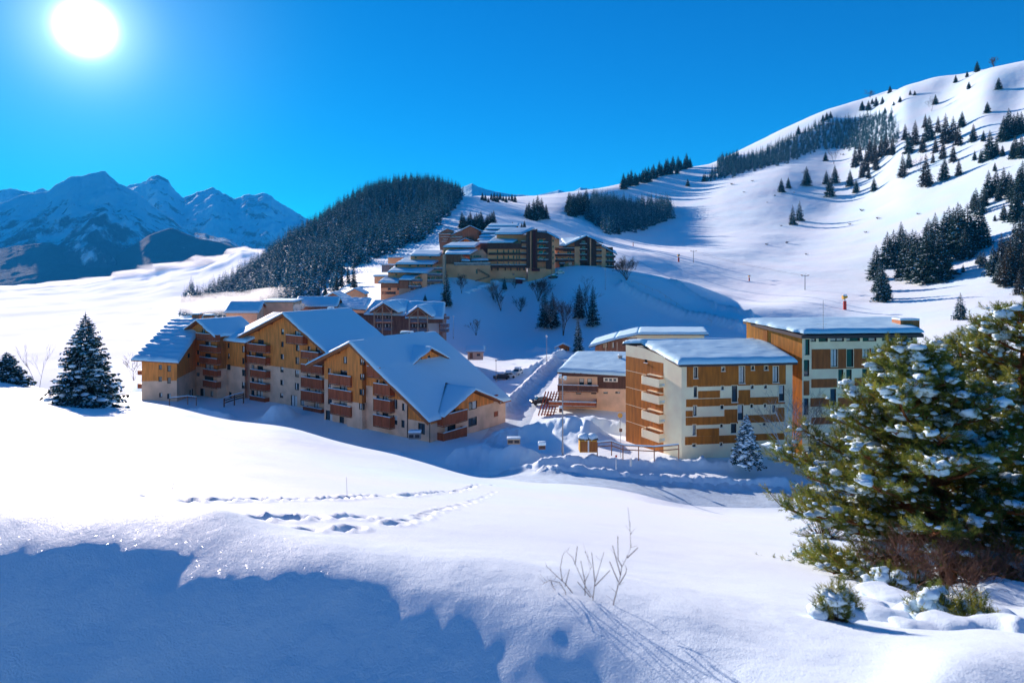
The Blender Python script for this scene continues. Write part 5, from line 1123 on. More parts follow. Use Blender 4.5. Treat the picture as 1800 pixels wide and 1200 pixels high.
# ================================================================== TREES
def conifer_arrays(H, R0, nb, k, seed, snow=.5, droop=.35, base=.05, gap=0.0, width=.40, lush=1.0):
    """spruce crown as many small flat sprays on drooping branches; returns V, F(tri), mat index (0 needles, 1 snow)"""
    g = np.random.default_rng(seed); V = []; F = []; Mi = []
    def tri(a, b, c, m): n = len(V); V.extend((a, b, c)); F.append((n, n + 1, n + 2)); Mi.append(m)
    up = np.array([0, 0, 1.0])
    for i in range(nb):
        u = (i + g.uniform(0, 1)) / nb; z = H * (base + (1 - base) * (1 - (1 - u) ** .82) * .985); rr = R0 * (1 - z / H) ** .80 * g.uniform(.72, 1.12) + .02 * R0
        if gap and z < H * gap: continue
        an = i * 2.39996 + g.uniform(-.5, .5); o = np.array([math.cos(an), math.sin(an), 0]); s = np.array([-o[1], o[0], 0])
        dr = droop * g.uniform(.7, 1.3) * (1.15 - .9 * z / H)
        p0 = np.array([0, 0, z]); ln = rr
        def sp(t): return p0 + o * ln * t + up * (-dr * ln * (t ** 1.2) + .12 * ln * t ** 3)
        if k == 0:
            w = ln * width; m_ = sp(.55); t_ = sp(1.05); a = m_ + s * w - up * w * .35; b = m_ - s * w - up * w * .35
            tri(p0, a, t_, 0); tri(p0, t_, b, 0); tri(sp(.1), t_ - up * .1 * ln, sp(.5) - up * (.32 * ln * lush + .15), 0)
            if g.uniform() < snow:
                e = up * .05 * ln; tri(sp(.3) + e, m_ + s * w * .85 - up * w * .25 + e, sp(.98) + e, 1); tri(sp(.3) + e, sp(.98) + e, m_ - s * w * .85 - up * w * .25 + e, 1)
            continue
        for j in range(k):
            t = .12 + .88 * (j + g.uniform(0, .8)) / k; q = sp(t); L = ln * width * (1.15 - .75 * t) * g.uniform(.8, 1.25) + .05
            for sg in (-1, 1):
                dd = (o * g.uniform(.45, .9) + s * sg * g.uniform(.7, 1.0) - up * g.uniform(.15, .65)); dd /= np.linalg.norm(dd)
                wv = np.cross(dd, up + g.normal(0, .35, 3)); wv /= np.linalg.norm(wv) + 1e-6; w = L * .24
                tip = q + dd * L; md = q + dd * L * .45
                tri(q, md + wv * w, tip, 0); tri(q, tip, md - wv * w, 0)
                tri(q, tip, md - up * L * .38 + wv * w * .3, 0)
                if g.uniform() < snow:
                    e = up * (.035 * L + .025); tri(q + e, md + wv * w * .85 + e, q + dd * L * .86 + e, 1); tri(q + e, q + dd * L * .86 + e, md - wv * w * .85 + e, 1)
        tp = sp(1.0); w = ln * .07; tri(sp(.72) + s * w, tp + o * .08 * ln, sp(.72) - s * w, 0)
        if snow > .3 and g.uniform() < snow: e = up * .04 * ln; tri(sp(.3) + s * w + e, sp(.9) + e, sp(.3) - s * w + e, 1)
    # leader
    tri(np.array([.03 * R0, 0, H * .93]), np.array([-.03 * R0, 0, H * .93]), np.array([0, 0, H * 1.02]), 0); tri(np.array([0, .03 * R0, H * .93]), np.array([0, -.03 * R0, H * .93]), np.array([0, 0, H * 1.02]), 0)
    return np.array(V), np.array(F, dtype=np.int32), np.array(Mi, dtype=np.int32)
def trunk_mesh(name, H, r, m='bark', n=6):
    mb = MB(); mb.tube([(0, 0, -1.2), (0, 0, H * .3), (.01 * H, 0, H * .65), (0, 0, H * .97)], [r * 1.15, r * .85, r * .45, r * .08], n)
    me = bpy.data.meshes.new(name); me.from_pydata(mb.v, [], mb.f); me.materials.append(MT[m]); return me
# every conifer variant is 1 m tall x scale; kinds differ in girth, snow and needle colour
KINDS = {}
def kind(key, R0, nb, k, snow, mat_, n=3, droop=.35, base=.05, width=.46, gap=0.0, seed=0):
    l = []
    for i in range(n):
        V, F, Mi = conifer_arrays(10.0, R0 * 10, nb, k, seed + 100 + i * 7, snow, droop, base, gap, width)
        l.append((np_mesh('crown', V, F, [mat_, 'snow'], Mi), trunk_mesh('trunk', 10, .16)))
    KINDS[key] = l
kind('mid', .225, 150, 4, .45, 'needle', 4, seed=1)
kind('brown', .19, 140, 4, .22, 'needle2', 3, seed=2)
kind('slim', .15, 140, 4, .34, 'needle', 3, seed=3)
kind('small', .27, 90, 4, .5, 'needle', 2, seed=4)
kind('snowy', .24, 150, 5, .62, 'needle', 2, seed=5)
tr_rnd = random.Random(12)
def tree_at(px, py, hpx, key, label, cat='spruce', group=None, fat=1.0, D=None, name='spruce_tree', lean=0):
    if D is None: g = ground_at(px, py, 60, 1150)
    else: g = Vector(((px - CX) / FPX * D, D, ground_z(px, D)))
    H = 1.12 * hpx * g.y / FPX; cr, tr = tr_rnd.choice(KINDS[key]); s = H / 10.0
    e = thing(name, label, cat, g, group, rz=tr_rnd.uniform(0, 6.28)); e.scale = (s * fat * 1.15, s * fat * 1.15, s)
    for nm, me in (('trunk', tr), ('crown', cr)): link(bpy.data.objects.new(nm, me), e)
    return e
Z8 = zc(5.0, 1480, 360); Z9 = zc(2.25, 1000, 80); Z6 = zc(4.8, 740, 370)
for i, (x, y, h) in enumerate([(300,660,270),(395,830,200),(400,560,285),(455,560,300),(520,420,240),(540,640,260),(590,640,350),(650,670,390),(700,660,300),(740,690,420),(800,690,330),(850,640,340),(870,670,380),(760,340,200),(820,420,310),(900,430,330),(940,400,340),(980,400,330),(1020,470,440),(1040,420,380),(1100,440,400),(1080,480,260),(1250,380,260),(1200,390,380),(350,850,290),(330,760,250),(620,560,300),(680,560,280),(560,500,250),(780,560,300)]):
    a, b = Z8(x, y); tree_at(a, b, h / 5.0, 'mid', 'snow dusted spruce in the dense clump at the foot of the right ski slope', group='spruces in the dense clump at slope foot', fat=tr_rnd.uniform(1.1, 1.5))
for x, y, h in [(1330,620,240),(1400,560,280),(1440,720,300),(1480,700,380),(1560,790,200),(1560,560,360),(1530,640,330),(1390,690,230),(1450,520,230),(1600,700,330),(1520,420,260),(1590,430,330)]:
    a, b = Z8(x, y); tree_at(a, b, h / 5.0, 'mid' if x % 40 else 'brown', 'spruce in the shaded clump at the right edge of the slope', group='spruces in the right edge clump', fat=tr_rnd.uniform(1.1, 1.5))
tree_at(*Z8(1040, 1012), 43, 'small', 'lone small snowy spruce standing below the dense slope clump', fat=1.05)
tree_at(*Z8(1065, 600), 14, 'small', 'tiny snowy spruce alone in the blue shade below the dense clump')
for n_, (x, y, h) in enumerate([(1215, 530, 110), (1245, 550, 140), (1190, 525, 80)]): tree_at(*Z8(x, y), h / 5, 'small', 'small snowy spruce of the little group in the shaded hollow right of the dense clump', group='little spruces in the shaded hollow')
for x, y, h in [(840,585,50),(868,565,40),(940,560,70),(1018,555,50),(1052,550,65),(1032,600,75),(1112,560,60),(1136,588,50),(1207,580,52)]:
    a, b = Z9(x, y); tree_at(a, b, h / 2.25, 'mid', 'scattered spruce casting a long blue shadow on the open middle slope', group='scattered spruces on the open slope', fat=1.25)
for n_, (x, y, h) in enumerate([(885,712,70),(912,697,72)]): tree_at(*Z9(x, y), h / 2.25, 'small', 'dark spruce of the isolated pair in the middle of the ski slope', group='isolated pair on the slope', fat=.9)
for x, y, h in [(1132,490,80),(1160,530,70),(1190,460,90),(1175,500,80),(1210,470,90),(1235,450,80),(1255,440,80),(1150,460,70),(1215,500,70),(1280,440,70),(1185,530,50)]:
    tree_at(*Z9(x, y), h / 2.25, 'brown', 'brown tinted conifer of the clump spilling down from the belt of trees', group='brown conifers below the belt', fat=1.1)
for x, y, h in [(1320,530,85),(1345,492,60),(1412,560,120),(1485,535,85),(1542,515,62),(1520,465,70),(1480,450,70),(1450,430,60),(1400,425,70),(1345,430,80),(1370,400,90),(1425,380,90),(1490,395,110),(1520,380,90),(1540,400,80),(1555,330,60),(1460,350,60),(1410,330,50),(1330,380,60),(1440,470,40)]:
    tree_at(*Z9(x, y), h / 2.25, 'mid' if x % 2 else 'brown', 'tall spruce in the loose stand across the upper right slope', group='loose stand on the upper slope', fat=1.2)
for x, y, h in [(1740,372,110),(1775,345,75),(1720,380,90),(1760,365,80),(1665,455,105),(1600,385,65),(1630,470,50),(1765,440,75),(1790,455,85),(1685,505,32),(1640,385,40),(1715,440,40),(1605,460,36),(1690,440,60),(1755,455,60),(1790,350,80)]:
    tree_at(*Z9(x, y), h / 2.25, 'mid', 'spruce near the right border of the photo, high above the dense clump', group='spruces high at the right border', fat=1.15)
for x, y, h in [(1660,610,100),(1690,590,90),(1720,600,100),(1750,610,90),(1780,620,120),(1610,670,90),(1630,670,80),(1645,640,60),(1765,700,120),(1785,690,100),(1720,690,60),(1740,580,70),(1700,620,60),(1795,580,110),(1600,650,60)]:
    tree_at(*Z9(x, y), h / 2.25, 'mid', 'spruce of the dark cluster at the right border, just above the dense clump', group='dark cluster at the right border', fat=1.2)
for x, y, h, l in [(908,305,32,'lone conifer on the skyline left of the long belt'),(1270,190,28,'rounded conifer alone on the skyline high above the belt'),(1615,105,38,'biggest conifer on the skyline near the top right'),(1530,148,28,'left conifer of three just below the top right skyline'),(1575,125,22,'middle conifer of three just below the top right skyline'),(1582,175,28,'right conifer of three just below the top right skyline'),
                   (1700,180,44,'leaning conifer on the wind blown snow at the top right'),(1655,278,42,'single conifer on the upper right slope casting a short shadow'),(1450,235,36,'conifer beside the blue hollow on the upper slope'),(470,558,28,'small conifer left of the belt on the lower ridge'),(535,540,28,'small conifer at the left tip of the belt'),(1015,460,34,'small conifer just under the middle of the belt'),(1685,700,24,'little round conifer between the two right clumps')]:
    tree_at(*Z9(x, y), h / 2.25, 'mid', l, 'conifer', fat=1.4)
for x, y, h in [(1005,262,26),(1020,262,30),(1035,260,26)]: tree_at(*Z9(x, y), h / 2.25, 'mid', 'one of three dark conifers bunched on the skyline above the belt', 'conifer', 'three conifers on the skyline', fat=1.4)
for x, y, h in [(1160,265,36),(1185,260,36),(1215,245,34),(1240,235,28),(1250,275,24),(1350,205,18),(1368,200,18),(1310,235,24),(1285,238,16),(1160,250,24),(1200,235,22)]: tree_at(*Z9(x, y), h / 2.25, 'mid', 'small conifer of the sparse patch between the belt and the skyline', 'conifer', 'sparse conifers above the belt', fat=1.4)
for x in range(215, 480, 11): tree_at(*Z9(x + tr_rnd.uniform(-4, 4), 560 - (x - 215) * .30 + tr_rnd.uniform(-5, 14)), tr_rnd.uniform(14, 26), 'mid', 'small conifer in the row along the lower ridge left of the belt', 'conifer', 'row of conifers on the lower ridge', fat=1.3)
# trees on the shaded knoll and round the hamlet
tree_at(*Z6(215, 815), 57, 'slim', 'tall slim spruce in front of the retaining wall, left of the shaded slope', fat=1.25)
tree_at(*Z6(340, 560), 14, 'snowy', 'snow covered little spruce against the tan retaining wall', fat=1.2)
tree_at(*Z6(705, 672), 20, 'mid', 'small dark spruce at the foot of the large tower')
tree_at(*Z6(35, 762), 11, 'snowy', 'tiny snowy spruce just behind the grey chalet roofs', fat=1.2)
tree_at(*Z6(1042, 1000), 64, 'slim', 'left spruce of the touching pair on the shaded slope', fat=1.35); tree_at(*Z6(1110, 995), 56, 'brown', 'right, browner spruce of the touching pair on the shaded slope', fat=1.3)
tree_at(*Z6(1335, 925), 54, 'brown', 'brown spruce directly above the bare trunked one on the shaded slope', fat=1.15)
tree_at(*Z6(1450, 978), 66, 'slim', 'tallest dark spruce at the right on the shaded slope', fat=1.2)
tree_at(*Z6(1325, 1195), 58, 'slim', 'spruce with a bare lower trunk beside the small red brown hut', fat=1.1)
for x, y, h in [(600,505,34),(612,500,30),(622,508,40),(592,512,26),(572,520,24),(560,524,22)]: tree_at(x, y, h, 'slim', 'spruce at the ragged lower edge of the wooded hill, near the fog', 'spruce', "spruces at the wooded hill's lower edge", fat=1.2)
for x, y, h in [(930,385,28),(938,388,34),(945,386,38),(952,384,32),(926,382,20),(960,386,24)]: tree_at(x, y, h, 'mid', 'spruce in the little triangular clump on the ridge above the tower', 'spruce', 'triangular clump above the tower', fat=1.2)
for i in range(16): tree_at(812 + i * 3.7, 401 + (i % 3) * 2, tr_rnd.uniform(18, 30), 'mid', 'spruce in the copse directly behind the striped snow terraces', 'spruce', 'copse behind the terraces', fat=1.2)
for x, y, h in [(901,402,11),(917,402,9),(922,402,12)]: tree_at(x, y, h, 'mid', 'tiny conifer showing over the roof of the large tower', 'conifer', 'tiny conifers over the tower roof', fat=1.3)
for i in range(18): tree_at(1000 + i * 1.9, 374 + (i % 4) * 2.5 - i * .3, tr_rnd.uniform(22, 36), 'mid', 'spruce in the narrow dark strip left of the square wood', 'spruce', 'narrow strip left of the square wood', fat=1.2)
for i in range(12): tree_at(848 + i * 5.2, 352 + (i % 3) * 2, tr_rnd.uniform(8, 15), 'mid', 'small conifer on the plateau right of the wooded hill top', 'conifer', 'conifers on the plateau', fat=1.3)
for x, y, h in [(1075,410,14),(1087,412,17),(1060,404,12),(1098,406,14)]: tree_at(x, y, h, 'small', 'small snowy spruce at the lower edge of the square wood', 'spruce', 'small spruces below the square wood')
# ---- woods that read as one mass
LOW = [conifer_arrays(10, 1.9, 38, 0, 900 + i, .8, .40, .03, 0, .50) for i in range(6)]
def in_poly(x, y, poly):
    c = False; n = len(poly)
    for i in range(n):
        (x0, y0), (x1, y1) = poly[i], poly[i - 1]
        if (y0 > y) != (y1 > y) and x < (x1 - x0) * (y - y0) / (y1 - y0) + x0: c = not c
    return c
def wood(name, label, poly, Dlo, Dhi, spacing, hr, seed, mats=('forest', 'snow')):
    """fill the ground whose picture falls inside poly with conifers, spacing metres apart"""
    g = np.random.default_rng(seed); xs = [p[0] for p in poly]; VV = []; FF = []; MM = []; nv = 0; cnt = 0
    D = Dlo
    while D < Dhi:
        x0, x1 = (min(xs) - CX) / FPX * D, (max(xs) - CX) / FPX * D; X = x0
        while X < x1:
            Xj = X + g.uniform(-.45, .45) * spacing; Dj = D + g.uniform(-.45, .45) * spacing; X += spacing
            px = CX + Xj / Dj * FPX; z = ground_z(px, Dj); py = HY - z / Dj * FPX
            if not in_poly(px + g.normal(0, 2), py + g.normal(0, 2), poly): continue
            Vt, Ft, Mt = LOW[g.integers(len(LOW))]; H = g.uniform(*hr); s = H / 10; a = g.uniform(0, 6.28); c_, s_ = math.cos(a), math.sin(a); f = s * g.uniform(.9, 1.25)
            VV.append(np.stack([(Vt[:, 0] * c_ - Vt[:, 1] * s_) * f + Xj, (Vt[:, 0] * s_ + Vt[:, 1] * c_) * f + Dj, Vt[:, 2] * s + z - .3], -1)); FF.append(Ft + nv); MM.append(Mt); nv += len(Vt); cnt += 1
        D += spacing
    o = link(bpy.data.objects.new(name, np_mesh(name, np.concatenate(VV), np.concatenate(FF), list(mats), np.concatenate(MM))))
    return tag(o, label, 'forest', None, 'stuff')
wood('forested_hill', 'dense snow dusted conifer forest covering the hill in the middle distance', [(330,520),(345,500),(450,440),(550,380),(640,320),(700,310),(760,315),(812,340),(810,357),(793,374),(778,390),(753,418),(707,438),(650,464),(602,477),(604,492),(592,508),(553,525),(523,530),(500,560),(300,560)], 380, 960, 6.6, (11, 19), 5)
wood('conifer_belt', 'long dark belt of conifers running up the right slope', [Z9(530,545),Z9(600,470),Z9(760,410),Z9(900,330),Z9(1050,300),Z9(1290,275),Z9(1310,380),Z9(1250,420),Z9(1000,410),Z9(860,460),Z9(700,500)], 420, 1150, 5.8, (9, 16), 6)
wood('square_wood', 'compact dark square wood of conifers above the piste', [Z9(80,640),Z9(100,620),Z9(400,640),Z9(412,680),Z9(300,725),Z9(160,745),Z9(70,690)], 380, 900, 5.0, (13, 22), 7)
wood('ridge_wood', 'dark patch of conifers on the skyline left of the long belt', [Z9(590,470),Z9(600,440),Z9(640,405),Z9(680,420),Z9(650,470)], 500, 1200, 5, (10, 15), 8)
# ---- nearer, more detailed trees
def near_conifer(name, label, px, D, base_row_, H, R0, nb, k, snow, droop, mat_, seed, width=.36, base=.02, snow_blobs=0, cat='spruce'):
    g = ground_z(px, D); X = (px - CX) / FPX * D; zb = (HY - base_row_) / FPX * D if base_row_ else g
    e = thing(name, label, cat, (X, D, zb)); V, F, Mi = conifer_arrays(H, R0, nb, k, seed, snow, droop, base, 0, width)
    V = V + fbm(V[:, 0] * 2 + 50, V[:, 2] * 2 + 50, 2, seed)[:, None] * .05
    link(bpy.data.objects.new('crown', np_mesh('crown', V, F, [mat_, 'snow'], Mi)), e)
    link(bpy.data.objects.new('trunk', trunk_mesh('trunk', H, H * .016, n=8)), e)
    if snow_blobs:
        r = random.Random(seed); mb = MB()
        for i in range(snow_blobs):
            u = (i + r.random()) / snow_blobs; z = H * (.04 + .92 * (1 - (1 - u) ** .8)); a = r.uniform(0, 6.28); rr = R0 * (1 - z / H) ** .8 * r.uniform(.45, .98); s = r.uniform(.13, .32) * (1.25 - z / H) * min(1.5, H / 6)
            mb.blob((rr * math.cos(a), rr * math.sin(a), z - droop * rr * .75 + .08), (s * 1.25, s * 1.25, s * .55), i, jag=.5)
        me = bpy.data.meshes.new('snow'); me.from_pydata(mb.v, [], mb.f); me.materials.append(MT['snow'])
        for p in me.polygons: p.use_smooth = True
        tag(link(bpy.data.objects.new('snow', me), e), 'clumps of snow on the boughs', kind='stuff')
    return e
near_conifer('spruce_tree', 'large dark spruce standing alone on the bright slope at the left', 150, 74, None, 10.1, 4.1, 300, 9, .62, .30, 'needle', 61, width=.30, snow_blobs=170)
near_conifer('spruce_tree', 'squat snowy spruce cut by the left edge of the photo', 12, 88, None, 3.9, 3.0, 170, 7, .55, .25, 'needle', 62, snow_blobs=70)
near_conifer('spruce_tree', 'small spruce thickly loaded with snow in front of the cream block', 1312, 89, 808, 6.0, 2.2, 200, 7, .85, .40, 'needle', 63, snow_blobs=330)
near_conifer('spruce_tree', 'dark snow dusted spruce just right of the bare tree by the blocks', 1440, 91, 815, 4.2, 2.4, 170, 7, .6, .35, 'needle', 64, snow_blobs=70)

def branches(mb, p, d, L, r, lev, g, spread=.6, up=.25, n=3, kids=3, snowmb=None, minr=.004, sides=4):
    """recursive bare branch"""
    pts = [p]; q = p.copy(); dd = d.copy()
    for i in range(n):
        dd = (dd + Vector((g.uniform(-1, 1), g.uniform(-1, 1), g.uniform(-.6, 1) * up * 2)) * .22).normalized(); q = q + dd * (L / n); pts.append(q.copy())
    rad = [r * (1 - .65 * i / n) for i in range(n + 1)]
    mb.tube(pts, rad, sides if lev > 1 else 3)
    if snowmb is not None and r > .012 and abs(d.z) < .93:
        snowmb.tube([x + Vector((0, 0, rad[i] * 1.0)) for i, x in enumerate(pts)], [x * .9 for x in rad], 4)
    if lev <= 0: return
    for k in range(kids):
        t = g.uniform(.35, 1.0); i = min(n - 1, int(t * n)); b = pts[i].lerp(pts[i + 1], t * n - i)
        nd = (dd + Vector((g.uniform(-1, 1), g.uniform(-1, 1), g.uniform(-.5, .9))) * spread * 1.3).normalized()
        branches(mb, b, nd, L * g.uniform(.5, .75), max(minr, r * .5), lev - 1, g, spread, up, n, kids, snowmb, minr, sides)
def bare(name, label, cat, px, D, H, stems, lev, mat_, seed, spread=.5, lean=.35, row=None, minr=.006, r0=None, snow=False, group=None, kids=3):
    g = random.Random(seed); z = ground_z(px, D) if row is None else (HY - row) / FPX * D
    e = thing(name, label, cat, ((px - CX) / FPX * D, D, z - .1), group); mb = MB(); s = MB() if snow else None
    for i in range(stems):
        a = g.uniform(0, 6.28); d = Vector((math.cos(a) * lean, math.sin(a) * lean, 1)).normalized()
        branches(mb, Vector((g.uniform(-.08, .08) * stems ** .5, g.uniform(-.08, .08) * stems ** .5, 0)), d, H * g.uniform(.5, .62), (r0 or H * .011) * g.uniform(.7, 1), lev, g, spread, kids=kids, snowmb=s, minr=minr)
    for nm, b, mm in (('branches', mb, mat_), ('snow', s, 'snow')):
        if b is None or not b.v: continue
        me = bpy.data.meshes.new(nm); me.from_pydata(b.v, [], b.f); me.materials.append(MT[mm]); link(bpy.data.objects.new(nm, me), e)
    return e
bare('bare_tree', 'many stemmed leafless tree dusted with snow between the two blocks', 'bare tree', 1388, 90, 8.8, 8, 4, 'twig_pale', 5, lean=.5, row=808, snow=True, r0=.09, minr=.012)
bare('bare_tree', 'thin upright leafless tree in front of the orange wall', 'bare tree', 1425, 93, 9.5, 4, 4, 'twig', 6, lean=.3, row=815, r0=.07, minr=.012)
bare('bare_tree', 'left of two thin leafless trees against the fog at the far left', 'bare tree', 62, 95, 7.0, 1, 3, 'twig_pale', 7, spread=.35, lean=.08, r0=.06, minr=.012)
bare('bare_tree', 'right of two thin leafless trees against the fog at the far left', 'bare tree', 69, 95, 6.6, 1, 3, 'twig_pale', 8, spread=.4, lean=.15, r0=.06, minr=.012)
bare('bare_tree', 'leafless dark shrub behind the left corner of the leftmost chalet', 'shrub', 236, 150, 5, 5, 3, 'twig', 9, row=668, minr=.02)
for (x, y, h, s, l, m_, lab) in [(675,850,190,3,4,'twig','rounded bare tree on the shaded slope below the tower'),(838,866,130,7,3,'twig','round bare bush on the shaded slope, left of the touching spruces'),(990,765,180,9,4,'twig','widest bare tree clump, right under the large tower'),(1200,1055,270,3,4,'twig_red','thin reddish bare tree just right of the touching spruces'),
                            (465,1060,140,3,3,'twig_red','reddish bare sapling above the small beige house'),(1735,600,180,9,4,'twig','bare tree at the right end of the knoll beside the dark block'),(345,700,150,3,4,'twig','bare tree in front of the tan retaining wall'),(610,760,150,2,4,'twig_pale','pale slender birch left of the rounded bare tree'),(1105,1010,280,2,4,'twig_pale','pale birch trunk in front of the touching spruces'),(790,660,60,3,3,'twig','small bare shrub at the foot of the tower wall'),(1425,940,290,2,4,'twig','wispy bare tree in front of the tallest dark spruce')]:
    a, b = Z6(x, y); g_ = ground_at(a, b, 60, 400); D_ = g_.y; bare('bare_tree', lab, 'bare tree', a, D_, h / 4.8 * D_ / FPX, s + 1, l, m_, int(x), kids=4, lean=.5 if s > 4 else .25, minr=.022, r0=h / 4.8 * D_ / FPX * .014)
for (x, y, lab) in ((1191,205,'bare dome shaped tree on the skyline above the belt'), (1680,75,'bare round tree at the top right skyline')): 
    g_ = ground_at(*Z9(x, y), 300, 1300); bare('bare_tree', lab, 'bare tree', Z9(x, y)[0], g_.y, 13, 7, 3, 'twig', x, lean=.5, minr=.12, r0=.25)
for (x, y, lab) in ((940,545,'pale bare tree tip beside the mid slope spruces'), (1048,470,'small bare tree under the middle of the belt'), (1385,500,'bare tree between the two upper slope spruces'), (1435,270,'bare tree left of the blue hollow at the top')):
    g_ = ground_at(*Z9(x, y), 200, 1300); bare('bare_tree', lab, 'bare tree', Z9(x, y)[0], g_.y, 26 / FPX * g_.y, 4, 3, 'twig', x, lean=.3, minr=.06, r0=.12)
# dry stalks poking through the near snow
def stalk(label, pts_px, D, r, seed, name='dry_twig'):
    base = P(*pts_px[0][0], D); base.z = min(base.z, ground_z(pts_px[0][0][0], D)) ; e = thing(name, label, 'twig', base, 'dry twigs in the near snow'); mb = MB(); g = random.Random(seed)
    for pl in pts_px:
        q = [P(x, y, D + g.uniform(-.1, .1) * (i > 0)) - base for i, (x, y) in enumerate(pl)]
        if pl is pts_px[0]: q = [Vector((0, 0, -.15))] + q
        mb.tube(q, [r * (1 - .75 * i / len(q)) for i in range(len(q))], 5)
        for a_, b_ in zip(q[1:-1], q[2:]):
            for k in range(2):
                p_ = a_.lerp(b_, g.random()); mb.tube([p_, p_ + Vector((g.uniform(-.06, .06), g.uniform(-.05, .05), g.uniform(.01, .07)))], [r * .35, r * .15], 3)
    me = bpy.data.meshes.new('twig'); me.from_pydata(mb.v, [], mb.f); me.materials.append(MT['twig']); o = link(bpy.data.objects.new('stem', me), e); return e
Zt = zc(6.0, 900, 880)
def zz(*l): return [Zt(*p) for p in l]
def DT(px, py): return solve_D(px, py, 4.9, 20)
stalk('tallest dry twig in the near snow, rightmost of the bare stems', [zz((1072,1075),(1110,930),(1145,780),(1160,690),(1215,590),(1252,490),(1248,330),(1225,70)), zz((1160,690),(1120,620),(1115,370)), zz((1145,780),(1060,470)), zz((1215,600),(1330,490)), zz((1130,880),(1200,760),(1210,710)), zz((1120,850),(1030,640))], DT(*Zt(1072, 1075)), .0042, 1)
stalk('middle clump of dry twigs in the near snow', [zz((855,1022),(790,930),(700,740),(640,600),(580,540)), zz((770,995),(770,850),(840,690),(770,530)), zz((855,1022),(875,860),(970,540)), zz((875,895),(1035,730)), zz((830,1015),(690,850)), zz((770,850),(725,630)), zz((665,670),(690,475)), zz((875,860),(840,540))], DT(*Zt(830, 1015)), .0036, 2)
stalk('leftmost low arching dry twigs in the near snow', [zz((565,960),(505,860),(395,835),(320,880)), zz((640,970),(560,870),(470,790),(360,685)), zz((560,900),(605,720)), zz((530,840),(510,700),(535,570)), zz((415,850),(430,900),(455,940))], DT(*Zt(565, 960)), .0036, 3)
stalk('single tiny dry stem above the footprints', [[(302, 862), (305, 850)]], DT(302, 862), .008, 4); stalk('short dry stem beside the upper footprints', [[(610, 868), (609, 838)]], DT(610, 868), .008, 5)

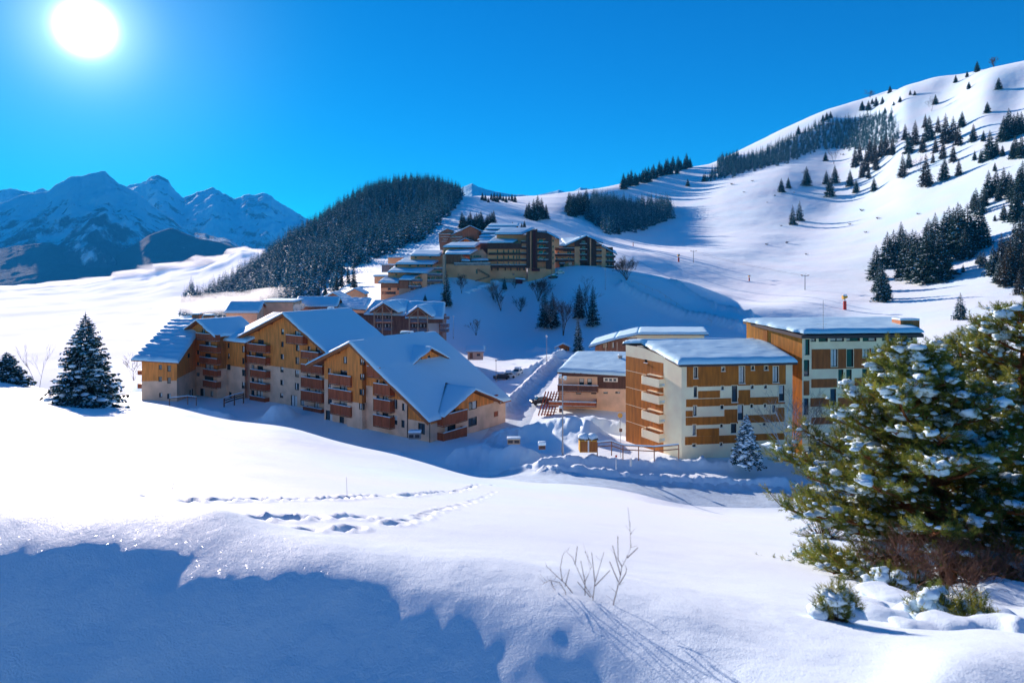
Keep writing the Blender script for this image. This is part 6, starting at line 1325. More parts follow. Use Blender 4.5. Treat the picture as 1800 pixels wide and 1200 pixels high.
# ---- the big snowy pines at the right
def tuft_block():
    """one shoot tip: a bottle brush of needles pointing forward along +x, unit length"""
    g = np.random.default_rng(3); out = []
    for v in range(6):
        V = []
        for i in range(22):
            t = .1 + .9 * i / 22; a = i * 2.4 + g.uniform(-.4, .4); rad = np.array([0, math.cos(a), math.sin(a)]); d = np.array([1.0, 0, 0]) * g.uniform(.55, 1.1) + rad * g.uniform(.6, .95); d /= np.linalg.norm(d)
            s = np.cross(d, g.normal(0, 1, 3)); s /= np.linalg.norm(s); p = np.array([t, 0, 0]); L = g.uniform(.34, .52)
            V += [p - s * .026, p + s * .026, p + d * L]
        out.append(np.array(V))
    return out
TUFT = tuft_block()
def pine(name, label, trunk_px, D, prof, seed, nl, ext=1.0, dens=1.0, snowy=1.0):
    """prof: (row, half width px to the left) giving the crown's reach; trunk_px: rows and columns of the trunk"""
    g = random.Random(seed); gn = np.random.default_rng(seed); org = P(trunk_px[0][0], trunk_px[0][1], D); e = thing(name, label, 'pine tree', org)
    tp = [P(x, y, D) - org for x, y in trunk_px]; rt = [.15 * (1 - .85 * i / (len(tp) - 1)) for i in range(len(tp))]
    mb = MB(); mb.tube([tp[0] - Vector((0, 0, .8))] + tp, [.17] + rt, 9); limbs = MB(); tips = []; snowpts = []
    rowsT = [p[1] for p in trunk_px]
    for i in range(nl):
        u = (i + g.random()) / nl; row = rowsT[0] + (rowsT[-1] - rowsT[0]) * (.04 + .96 * u); x = np.interp(-row, [-r for r in rowsT], [p[0] for p in trunk_px])
        p = P(float(x), row, D) - org; reach = float(np.interp(row, [q[0] for q in prof], [q[1] for q in prof])) / FPX * D * g.uniform(.72, 1.08) * ext
        a = i * 2.39996 + g.uniform(-.3, .3); rise = -.14 + .50 * u + g.uniform(-.12, .16); pts = [p]; q = p.copy(); n = 6
        d = Vector((math.cos(a), math.sin(a), rise - .12)).normalized()
        for j in range(n):
            d = (d + Vector((g.uniform(-.16, .16), g.uniform(-.16, .16), .06 + g.uniform(-.12, .14)))).normalized(); q = q + d * reach / n; pts.append(q.copy())
        r0 = .018 + .018 * reach; limbs.tube(pts, [r0 * (1 - .75 * j / n) for j in range(n + 1)], 5)
        nt_ = int((7 + reach * 10) * dens)
        for k in range(nt_):
            t = .22 + .78 * (k + g.random()) / nt_; j = min(n - 1, int(t * n)); b = pts[j].lerp(pts[j + 1], t * n - j); dd = (pts[j + 1] - pts[j]).normalized(); side = dd.cross(Vector((0, 0, 1))).normalized() * g.choice((-1, 1))
            td = (dd * g.uniform(.3, .8) + side * g.uniform(.4, 1.0) + Vector((0, 0, g.uniform(-.15, .55)))).normalized(); TL = g.uniform(.22, .55) * (1.1 - .4 * t) * min(1.3, .5 + reach * .35)
            tq_ = [b, b + td * TL * .5 + Vector((0, 0, .02)), b + td * TL + Vector((0, 0, .06))]; limbs.tube(tq_, [.009, .006, .004], 3)
            ns = 3 + int(TL * 13)
            for m in range(ns):
                f = (m + 1) / ns; c = b + td * TL * f; sd = td.cross(Vector((g.uniform(-1, 1), g.uniform(-1, 1), g.uniform(-1, 1)))).normalized()
                ddn = (td * g.uniform(.5, 1) + sd * g.uniform(.2, .9) + Vector((0, 0, .3))).normalized(); tips.append((c, ddn, g.uniform(.12, .20)))
            if g.random() < .75 * snowy: snowpts.append((b + td * TL * g.uniform(.4, 1) + Vector((g.uniform(-.05, .05), g.uniform(-.05, .05), .05)), g.uniform(.018, .055) if g.random() < .85 else g.uniform(.06, .11)))
        if g.random() < .22 * snowy: t = g.uniform(.45, .98); j = min(n - 1, int(t * n)); snowpts.append((pts[j].lerp(pts[j + 1], t * n - j) + Vector((0, 0, .08)), g.uniform(.08, .19)))
    def mk(nm, b, mm, sm=False):
        me = bpy.data.meshes.new(nm); me.from_pydata(b.v, [], b.f); me.materials.append(MT[mm])
        if sm:
            for p_ in me.polygons: p_.use_smooth = True
        return link(bpy.data.objects.new(nm, me), e)
    mk('trunk', mb, 'bark_red', True); mk('limbs', limbs, 'bark_red')
    VV = []; MM = []
    for c, d, L in tips:
        V = TUFT[gn.integers(6)]; x = np.array(d); y = np.cross(x, [0, 0, 1.0]); y /= np.linalg.norm(y) + 1e-6; z = np.cross(x, y)
        VV.append((V[:, :1] * x + V[:, 1:2] * y + V[:, 2:] * z) * L + np.array(c)); m_ = gn.choice(3, p=[.5, .28, .22]); MM.append(np.full(len(V) // 3, m_))
    VV = np.concatenate(VV); F_ = np.arange(len(VV), dtype=np.int32).reshape(-1, 3)
    link(bpy.data.objects.new('needles', np_mesh('needles', VV, F_, ['pine1', 'pine2', 'pine3'], np.concatenate(MM))), e)
    s = MB()
    for i, (c, r) in enumerate(snowpts):
        s.blob(c, (r * g.uniform(1, 1.9), r * g.uniform(1, 1.7), r * g.uniform(.5, .8)), i, sub=2 if r > .05 else 1, jag=.85)
        for _ in range(g.choice((0, 1, 2, 3)) if r > .05 else 0): s.blob(c + Vector((g.uniform(-1, 1), g.uniform(-1, 1), g.uniform(-.5, .2))) * r, (r * .6, r * .6, r * .4), i + 7, sub=1, jag=.6)
    tag(mk('snow', s, 'snow', True), 'snow lumps resting on the boughs', kind='stuff'); return e
pine('pine_tree', 'big snow laden pine with a visible reddish trunk at the lower right', [(1668,1010),(1640,930),(1626,840),(1618,740),(1608,660),(1596,622)], 13.6, [(615,14),(650,50),(700,92),(750,125),(800,165),(860,232),(910,272),(960,268),(1010,225)], 4, 135, dens=1.25)
pine('pine_tree', 'taller snow laden pine cut off by the right edge of the photo', [(1795,1030),(1785,900),(1788,780),(1795,680),(1800,600),(1798,552)], 15.0, [(550,30),(590,85),(640,120),(700,140),(800,160),(900,170),(1030,150)], 9, 100, dens=1.15)
pine('pine_tree', 'middle pine crown rising between the trunked pine and the right edge one', [(1712,1015),(1705,900),(1700,800),(1694,700),(1690,640),(1688,606)], 16.6, [(600,20),(630,55),(680,90),(740,120),(820,130),(920,130),(1015,110)], 13, 66, dens=1.1)
# brown leafless bush and half buried junipers at their feet
for i, (x, y, lab) in enumerate([(1600, 985, 'left end of the red brown leafless scrub under the pines'), (1655, 990, 'middle of the red brown leafless scrub under the pines'), (1710, 995, 'right part of the red brown leafless scrub under the pines'), (1765, 985, 'leafless scrub reaching the right edge under the pines')]):
    D_ = 10.5 + .3 * (i % 2); bare('scrub', lab, 'shrub', x, D_, 1.05, 11, 3, 'twig_red', 70 + i, lean=.9, spread=.8, minr=.003, r0=.009, snow=False, kids=4)
def juniper(label, px, py, w, h, seed):
    g = random.Random(seed); D_ = solve_D(px, py, 6, 30); z = ground_z(px, D_); e = thing('juniper_bush', label, 'shrub', ((px - CX) / FPX * D_, D_, z), 'half buried junipers'); W_ = w / FPX * D_; H_ = h / FPX * D_; VV = []; MM = []; s = MB(); lb_ = MB()
    for i in range(int(60 + W_ * 130)):
        a = g.uniform(0, 6.28); rr = W_ / 2 * g.random() ** .6; c = Vector((rr * math.cos(a), rr * math.sin(a) * .7, H_ * (1 - (rr / (W_ / 2)) ** 2) * g.uniform(.1, 1)))
        d = Vector((c.x, c.y, .35 + c.z)).normalized(); V = TUFT[i % 6]; x = np.array(d); y = np.cross(x, [0, 0, 1.0]); y /= np.linalg.norm(y) + 1e-6; zv = np.cross(x, y); L = g.uniform(.09, .16)
        VV.append((V[:, :1] * x + V[:, 1:2] * y + V[:, 2:] * zv) * L + np.array(c)); MM.append(np.full(len(V) // 3, g.choice((0, 1, 2, 2)))); lb_.tube([Vector((c.x * .3, c.y * .3, -.05)), c], [.008, .004], 3)
        if g.random() < .14: r = g.uniform(.025, .075); s.blob(c + Vector((0, 0, .05)), (r * 1.4, r * 1.3, r * .7), i, sub=2, jag=.7)
    VV = np.concatenate(VV); link(bpy.data.objects.new('needles', np_mesh('needles', VV, np.arange(len(VV), dtype=np.int32).reshape(-1, 3), ['pine1', 'pine2', 'pine3'], np.concatenate(MM))), e)
    for nm, b, mm in (('stems', lb_, 'bark'), ('snow', s, 'snow')):
        if not b.v: continue
        me = bpy.data.meshes.new(nm); me.from_pydata(b.v, [], b.f); me.materials.append(MT[mm]); o_ = link(bpy.data.objects.new(nm, me), e)
        if nm == 'snow':
            tag(o_, kind='stuff')
            for p_ in me.polygons: p_.use_smooth = True
for i, (x, y, w, h, lab) in enumerate([(1472,1092,70,60,'lowest half buried juniper at the left, below the pines'), (1500,1000,90,40,'juniper spray just under the left skirt of the big pine'), (1560,1040,80,45,'juniper poking out of snow lumps, left of centre under the pines'), (1645,1085,90,55,'juniper in the middle of the snow lumps at the bottom right'), (1710,1090,70,45,'rightmost half buried juniper near the bottom right'), (1610,1035,90,35,'juniper between the scrub and the snow lumps'), (1450,925,110,50,'drooping green skirt at the far left of the big pine'), (1440,985,90,40,'low green sprays below the left skirt of the big pine')]): juniper(lab, x, y, w, h, 30 + i)
# lumps of fallen snow around them
def snow_heap(label, spots, seed, name='snow_heap'):
    s = MB(); g = random.Random(seed)
    for (px, py, r) in spots:
        D_ = solve_D(px, py, 6, 30); rr = 1.25 * r / FPX * D_; s.blob(((px - CX) / FPX * D_, D_, ground_z(px, D_) - rr * .12), (rr, rr * 1.2, rr * .5), g.random() * 50, sub=2, jag=.55)
        for k in range(3): a = g.uniform(0, 6.28); s.blob(((px - CX) / FPX * D_ + rr * .8 * math.cos(a), D_ + rr * .8 * math.sin(a), ground_z(px, D_)), (rr * .7, rr * .7, rr * .26), g.random() * 50, sub=2, jag=.45)
    o = s.build(name, 'snow_ground', None, smooth=True); rm = o.modifiers.new('remesh', 'REMESH'); rm.mode = 'VOXEL'; rm.voxel_size = 0.03; rm.use_smooth_shade = True; sm_ = o.modifiers.new('smooth', 'SMOOTH'); sm_.iterations = 12; sm_.factor = .6; tag(o, label, 'snow', None, 'stuff')
snow_heap('lumps of fallen snow round the junipers under the pines', [(1500,1075,42),(1540,1085,38),(1470,1050,26),(1575,1060,40),(1530,1010,46),(1610,1075,30),(1680,1100,34),(1745,1085,44),(1785,1060,50),(1765,1020,40),(1700,1050,28),(1640,1060,24),(1790,1110,40),(1600,1100,24)], 3)
# ordinal labels inside groups whose members only differ by where they stand
def ordinal(n): return str(n) + ('th' if 10 <= n % 100 <= 20 else {1: 'st', 2: 'nd', 3: 'rd'}.get(n % 10, 'th'))
_by = {}
for o in scene.objects:
    if o.parent is None and 'group' in o and 'label' in o: _by.setdefault((o['group'], o['label']), []).append(o)
for (gname, lab), l in _by.items():
    if len(l) < 2: continue
    l.sort(key=lambda o: o.location.x / max(1, o.location.y))
    for i, o in enumerate(l): o['label'] = (ordinal(i + 1) + ' from left of the ' + gname)
# ================================================================== STREET, PISTE AND SMALL THINGS
def snow_track_mat():
    m = mat('packed_snow', (0.60, 0.735, 0.82), 0.5, 0.3, noise=(0.9, 0.10, 6), bump=(3.0, .05)); return m
MT['packed'] = snow_track_mat()
def ribbon(name, label, path, width, lift=.06, m='packed', step=.6):
    pts = [Vector((*G(*p), 0)) for p in path]; rowsP = []
    for a, b in zip(pts[:-1], pts[1:]):
        n = max(1, int((b - a).length / step)); rowsP += [a.lerp(b, i / n) for i in range(n)]
    rowsP.append(pts[-1])
    for _ in range(8): rowsP = [rowsP[0]] + [(rowsP[i - 1] + rowsP[i] * 2 + rowsP[i + 1]) / 4 for i in range(1, len(rowsP) - 1)] + [rowsP[-1]]
    V = []; K = 9
    for i, p in enumerate(rowsP):
        d = (rowsP[min(i + 1, len(rowsP) - 1)] - rowsP[max(0, i - 1)]).normalized(); s = Vector((d.y, -d.x, 0)); w = width * (1 + .12 * float(fbm(np.array([i * .07]), np.array([1.0]), 3, 3)[0]))
        for k in range(K):
            q = p + s * w * (k / (K - 1) - .5); z = ground_z(CX + q.x / q.y * FPX, q.y); V.append((q.x, q.y, z + (lift if 0 < k < K - 1 else -.05)))
    n = len(rowsP); idr = np.arange(n * K).reshape(n, K); F_ = np.stack([idr[:-1, :-1], idr[:-1, 1:], idr[1:, 1:], idr[1:, :-1]], -1).reshape(-1, 4)
    a = np.array(V[0]); 
    if np.cross(np.array(V[1]) - a, np.array(V[K]) - a)[2] < 0: F_ = F_[:, ::-1]
    return tag(link(bpy.data.objects.new(name, np_mesh(name, V, np.ascontiguousarray(F_), [m], smooth=True))), label, None, None, 'structure')
ribbon('street', 'packed snow street in front of the blocks', [(820, 87), (900, 88), (960, 82.5), (1040, 80.5), (1150, 80.5), (1280, 80.5), (1400, 81)], 7.5)
ribbon('street', 'packed snow road between the chalets and the low house', [(868, 104), (885, 118), (905, 132), (925, 150), (945, 168), (965, 188), (985, 205)], 8.0)
ribbon('piste', 'groomed track running down beside the knoll', [(1085, 430), (1180, 370), (1300, 322), (1420, 296), (1500, 282)], 1.6, .04)
ribbon('piste', 'groomed track line crossing the lower slope', [(1060, 520), (1150, 430), (1290, 360), (1400, 330), (1530, 285)], 1.2, .05)
def lamp_post(label, px, D, H, globes=2, r=.07, base=None):
    g = Vector(((px - CX) / FPX * D, D, ground_z(px, D) if base is None else (HY - base) / FPX * D)); e = thing('street_lamp', label, 'street lamp', g, 'street lamps'); m = MB(); m.tube([(0, 0, -.5), (0, 0, H * .5), (0, 0, H)], [r * 1.3, r, r * .7], 8); m.tube([(0, 0, -.1), (0, 0, .7)], [r * 2, r * 1.8], 8)
    if globes == 2: m.bar((-.35, 0, H), (.35, 0, H - .25), .06)
    me = bpy.data.meshes.new('pole'); me.from_pydata(m.v, [], m.f); me.materials.append(MT['steel']); link(bpy.data.objects.new('pole', me), e)
    for k in range(globes):
        m = MB(); c = (-.35 + .7 * k, 0, H + .2 - .25 * k) if globes == 2 else (0, 0, H + .2); m.blob(c, .27, k, sub=2, jag=0); m.cbox((c[0], c[1], c[2] + .27), (.42, .42, .1), 1)
        me = bpy.data.meshes.new('lamp_head'); me.from_pydata(m.v, [], m.f); me.materials.append(MT['white']); me.materials.append(MT['snow']); me.polygons.foreach_set('material_index', m.m); link(bpy.data.objects.new('lamp_head', me), e)
lamp_post('tallest street lamp with two round heads, in front of the low house', 989, 98, 10.6, r=.09, base=794)
lamp_post('street lamp by the ploughed bank near the red brown hut', 961, 190, 7.0, 1)
lamp_post('street lamp right of the long chalet roof by the shaded car park', 872, 172, 5.2, 1)
lamp_post('thin lamp post at the middle of the shaded slope crest', 1064, 285, 8.5, 1); lamp_post('thin lamp post right of the grey chalet row', 797, 240, 7.5, 1)
# wooden handrail fence in front of the cream block
def fence(name, label, pts, h, post, rails, m='brownwood', snow=True, w=.1, cat='fence', group=None, raise_=0):
    e = bld(name, label, cat, group); P_ = [Vector((*G(px, D), (HY - y) / FPX * D if y else ground_z(px, D))) for px, D, y in pts]; rl = MB(); sn = MB()
    for a, b in zip(P_[:-1], P_[1:]):
        L = (b - a).length; n = max(1, int(L / post))
        for i in range(n + (b is P_[-1])):
            p = a.lerp(b, i / n); q = MB(); q.bar(p - Vector((0, 0, .8)), p + Vector((0, 0, h)), w * 1.2); q.build('post', m, e)
        for k in range(rails):
            z = Vector((0, 0, h * (1 - k / rails))); rl = MB(); rl.bar(a + z, b + z, w * .6, w * 1.3); rl.build('rail', m, e)
        if snow: sn.bar(a + Vector((0, 0, h + .13)), b + Vector((0, 0, h + .13)), .2, .16)
    if snow: sn.build('snow', 'snow', e, bevel=.05)
    return e
fence('handrail', 'brown snow topped handrail along the path by the cream block', [(1050, 92, 792), (1075, 92, 790), (1095, 91.5, 797), (1150, 91.5, 800), (1193, 92, 796)], 1.1, 2.0, 2)
fence('barrier', 'wooden barrier along the wall below the leftmost chalet steps', [(298, 134, 708), (330, 136, 704), (345, 137, 706)], .9, 2.2, 1); fence('ramp_wall', 'dark sunken ramp walls in front of the middle chalet', [(394, 138, 712), (412, 140, 706), (428, 142, 702)], 1.4, 1.2, 3, 'darkwood', w=.16, cat='railing')
fence('slope_fence', 'thin fence line crossing the shaded slope', [(1110, 292, None), (1160, 284, None), (1210, 270, None), (1250, 258, None)], 1.0, 3.0, 1, 'greytan', snow=False, w=.06)
# ochre shelter
e = bld('bin_shelter', 'small ochre shelter with two snow mounds on its roof by the handrail', 'shelter'); c = P(1019, 795, 92.5); m = MB(); W3, D3_, H3 = 2.35, 1.7, 1.7
m.box(c, (W3, 0, 0), (0, D3_, 0), (0, 0, H3)); m.build('wall', 'yellow', e)
for k in range(2): m = MB(); m.box(c + Vector((.1 + k * 1.2, -.04, .1)), (1.0, 0, 0), (0, .05, 0), (0, 0, 1.4)); m.build('door', 'larch_dark', e)
m = MB(); m.box(c + Vector((1.08, -.06, .05)), (.2, 0, 0), (0, .06, 0), (0, 0, 1.6)); m.build('pillar', 'white', e)
m = MB(); m.box(c + Vector((-.15, -.15, H3)), (W3 + .3, 0, 0), (0, D3_ + .3, 0), (0, 0, .12)); rf = m.build('roof', 'edge', e)
for k in range(2): s = MB(); s.blob(c + Vector((.6 + k * 1.2, .8, H3 + .2)), (.75, .95, .55), k, sub=2, jag=.35); s.build('snow', 'snow', rf, smooth=True)
# half buried things by the street
def small_box(name, label, cat, px, D, row, w, h, d, m, snow=.3, trim='edge'):
    e = bld(name, label, cat); c = P(px, row, D); b = MB(); b.box(c, (w, .1, 0), (0, d, 0), (0, 0, h)); b.build('body', m, e, bevel=.03)
    b = MB(); b.box(c + Vector((.08, -.03, h * .25)), (w * .38, 0, 0), (0, .05, 0), (0, 0, h * .5)); b.build('panel', trim, e); b = MB(); b.box(c + Vector((w * .55, -.03, h * .25)), (w * .38, 0, 0), (0, .05, 0), (0, 0, h * .5)); b.build('panel', trim, e)
    if snow: s = MB(); s.box(c + Vector((-.06, -.06, h)), (w + .12, .1, 0), (0, d + .12, 0), (0, 0, snow)); s.build('snow', 'snow', e, bevel=.12)
small_box('crate', 'grey brown crate half buried in the shaded bank right of the chalet', 'crate', 892, 94, 781, 1.75, .75, .9, 'greytan', .15); small_box('crate', 'brown box sticking out of the snow left of the ochre shelter', 'crate', 947, 90, 790, .9, .5, .6, 'brownwood', .5)
small_box('utility_box', 'dark low box under snow at the near corner of the front chalet', 'box', 718, 109, 772, 1.9, 1.0, 1.0, 'stone', .35); small_box('letter_box', 'snow capped brown box on a post at the terrace corner', 'box', 983, 112, 725, .6, .7, .5, 'brownwood', .3)
# marker poles and signs
def pole(name, label, cat, px, D, row, H, m='steel', r=.04, head=None, headm='orange_sign', hw=.5):
    b_ = P(px, row, D); e = thing(name, label, cat, b_); mb = MB(); mb.tube([(0, 0, -.5), (0, 0, H)], r, 6); me = bpy.data.meshes.new('post'); me.from_pydata(mb.v, [], mb.f); me.materials.append(MT[m]); link(bpy.data.objects.new('post', me), e)
    if head:
        mb = MB()
        if head == 'disc': mb.prism([(hw * .5 * math.cos(a), -.06, H + hw * .5 * math.sin(a)) for a in [k * math.pi / 6 for k in range(12)]], (0, .05, 0))
        else: mb.cbox((0, -.05, H - .2), (hw, .1, hw * 1.1))
        me = bpy.data.meshes.new('plate'); me.from_pydata(mb.v, [], mb.f); me.materials.append(MT[headm]); link(bpy.data.objects.new('plate', me), e)
pole('road_sign', 'small orange road sign on the slope left of the cream block', 'sign', 1090, 103, 752, 1.9, head='disc', hw=.75); pole('sign_post', 'thin post with a brown box at the left corner of the cream block', 'post', 1091, 92.5, 797, 3.4, head='box', headm='brownwood', hw=.4)
pole('snow_pole', 'orange and white marker pole in the street bank', 'marker pole', 1083, 86, 818, 1.4, 'white', .05, 'box', 'red', .22); pole('snow_pole', 'white marker stub in the street bank right of the orange one', 'marker pole', 1109, 86, 812, .5, 'white', .14)
# rounded dark car by the stairs, and snow covered cars in the shaded car park
def car(label, px, D, rz, body, snow_t=.12, cat='car', s=1.0, row=None):
    g = Vector(((px - CX) / FPX * D, D, ground_z(px, D) + .05 if row is None else (HY - row) / FPX * D)); e = thing('parked_car', label, cat, g, None, rz); e.scale = (s, s, s)
    prof = [(-2.1,.35),(-2.12,.7),(-1.95,.86),(-1.2,.95),(-.62,1.42),(.85,1.46),(1.65,1.0),(2.1,.92),(2.15,.4),(1.6,.28),(-1.6,.28)]
    def side(mb, pr, w, m=0, inset=0): mb.prism([(x, -w / 2, z) for x, z in pr], (0, w, 0), m)
    def put(n, mb, mats, bev=None):
        me = bpy.data.meshes.new(n); me.from_pydata(mb.v, [], mb.f); [me.materials.append(MT[x]) for x in mats]; me.polygons.foreach_set('material_index', mb.m); o = link(bpy.data.objects.new(n, me), e)
        if bev: bv = o.modifiers.new('b', 'BEVEL'); bv.width = bev; bv.segments = 3
        return o
    b = MB(); side(b, prof, 1.72); put('body', b, [body], .1)
    for n_, pr in (('window', [(-.98,.98),(-.52,1.36),(.1,1.4),(.1,.98)]), ('window', [(.18,.98),(.18,1.4),(.8,1.4),(1.3,1.0)])):
        b = MB(); side(b, pr, 1.75); put(n_, b, ['glass'])
    b = MB(); b.prism([(-1.22, -.7, .97), (-1.22, .7, .97), (-.63, .62, 1.42), (-.63, -.62, 1.42)], (-.03, 0, .03)); put('windscreen', b, ['glass'])
    for x in (-1.35, 1.35):
        for y in (-.86, .68):
            b = MB(); b.prism([(x + .33 * math.cos(a), y, .33 + .33 * math.sin(a)) for a in [k * math.pi / 8 for k in range(16)]], (0, .18, 0)); put('wheel', b, ['rubber'])
    for y in (-.7, .45): b = MB(); b.cbox((-2.12, y + .12, .68), (.06, .28, .14)); put('headlight', b, ['white'])
    if snow_t: b = MB(); b.prism([(-.6, -.7, 1.44), (-.6, .7, 1.44), (.85, .7, 1.48), (.85, -.7, 1.48)], (0, 0, snow_t)); put('snow', b, ['snow'], .06)
    return e
car('black car parked at the foot of the red railed stairs', 951, 139, .25, 'black', .12, s=1.05)
car('dark car with a snow covered bonnet in the shaded car park', 881, 176, .1, 'black', .35); car('pale snow covered car right of the dark one in the shaded car park', 893, 178, .1, 'white', .45); car('snow covered car at the sunlit edge of the car park', 910, 181, 1.2, 'white', .5)
car('dark car behind snow at the right side of the large tower', 972, 300, .2, 'edge', .4); car('white topped car furthest right by the large tower', 984, 303, .2, 'white', .4)
# lift pylons, snow guns and orange padding on the piste
def pylon(label, px, py, hpx):
    g = ground_at(px, py, 200, 700); H = hpx / FPX * g.y; e = thing('lift_pylon', label, 'ski lift pylon', g, 'lift pylons on the piste'); s = H / 6
    def put(n, mb, m): me = bpy.data.meshes.new(n); me.from_pydata(mb.v, [], mb.f); me.materials.append(MT[m]); link(bpy.data.objects.new(n, me), e)
    b = MB(); b.tube([(0, 0, -1), (0, 0, H)], [.22 * s, .16 * s], 8); put('mast', b, 'steel'); b = MB(); b.bar((-1.5 * s, 0, H), (1.5 * s, 0, H), .22 * s); put('crossarm', b, 'steel')
    for x in (-1.4, 1.4):
        b = MB(); b.bar((x * s, -.9 * s, H + .22 * s), (x * s, .9 * s, H + .22 * s), .14 * s, .3 * s)
        put('sheave', b, 'edge')
    b = MB(); b.bar((-.3 * s, 0, H), (.5 * s, 0, H + 1.0 * s), .1 * s); put('ladder', b, 'steel'); return g, H
pyl = [pylon('upper T shaped lift pylon on the piste, right of the knoll', 1219, 462, 20), pylon('nearer T shaped lift pylon on the lower piste', 1415, 511, 25)]
for (a, Ha), (b, Hb) in ((pyl[0], pyl[1]),):
    for k in (-1, 1):
        mb = MB(); A_, B_ = a + Vector((k * 1.8, 0, Ha)), b + Vector((k * 1.5, 0, Hb)); mid = (A_ + B_) / 2 - Vector((0, 0, 1.2)); mb.tube([A_, A_.lerp(mid, .5) - Vector((0, 0, .3)), mid, mid.lerp(B_, .5) - Vector((0, 0, .3)), B_], .035, 4)
        tag(mb.build('lift_cable', 'edge', None), ('left' if k < 0 else 'right') + ' cable of the ski lift strung between its two pylons', 'cable', 'cables of the ski lift')
def snow_gun(label, px, py, hpx, big=False):
    g = ground_at(px, py, 200, 700); H = hpx / FPX * g.y; e = thing('snow_gun', label, 'snow gun', g, 'snow guns on the piste')
    def put(n, mb, m): me = bpy.data.meshes.new(n); me.from_pydata(mb.v, [], mb.f); me.materials.append(MT[m]); link(bpy.data.objects.new(n, me), e)
    b = MB(); b.tube([(0, 0, -.5), (0, 0, H * .6)], [H * .12, H * .11], 10); put('padding', b, 'red'); b = MB(); b.tube([(0, 0, H * .55), (0, 0, H * .8)], H * .04, 6); put('mast', b, 'steel')
    b = MB(); b.tube([(-H * .16, 0, H * .85), (-H * .02, 0, H * .86), (H * .16, 0, H * .92)], [H * .15, H * .12, H * .10], 12); put('fan_barrel', b, 'yellow' if big else 'orange_sign'); s = MB(); s.blob((0, 0, H * 1.0), (H * .16, H * .12, H * .07), 3, sub=2); put('snow', s, 'snow')
snow_gun('largest red padded snow gun, above the taller block roof', 1485, 545, 25, True); snow_gun('orange snow gun at the left of the piste, near the upper pylon', 1193, 461, 13); snow_gun('orange padded snow gun in the middle of the piste', 1317, 495, 10); snow_gun('tiny orange marker pad highest on the piste', 1113, 433, 6)
# small rocks and dwarf bushes sticking out of the open slope
for i, (x, y, s, lab) in enumerate([(645,552,12,'dwarf bush left of centre below the belt'),(727,540,10,'dwarf bush right under the lower belt'),(693,586,7,'tiny bush lower left on the open slope'),(812,602,9,'dwarf bush just left of the first scattered spruces'),(785,625,6,'tiny bush left of the isolated pair'),(840,718,9,'dwarf bush at the foot of the isolated pair'),(1158,656,14,'largest dwarf bush in the middle of the slope'),(1222,690,14,'dwarf bush right of the middle of the slope'),(1110,712,13,'flat bush below the middle of the slope'),(1173,743,11,'flat bush below and right of the flat one'),(862,787,14,'low bush in the lower middle of the slope'),(783,793,12,'dark bush left in the lower middle of the slope'),(940,830,11,'low bush above the lift pylon'),(1382,676,12,'dwarf bush left of the right clumps'),(890,585,6,'tiny bush between pair and scattered spruces'),(825,470,7,'tiny bush right below the belt'),(1080,440,12,'dwarf bush under the right part of the belt')]):
    g_ = ground_at(*Z9(x, y), 200, 1000); k = s / 2.25 / FPX * g_.y; e = bare('dwarf_bush', lab, 'bush', Z9(x, y)[0], g_.y, k * .9, 9, 2, 'twig', 300 + i, lean=1.3, minr=k * .025, r0=k * .05, group='dwarf bushes on the open slope')
    s_ = MB(); s_.blob((k * .3, 0, .05), (k * .5, k * .4, k * .14), i, sub=2, jag=.4); me = bpy.data.meshes.new('snow'); me.from_pydata(s_.v, [], s_.f); me.materials.append(MT['snow']); link(bpy.data.objects.new('snow', me), e)
# snow lumps crowning the wall of the terrace below the tower
sh = MB()
for i in range(9): q = ground_at(822 + i * 6, 514 - i * 2.2, 200, 400); sh.blob(q, (1.7, 1.2, .8), i, sub=2, jag=.5)
tag(sh.build('snow_heap', 'snow', None, smooth=True), 'rounded snow lumps lining the path below the tower', 'snow', None, 'stuff')
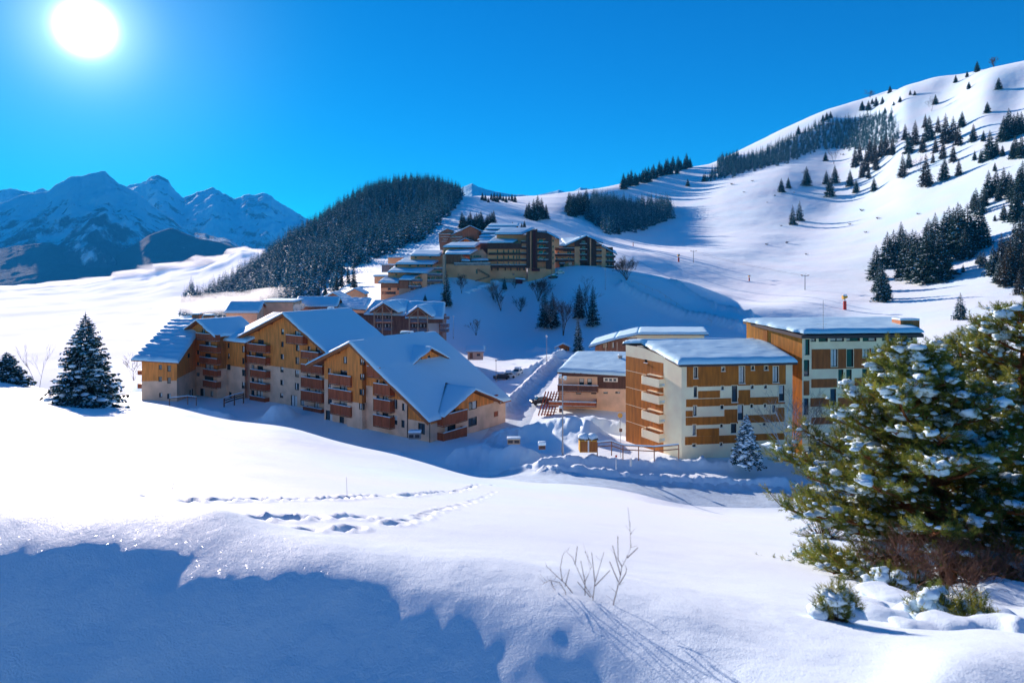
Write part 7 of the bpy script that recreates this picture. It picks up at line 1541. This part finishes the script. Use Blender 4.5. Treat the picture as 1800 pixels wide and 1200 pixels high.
# wisps of fog against the wooded hill: closed lumps of thin mist
fm = bpy.data.materials.new('mist'); fm.use_nodes = True; fm.node_tree.nodes.remove(fm.node_tree.nodes['Principled BSDF']); fv = N(fm.node_tree, 'ShaderNodeVolumePrincipled')
fv.inputs['Color'].default_value = (1, 1, 1, 1); fv.inputs['Density'].default_value = 0.03; fv.inputs['Anisotropy'].default_value = 0.3; fm.node_tree.links.new(fv.outputs[0], fm.node_tree.nodes['Material Output'].inputs['Volume']); MT['mist'] = fm
for i, (px, py, D, rx, rz) in enumerate([(452, 524, 420, 21, 6), (415, 535, 430, 24, 6), (375, 538, 470, 26, 6), (338, 536, 560, 30, 6), (478, 516, 400, 12, 4)]):
    s_ = MB(); s_.blob(P(px, py, D), (rx, 22, rz), i * 3, sub=2, jag=.9); tag(s_.build('fog_wisp', 'mist', None, smooth=True), 'thin white wisp of fog lapping the foot of the wooded hill', 'fog', None, 'stuff')
fm2 = fm.copy(); MT['mist_far'] = fm2; [n for n in fm2.node_tree.nodes if n.type == 'PRINCIPLED_VOLUME'][0].inputs['Density'].default_value = 0.012
for i, (px, py, rx, rz) in enumerate([(432, 446, 70, 34), (400, 458, 90, 30), (362, 462, 60, 26), (325, 470, 110, 30), (285, 472, 60, 26), (250, 485, 120, 26), (195, 491, 90, 18), (140, 498, 150, 16), (60, 505, 160, 14), (-20, 507, 150, 14), (455, 470, 60, 60)]):
    s_ = MB(); s_.blob(P(px, py, 3300), (rx, 160, rz), 40 + i * 3, sub=2, jag=1.0); tag(s_.build('fog_billow', 'mist_far', None, smooth=True), 'soft billow along the far rim of the sea of fog', 'fog', None, 'stuff')
# ================================================================== HAZE
def haze():
    m = bpy.data.materials.new('haze'); m.use_nodes = True; t = m.node_tree; t.nodes.remove(t.nodes['Principled BSDF']); v = N(t, 'ShaderNodeVolumePrincipled')
    v.inputs['Color'].default_value = (0.03, 0.45, 1.0, 1); v.inputs['Density'].default_value = 4.2e-5; v.inputs['Anisotropy'].default_value = 0.0; t.links.new(v.outputs[0], t.nodes['Material Output'].inputs['Volume'])
    mb = MB(); mb.box((-15000, -60, -1200), (30000, 0, 0), (0, 13000, 0), (0, 0, 2700)); mb.build('haze', 'snow', None)
    o = bpy.data.objects['haze']; o.data.materials.clear(); o.data.materials.append(m); tag(o, 'thin blue air', 'haze', None, 'stuff')
haze()
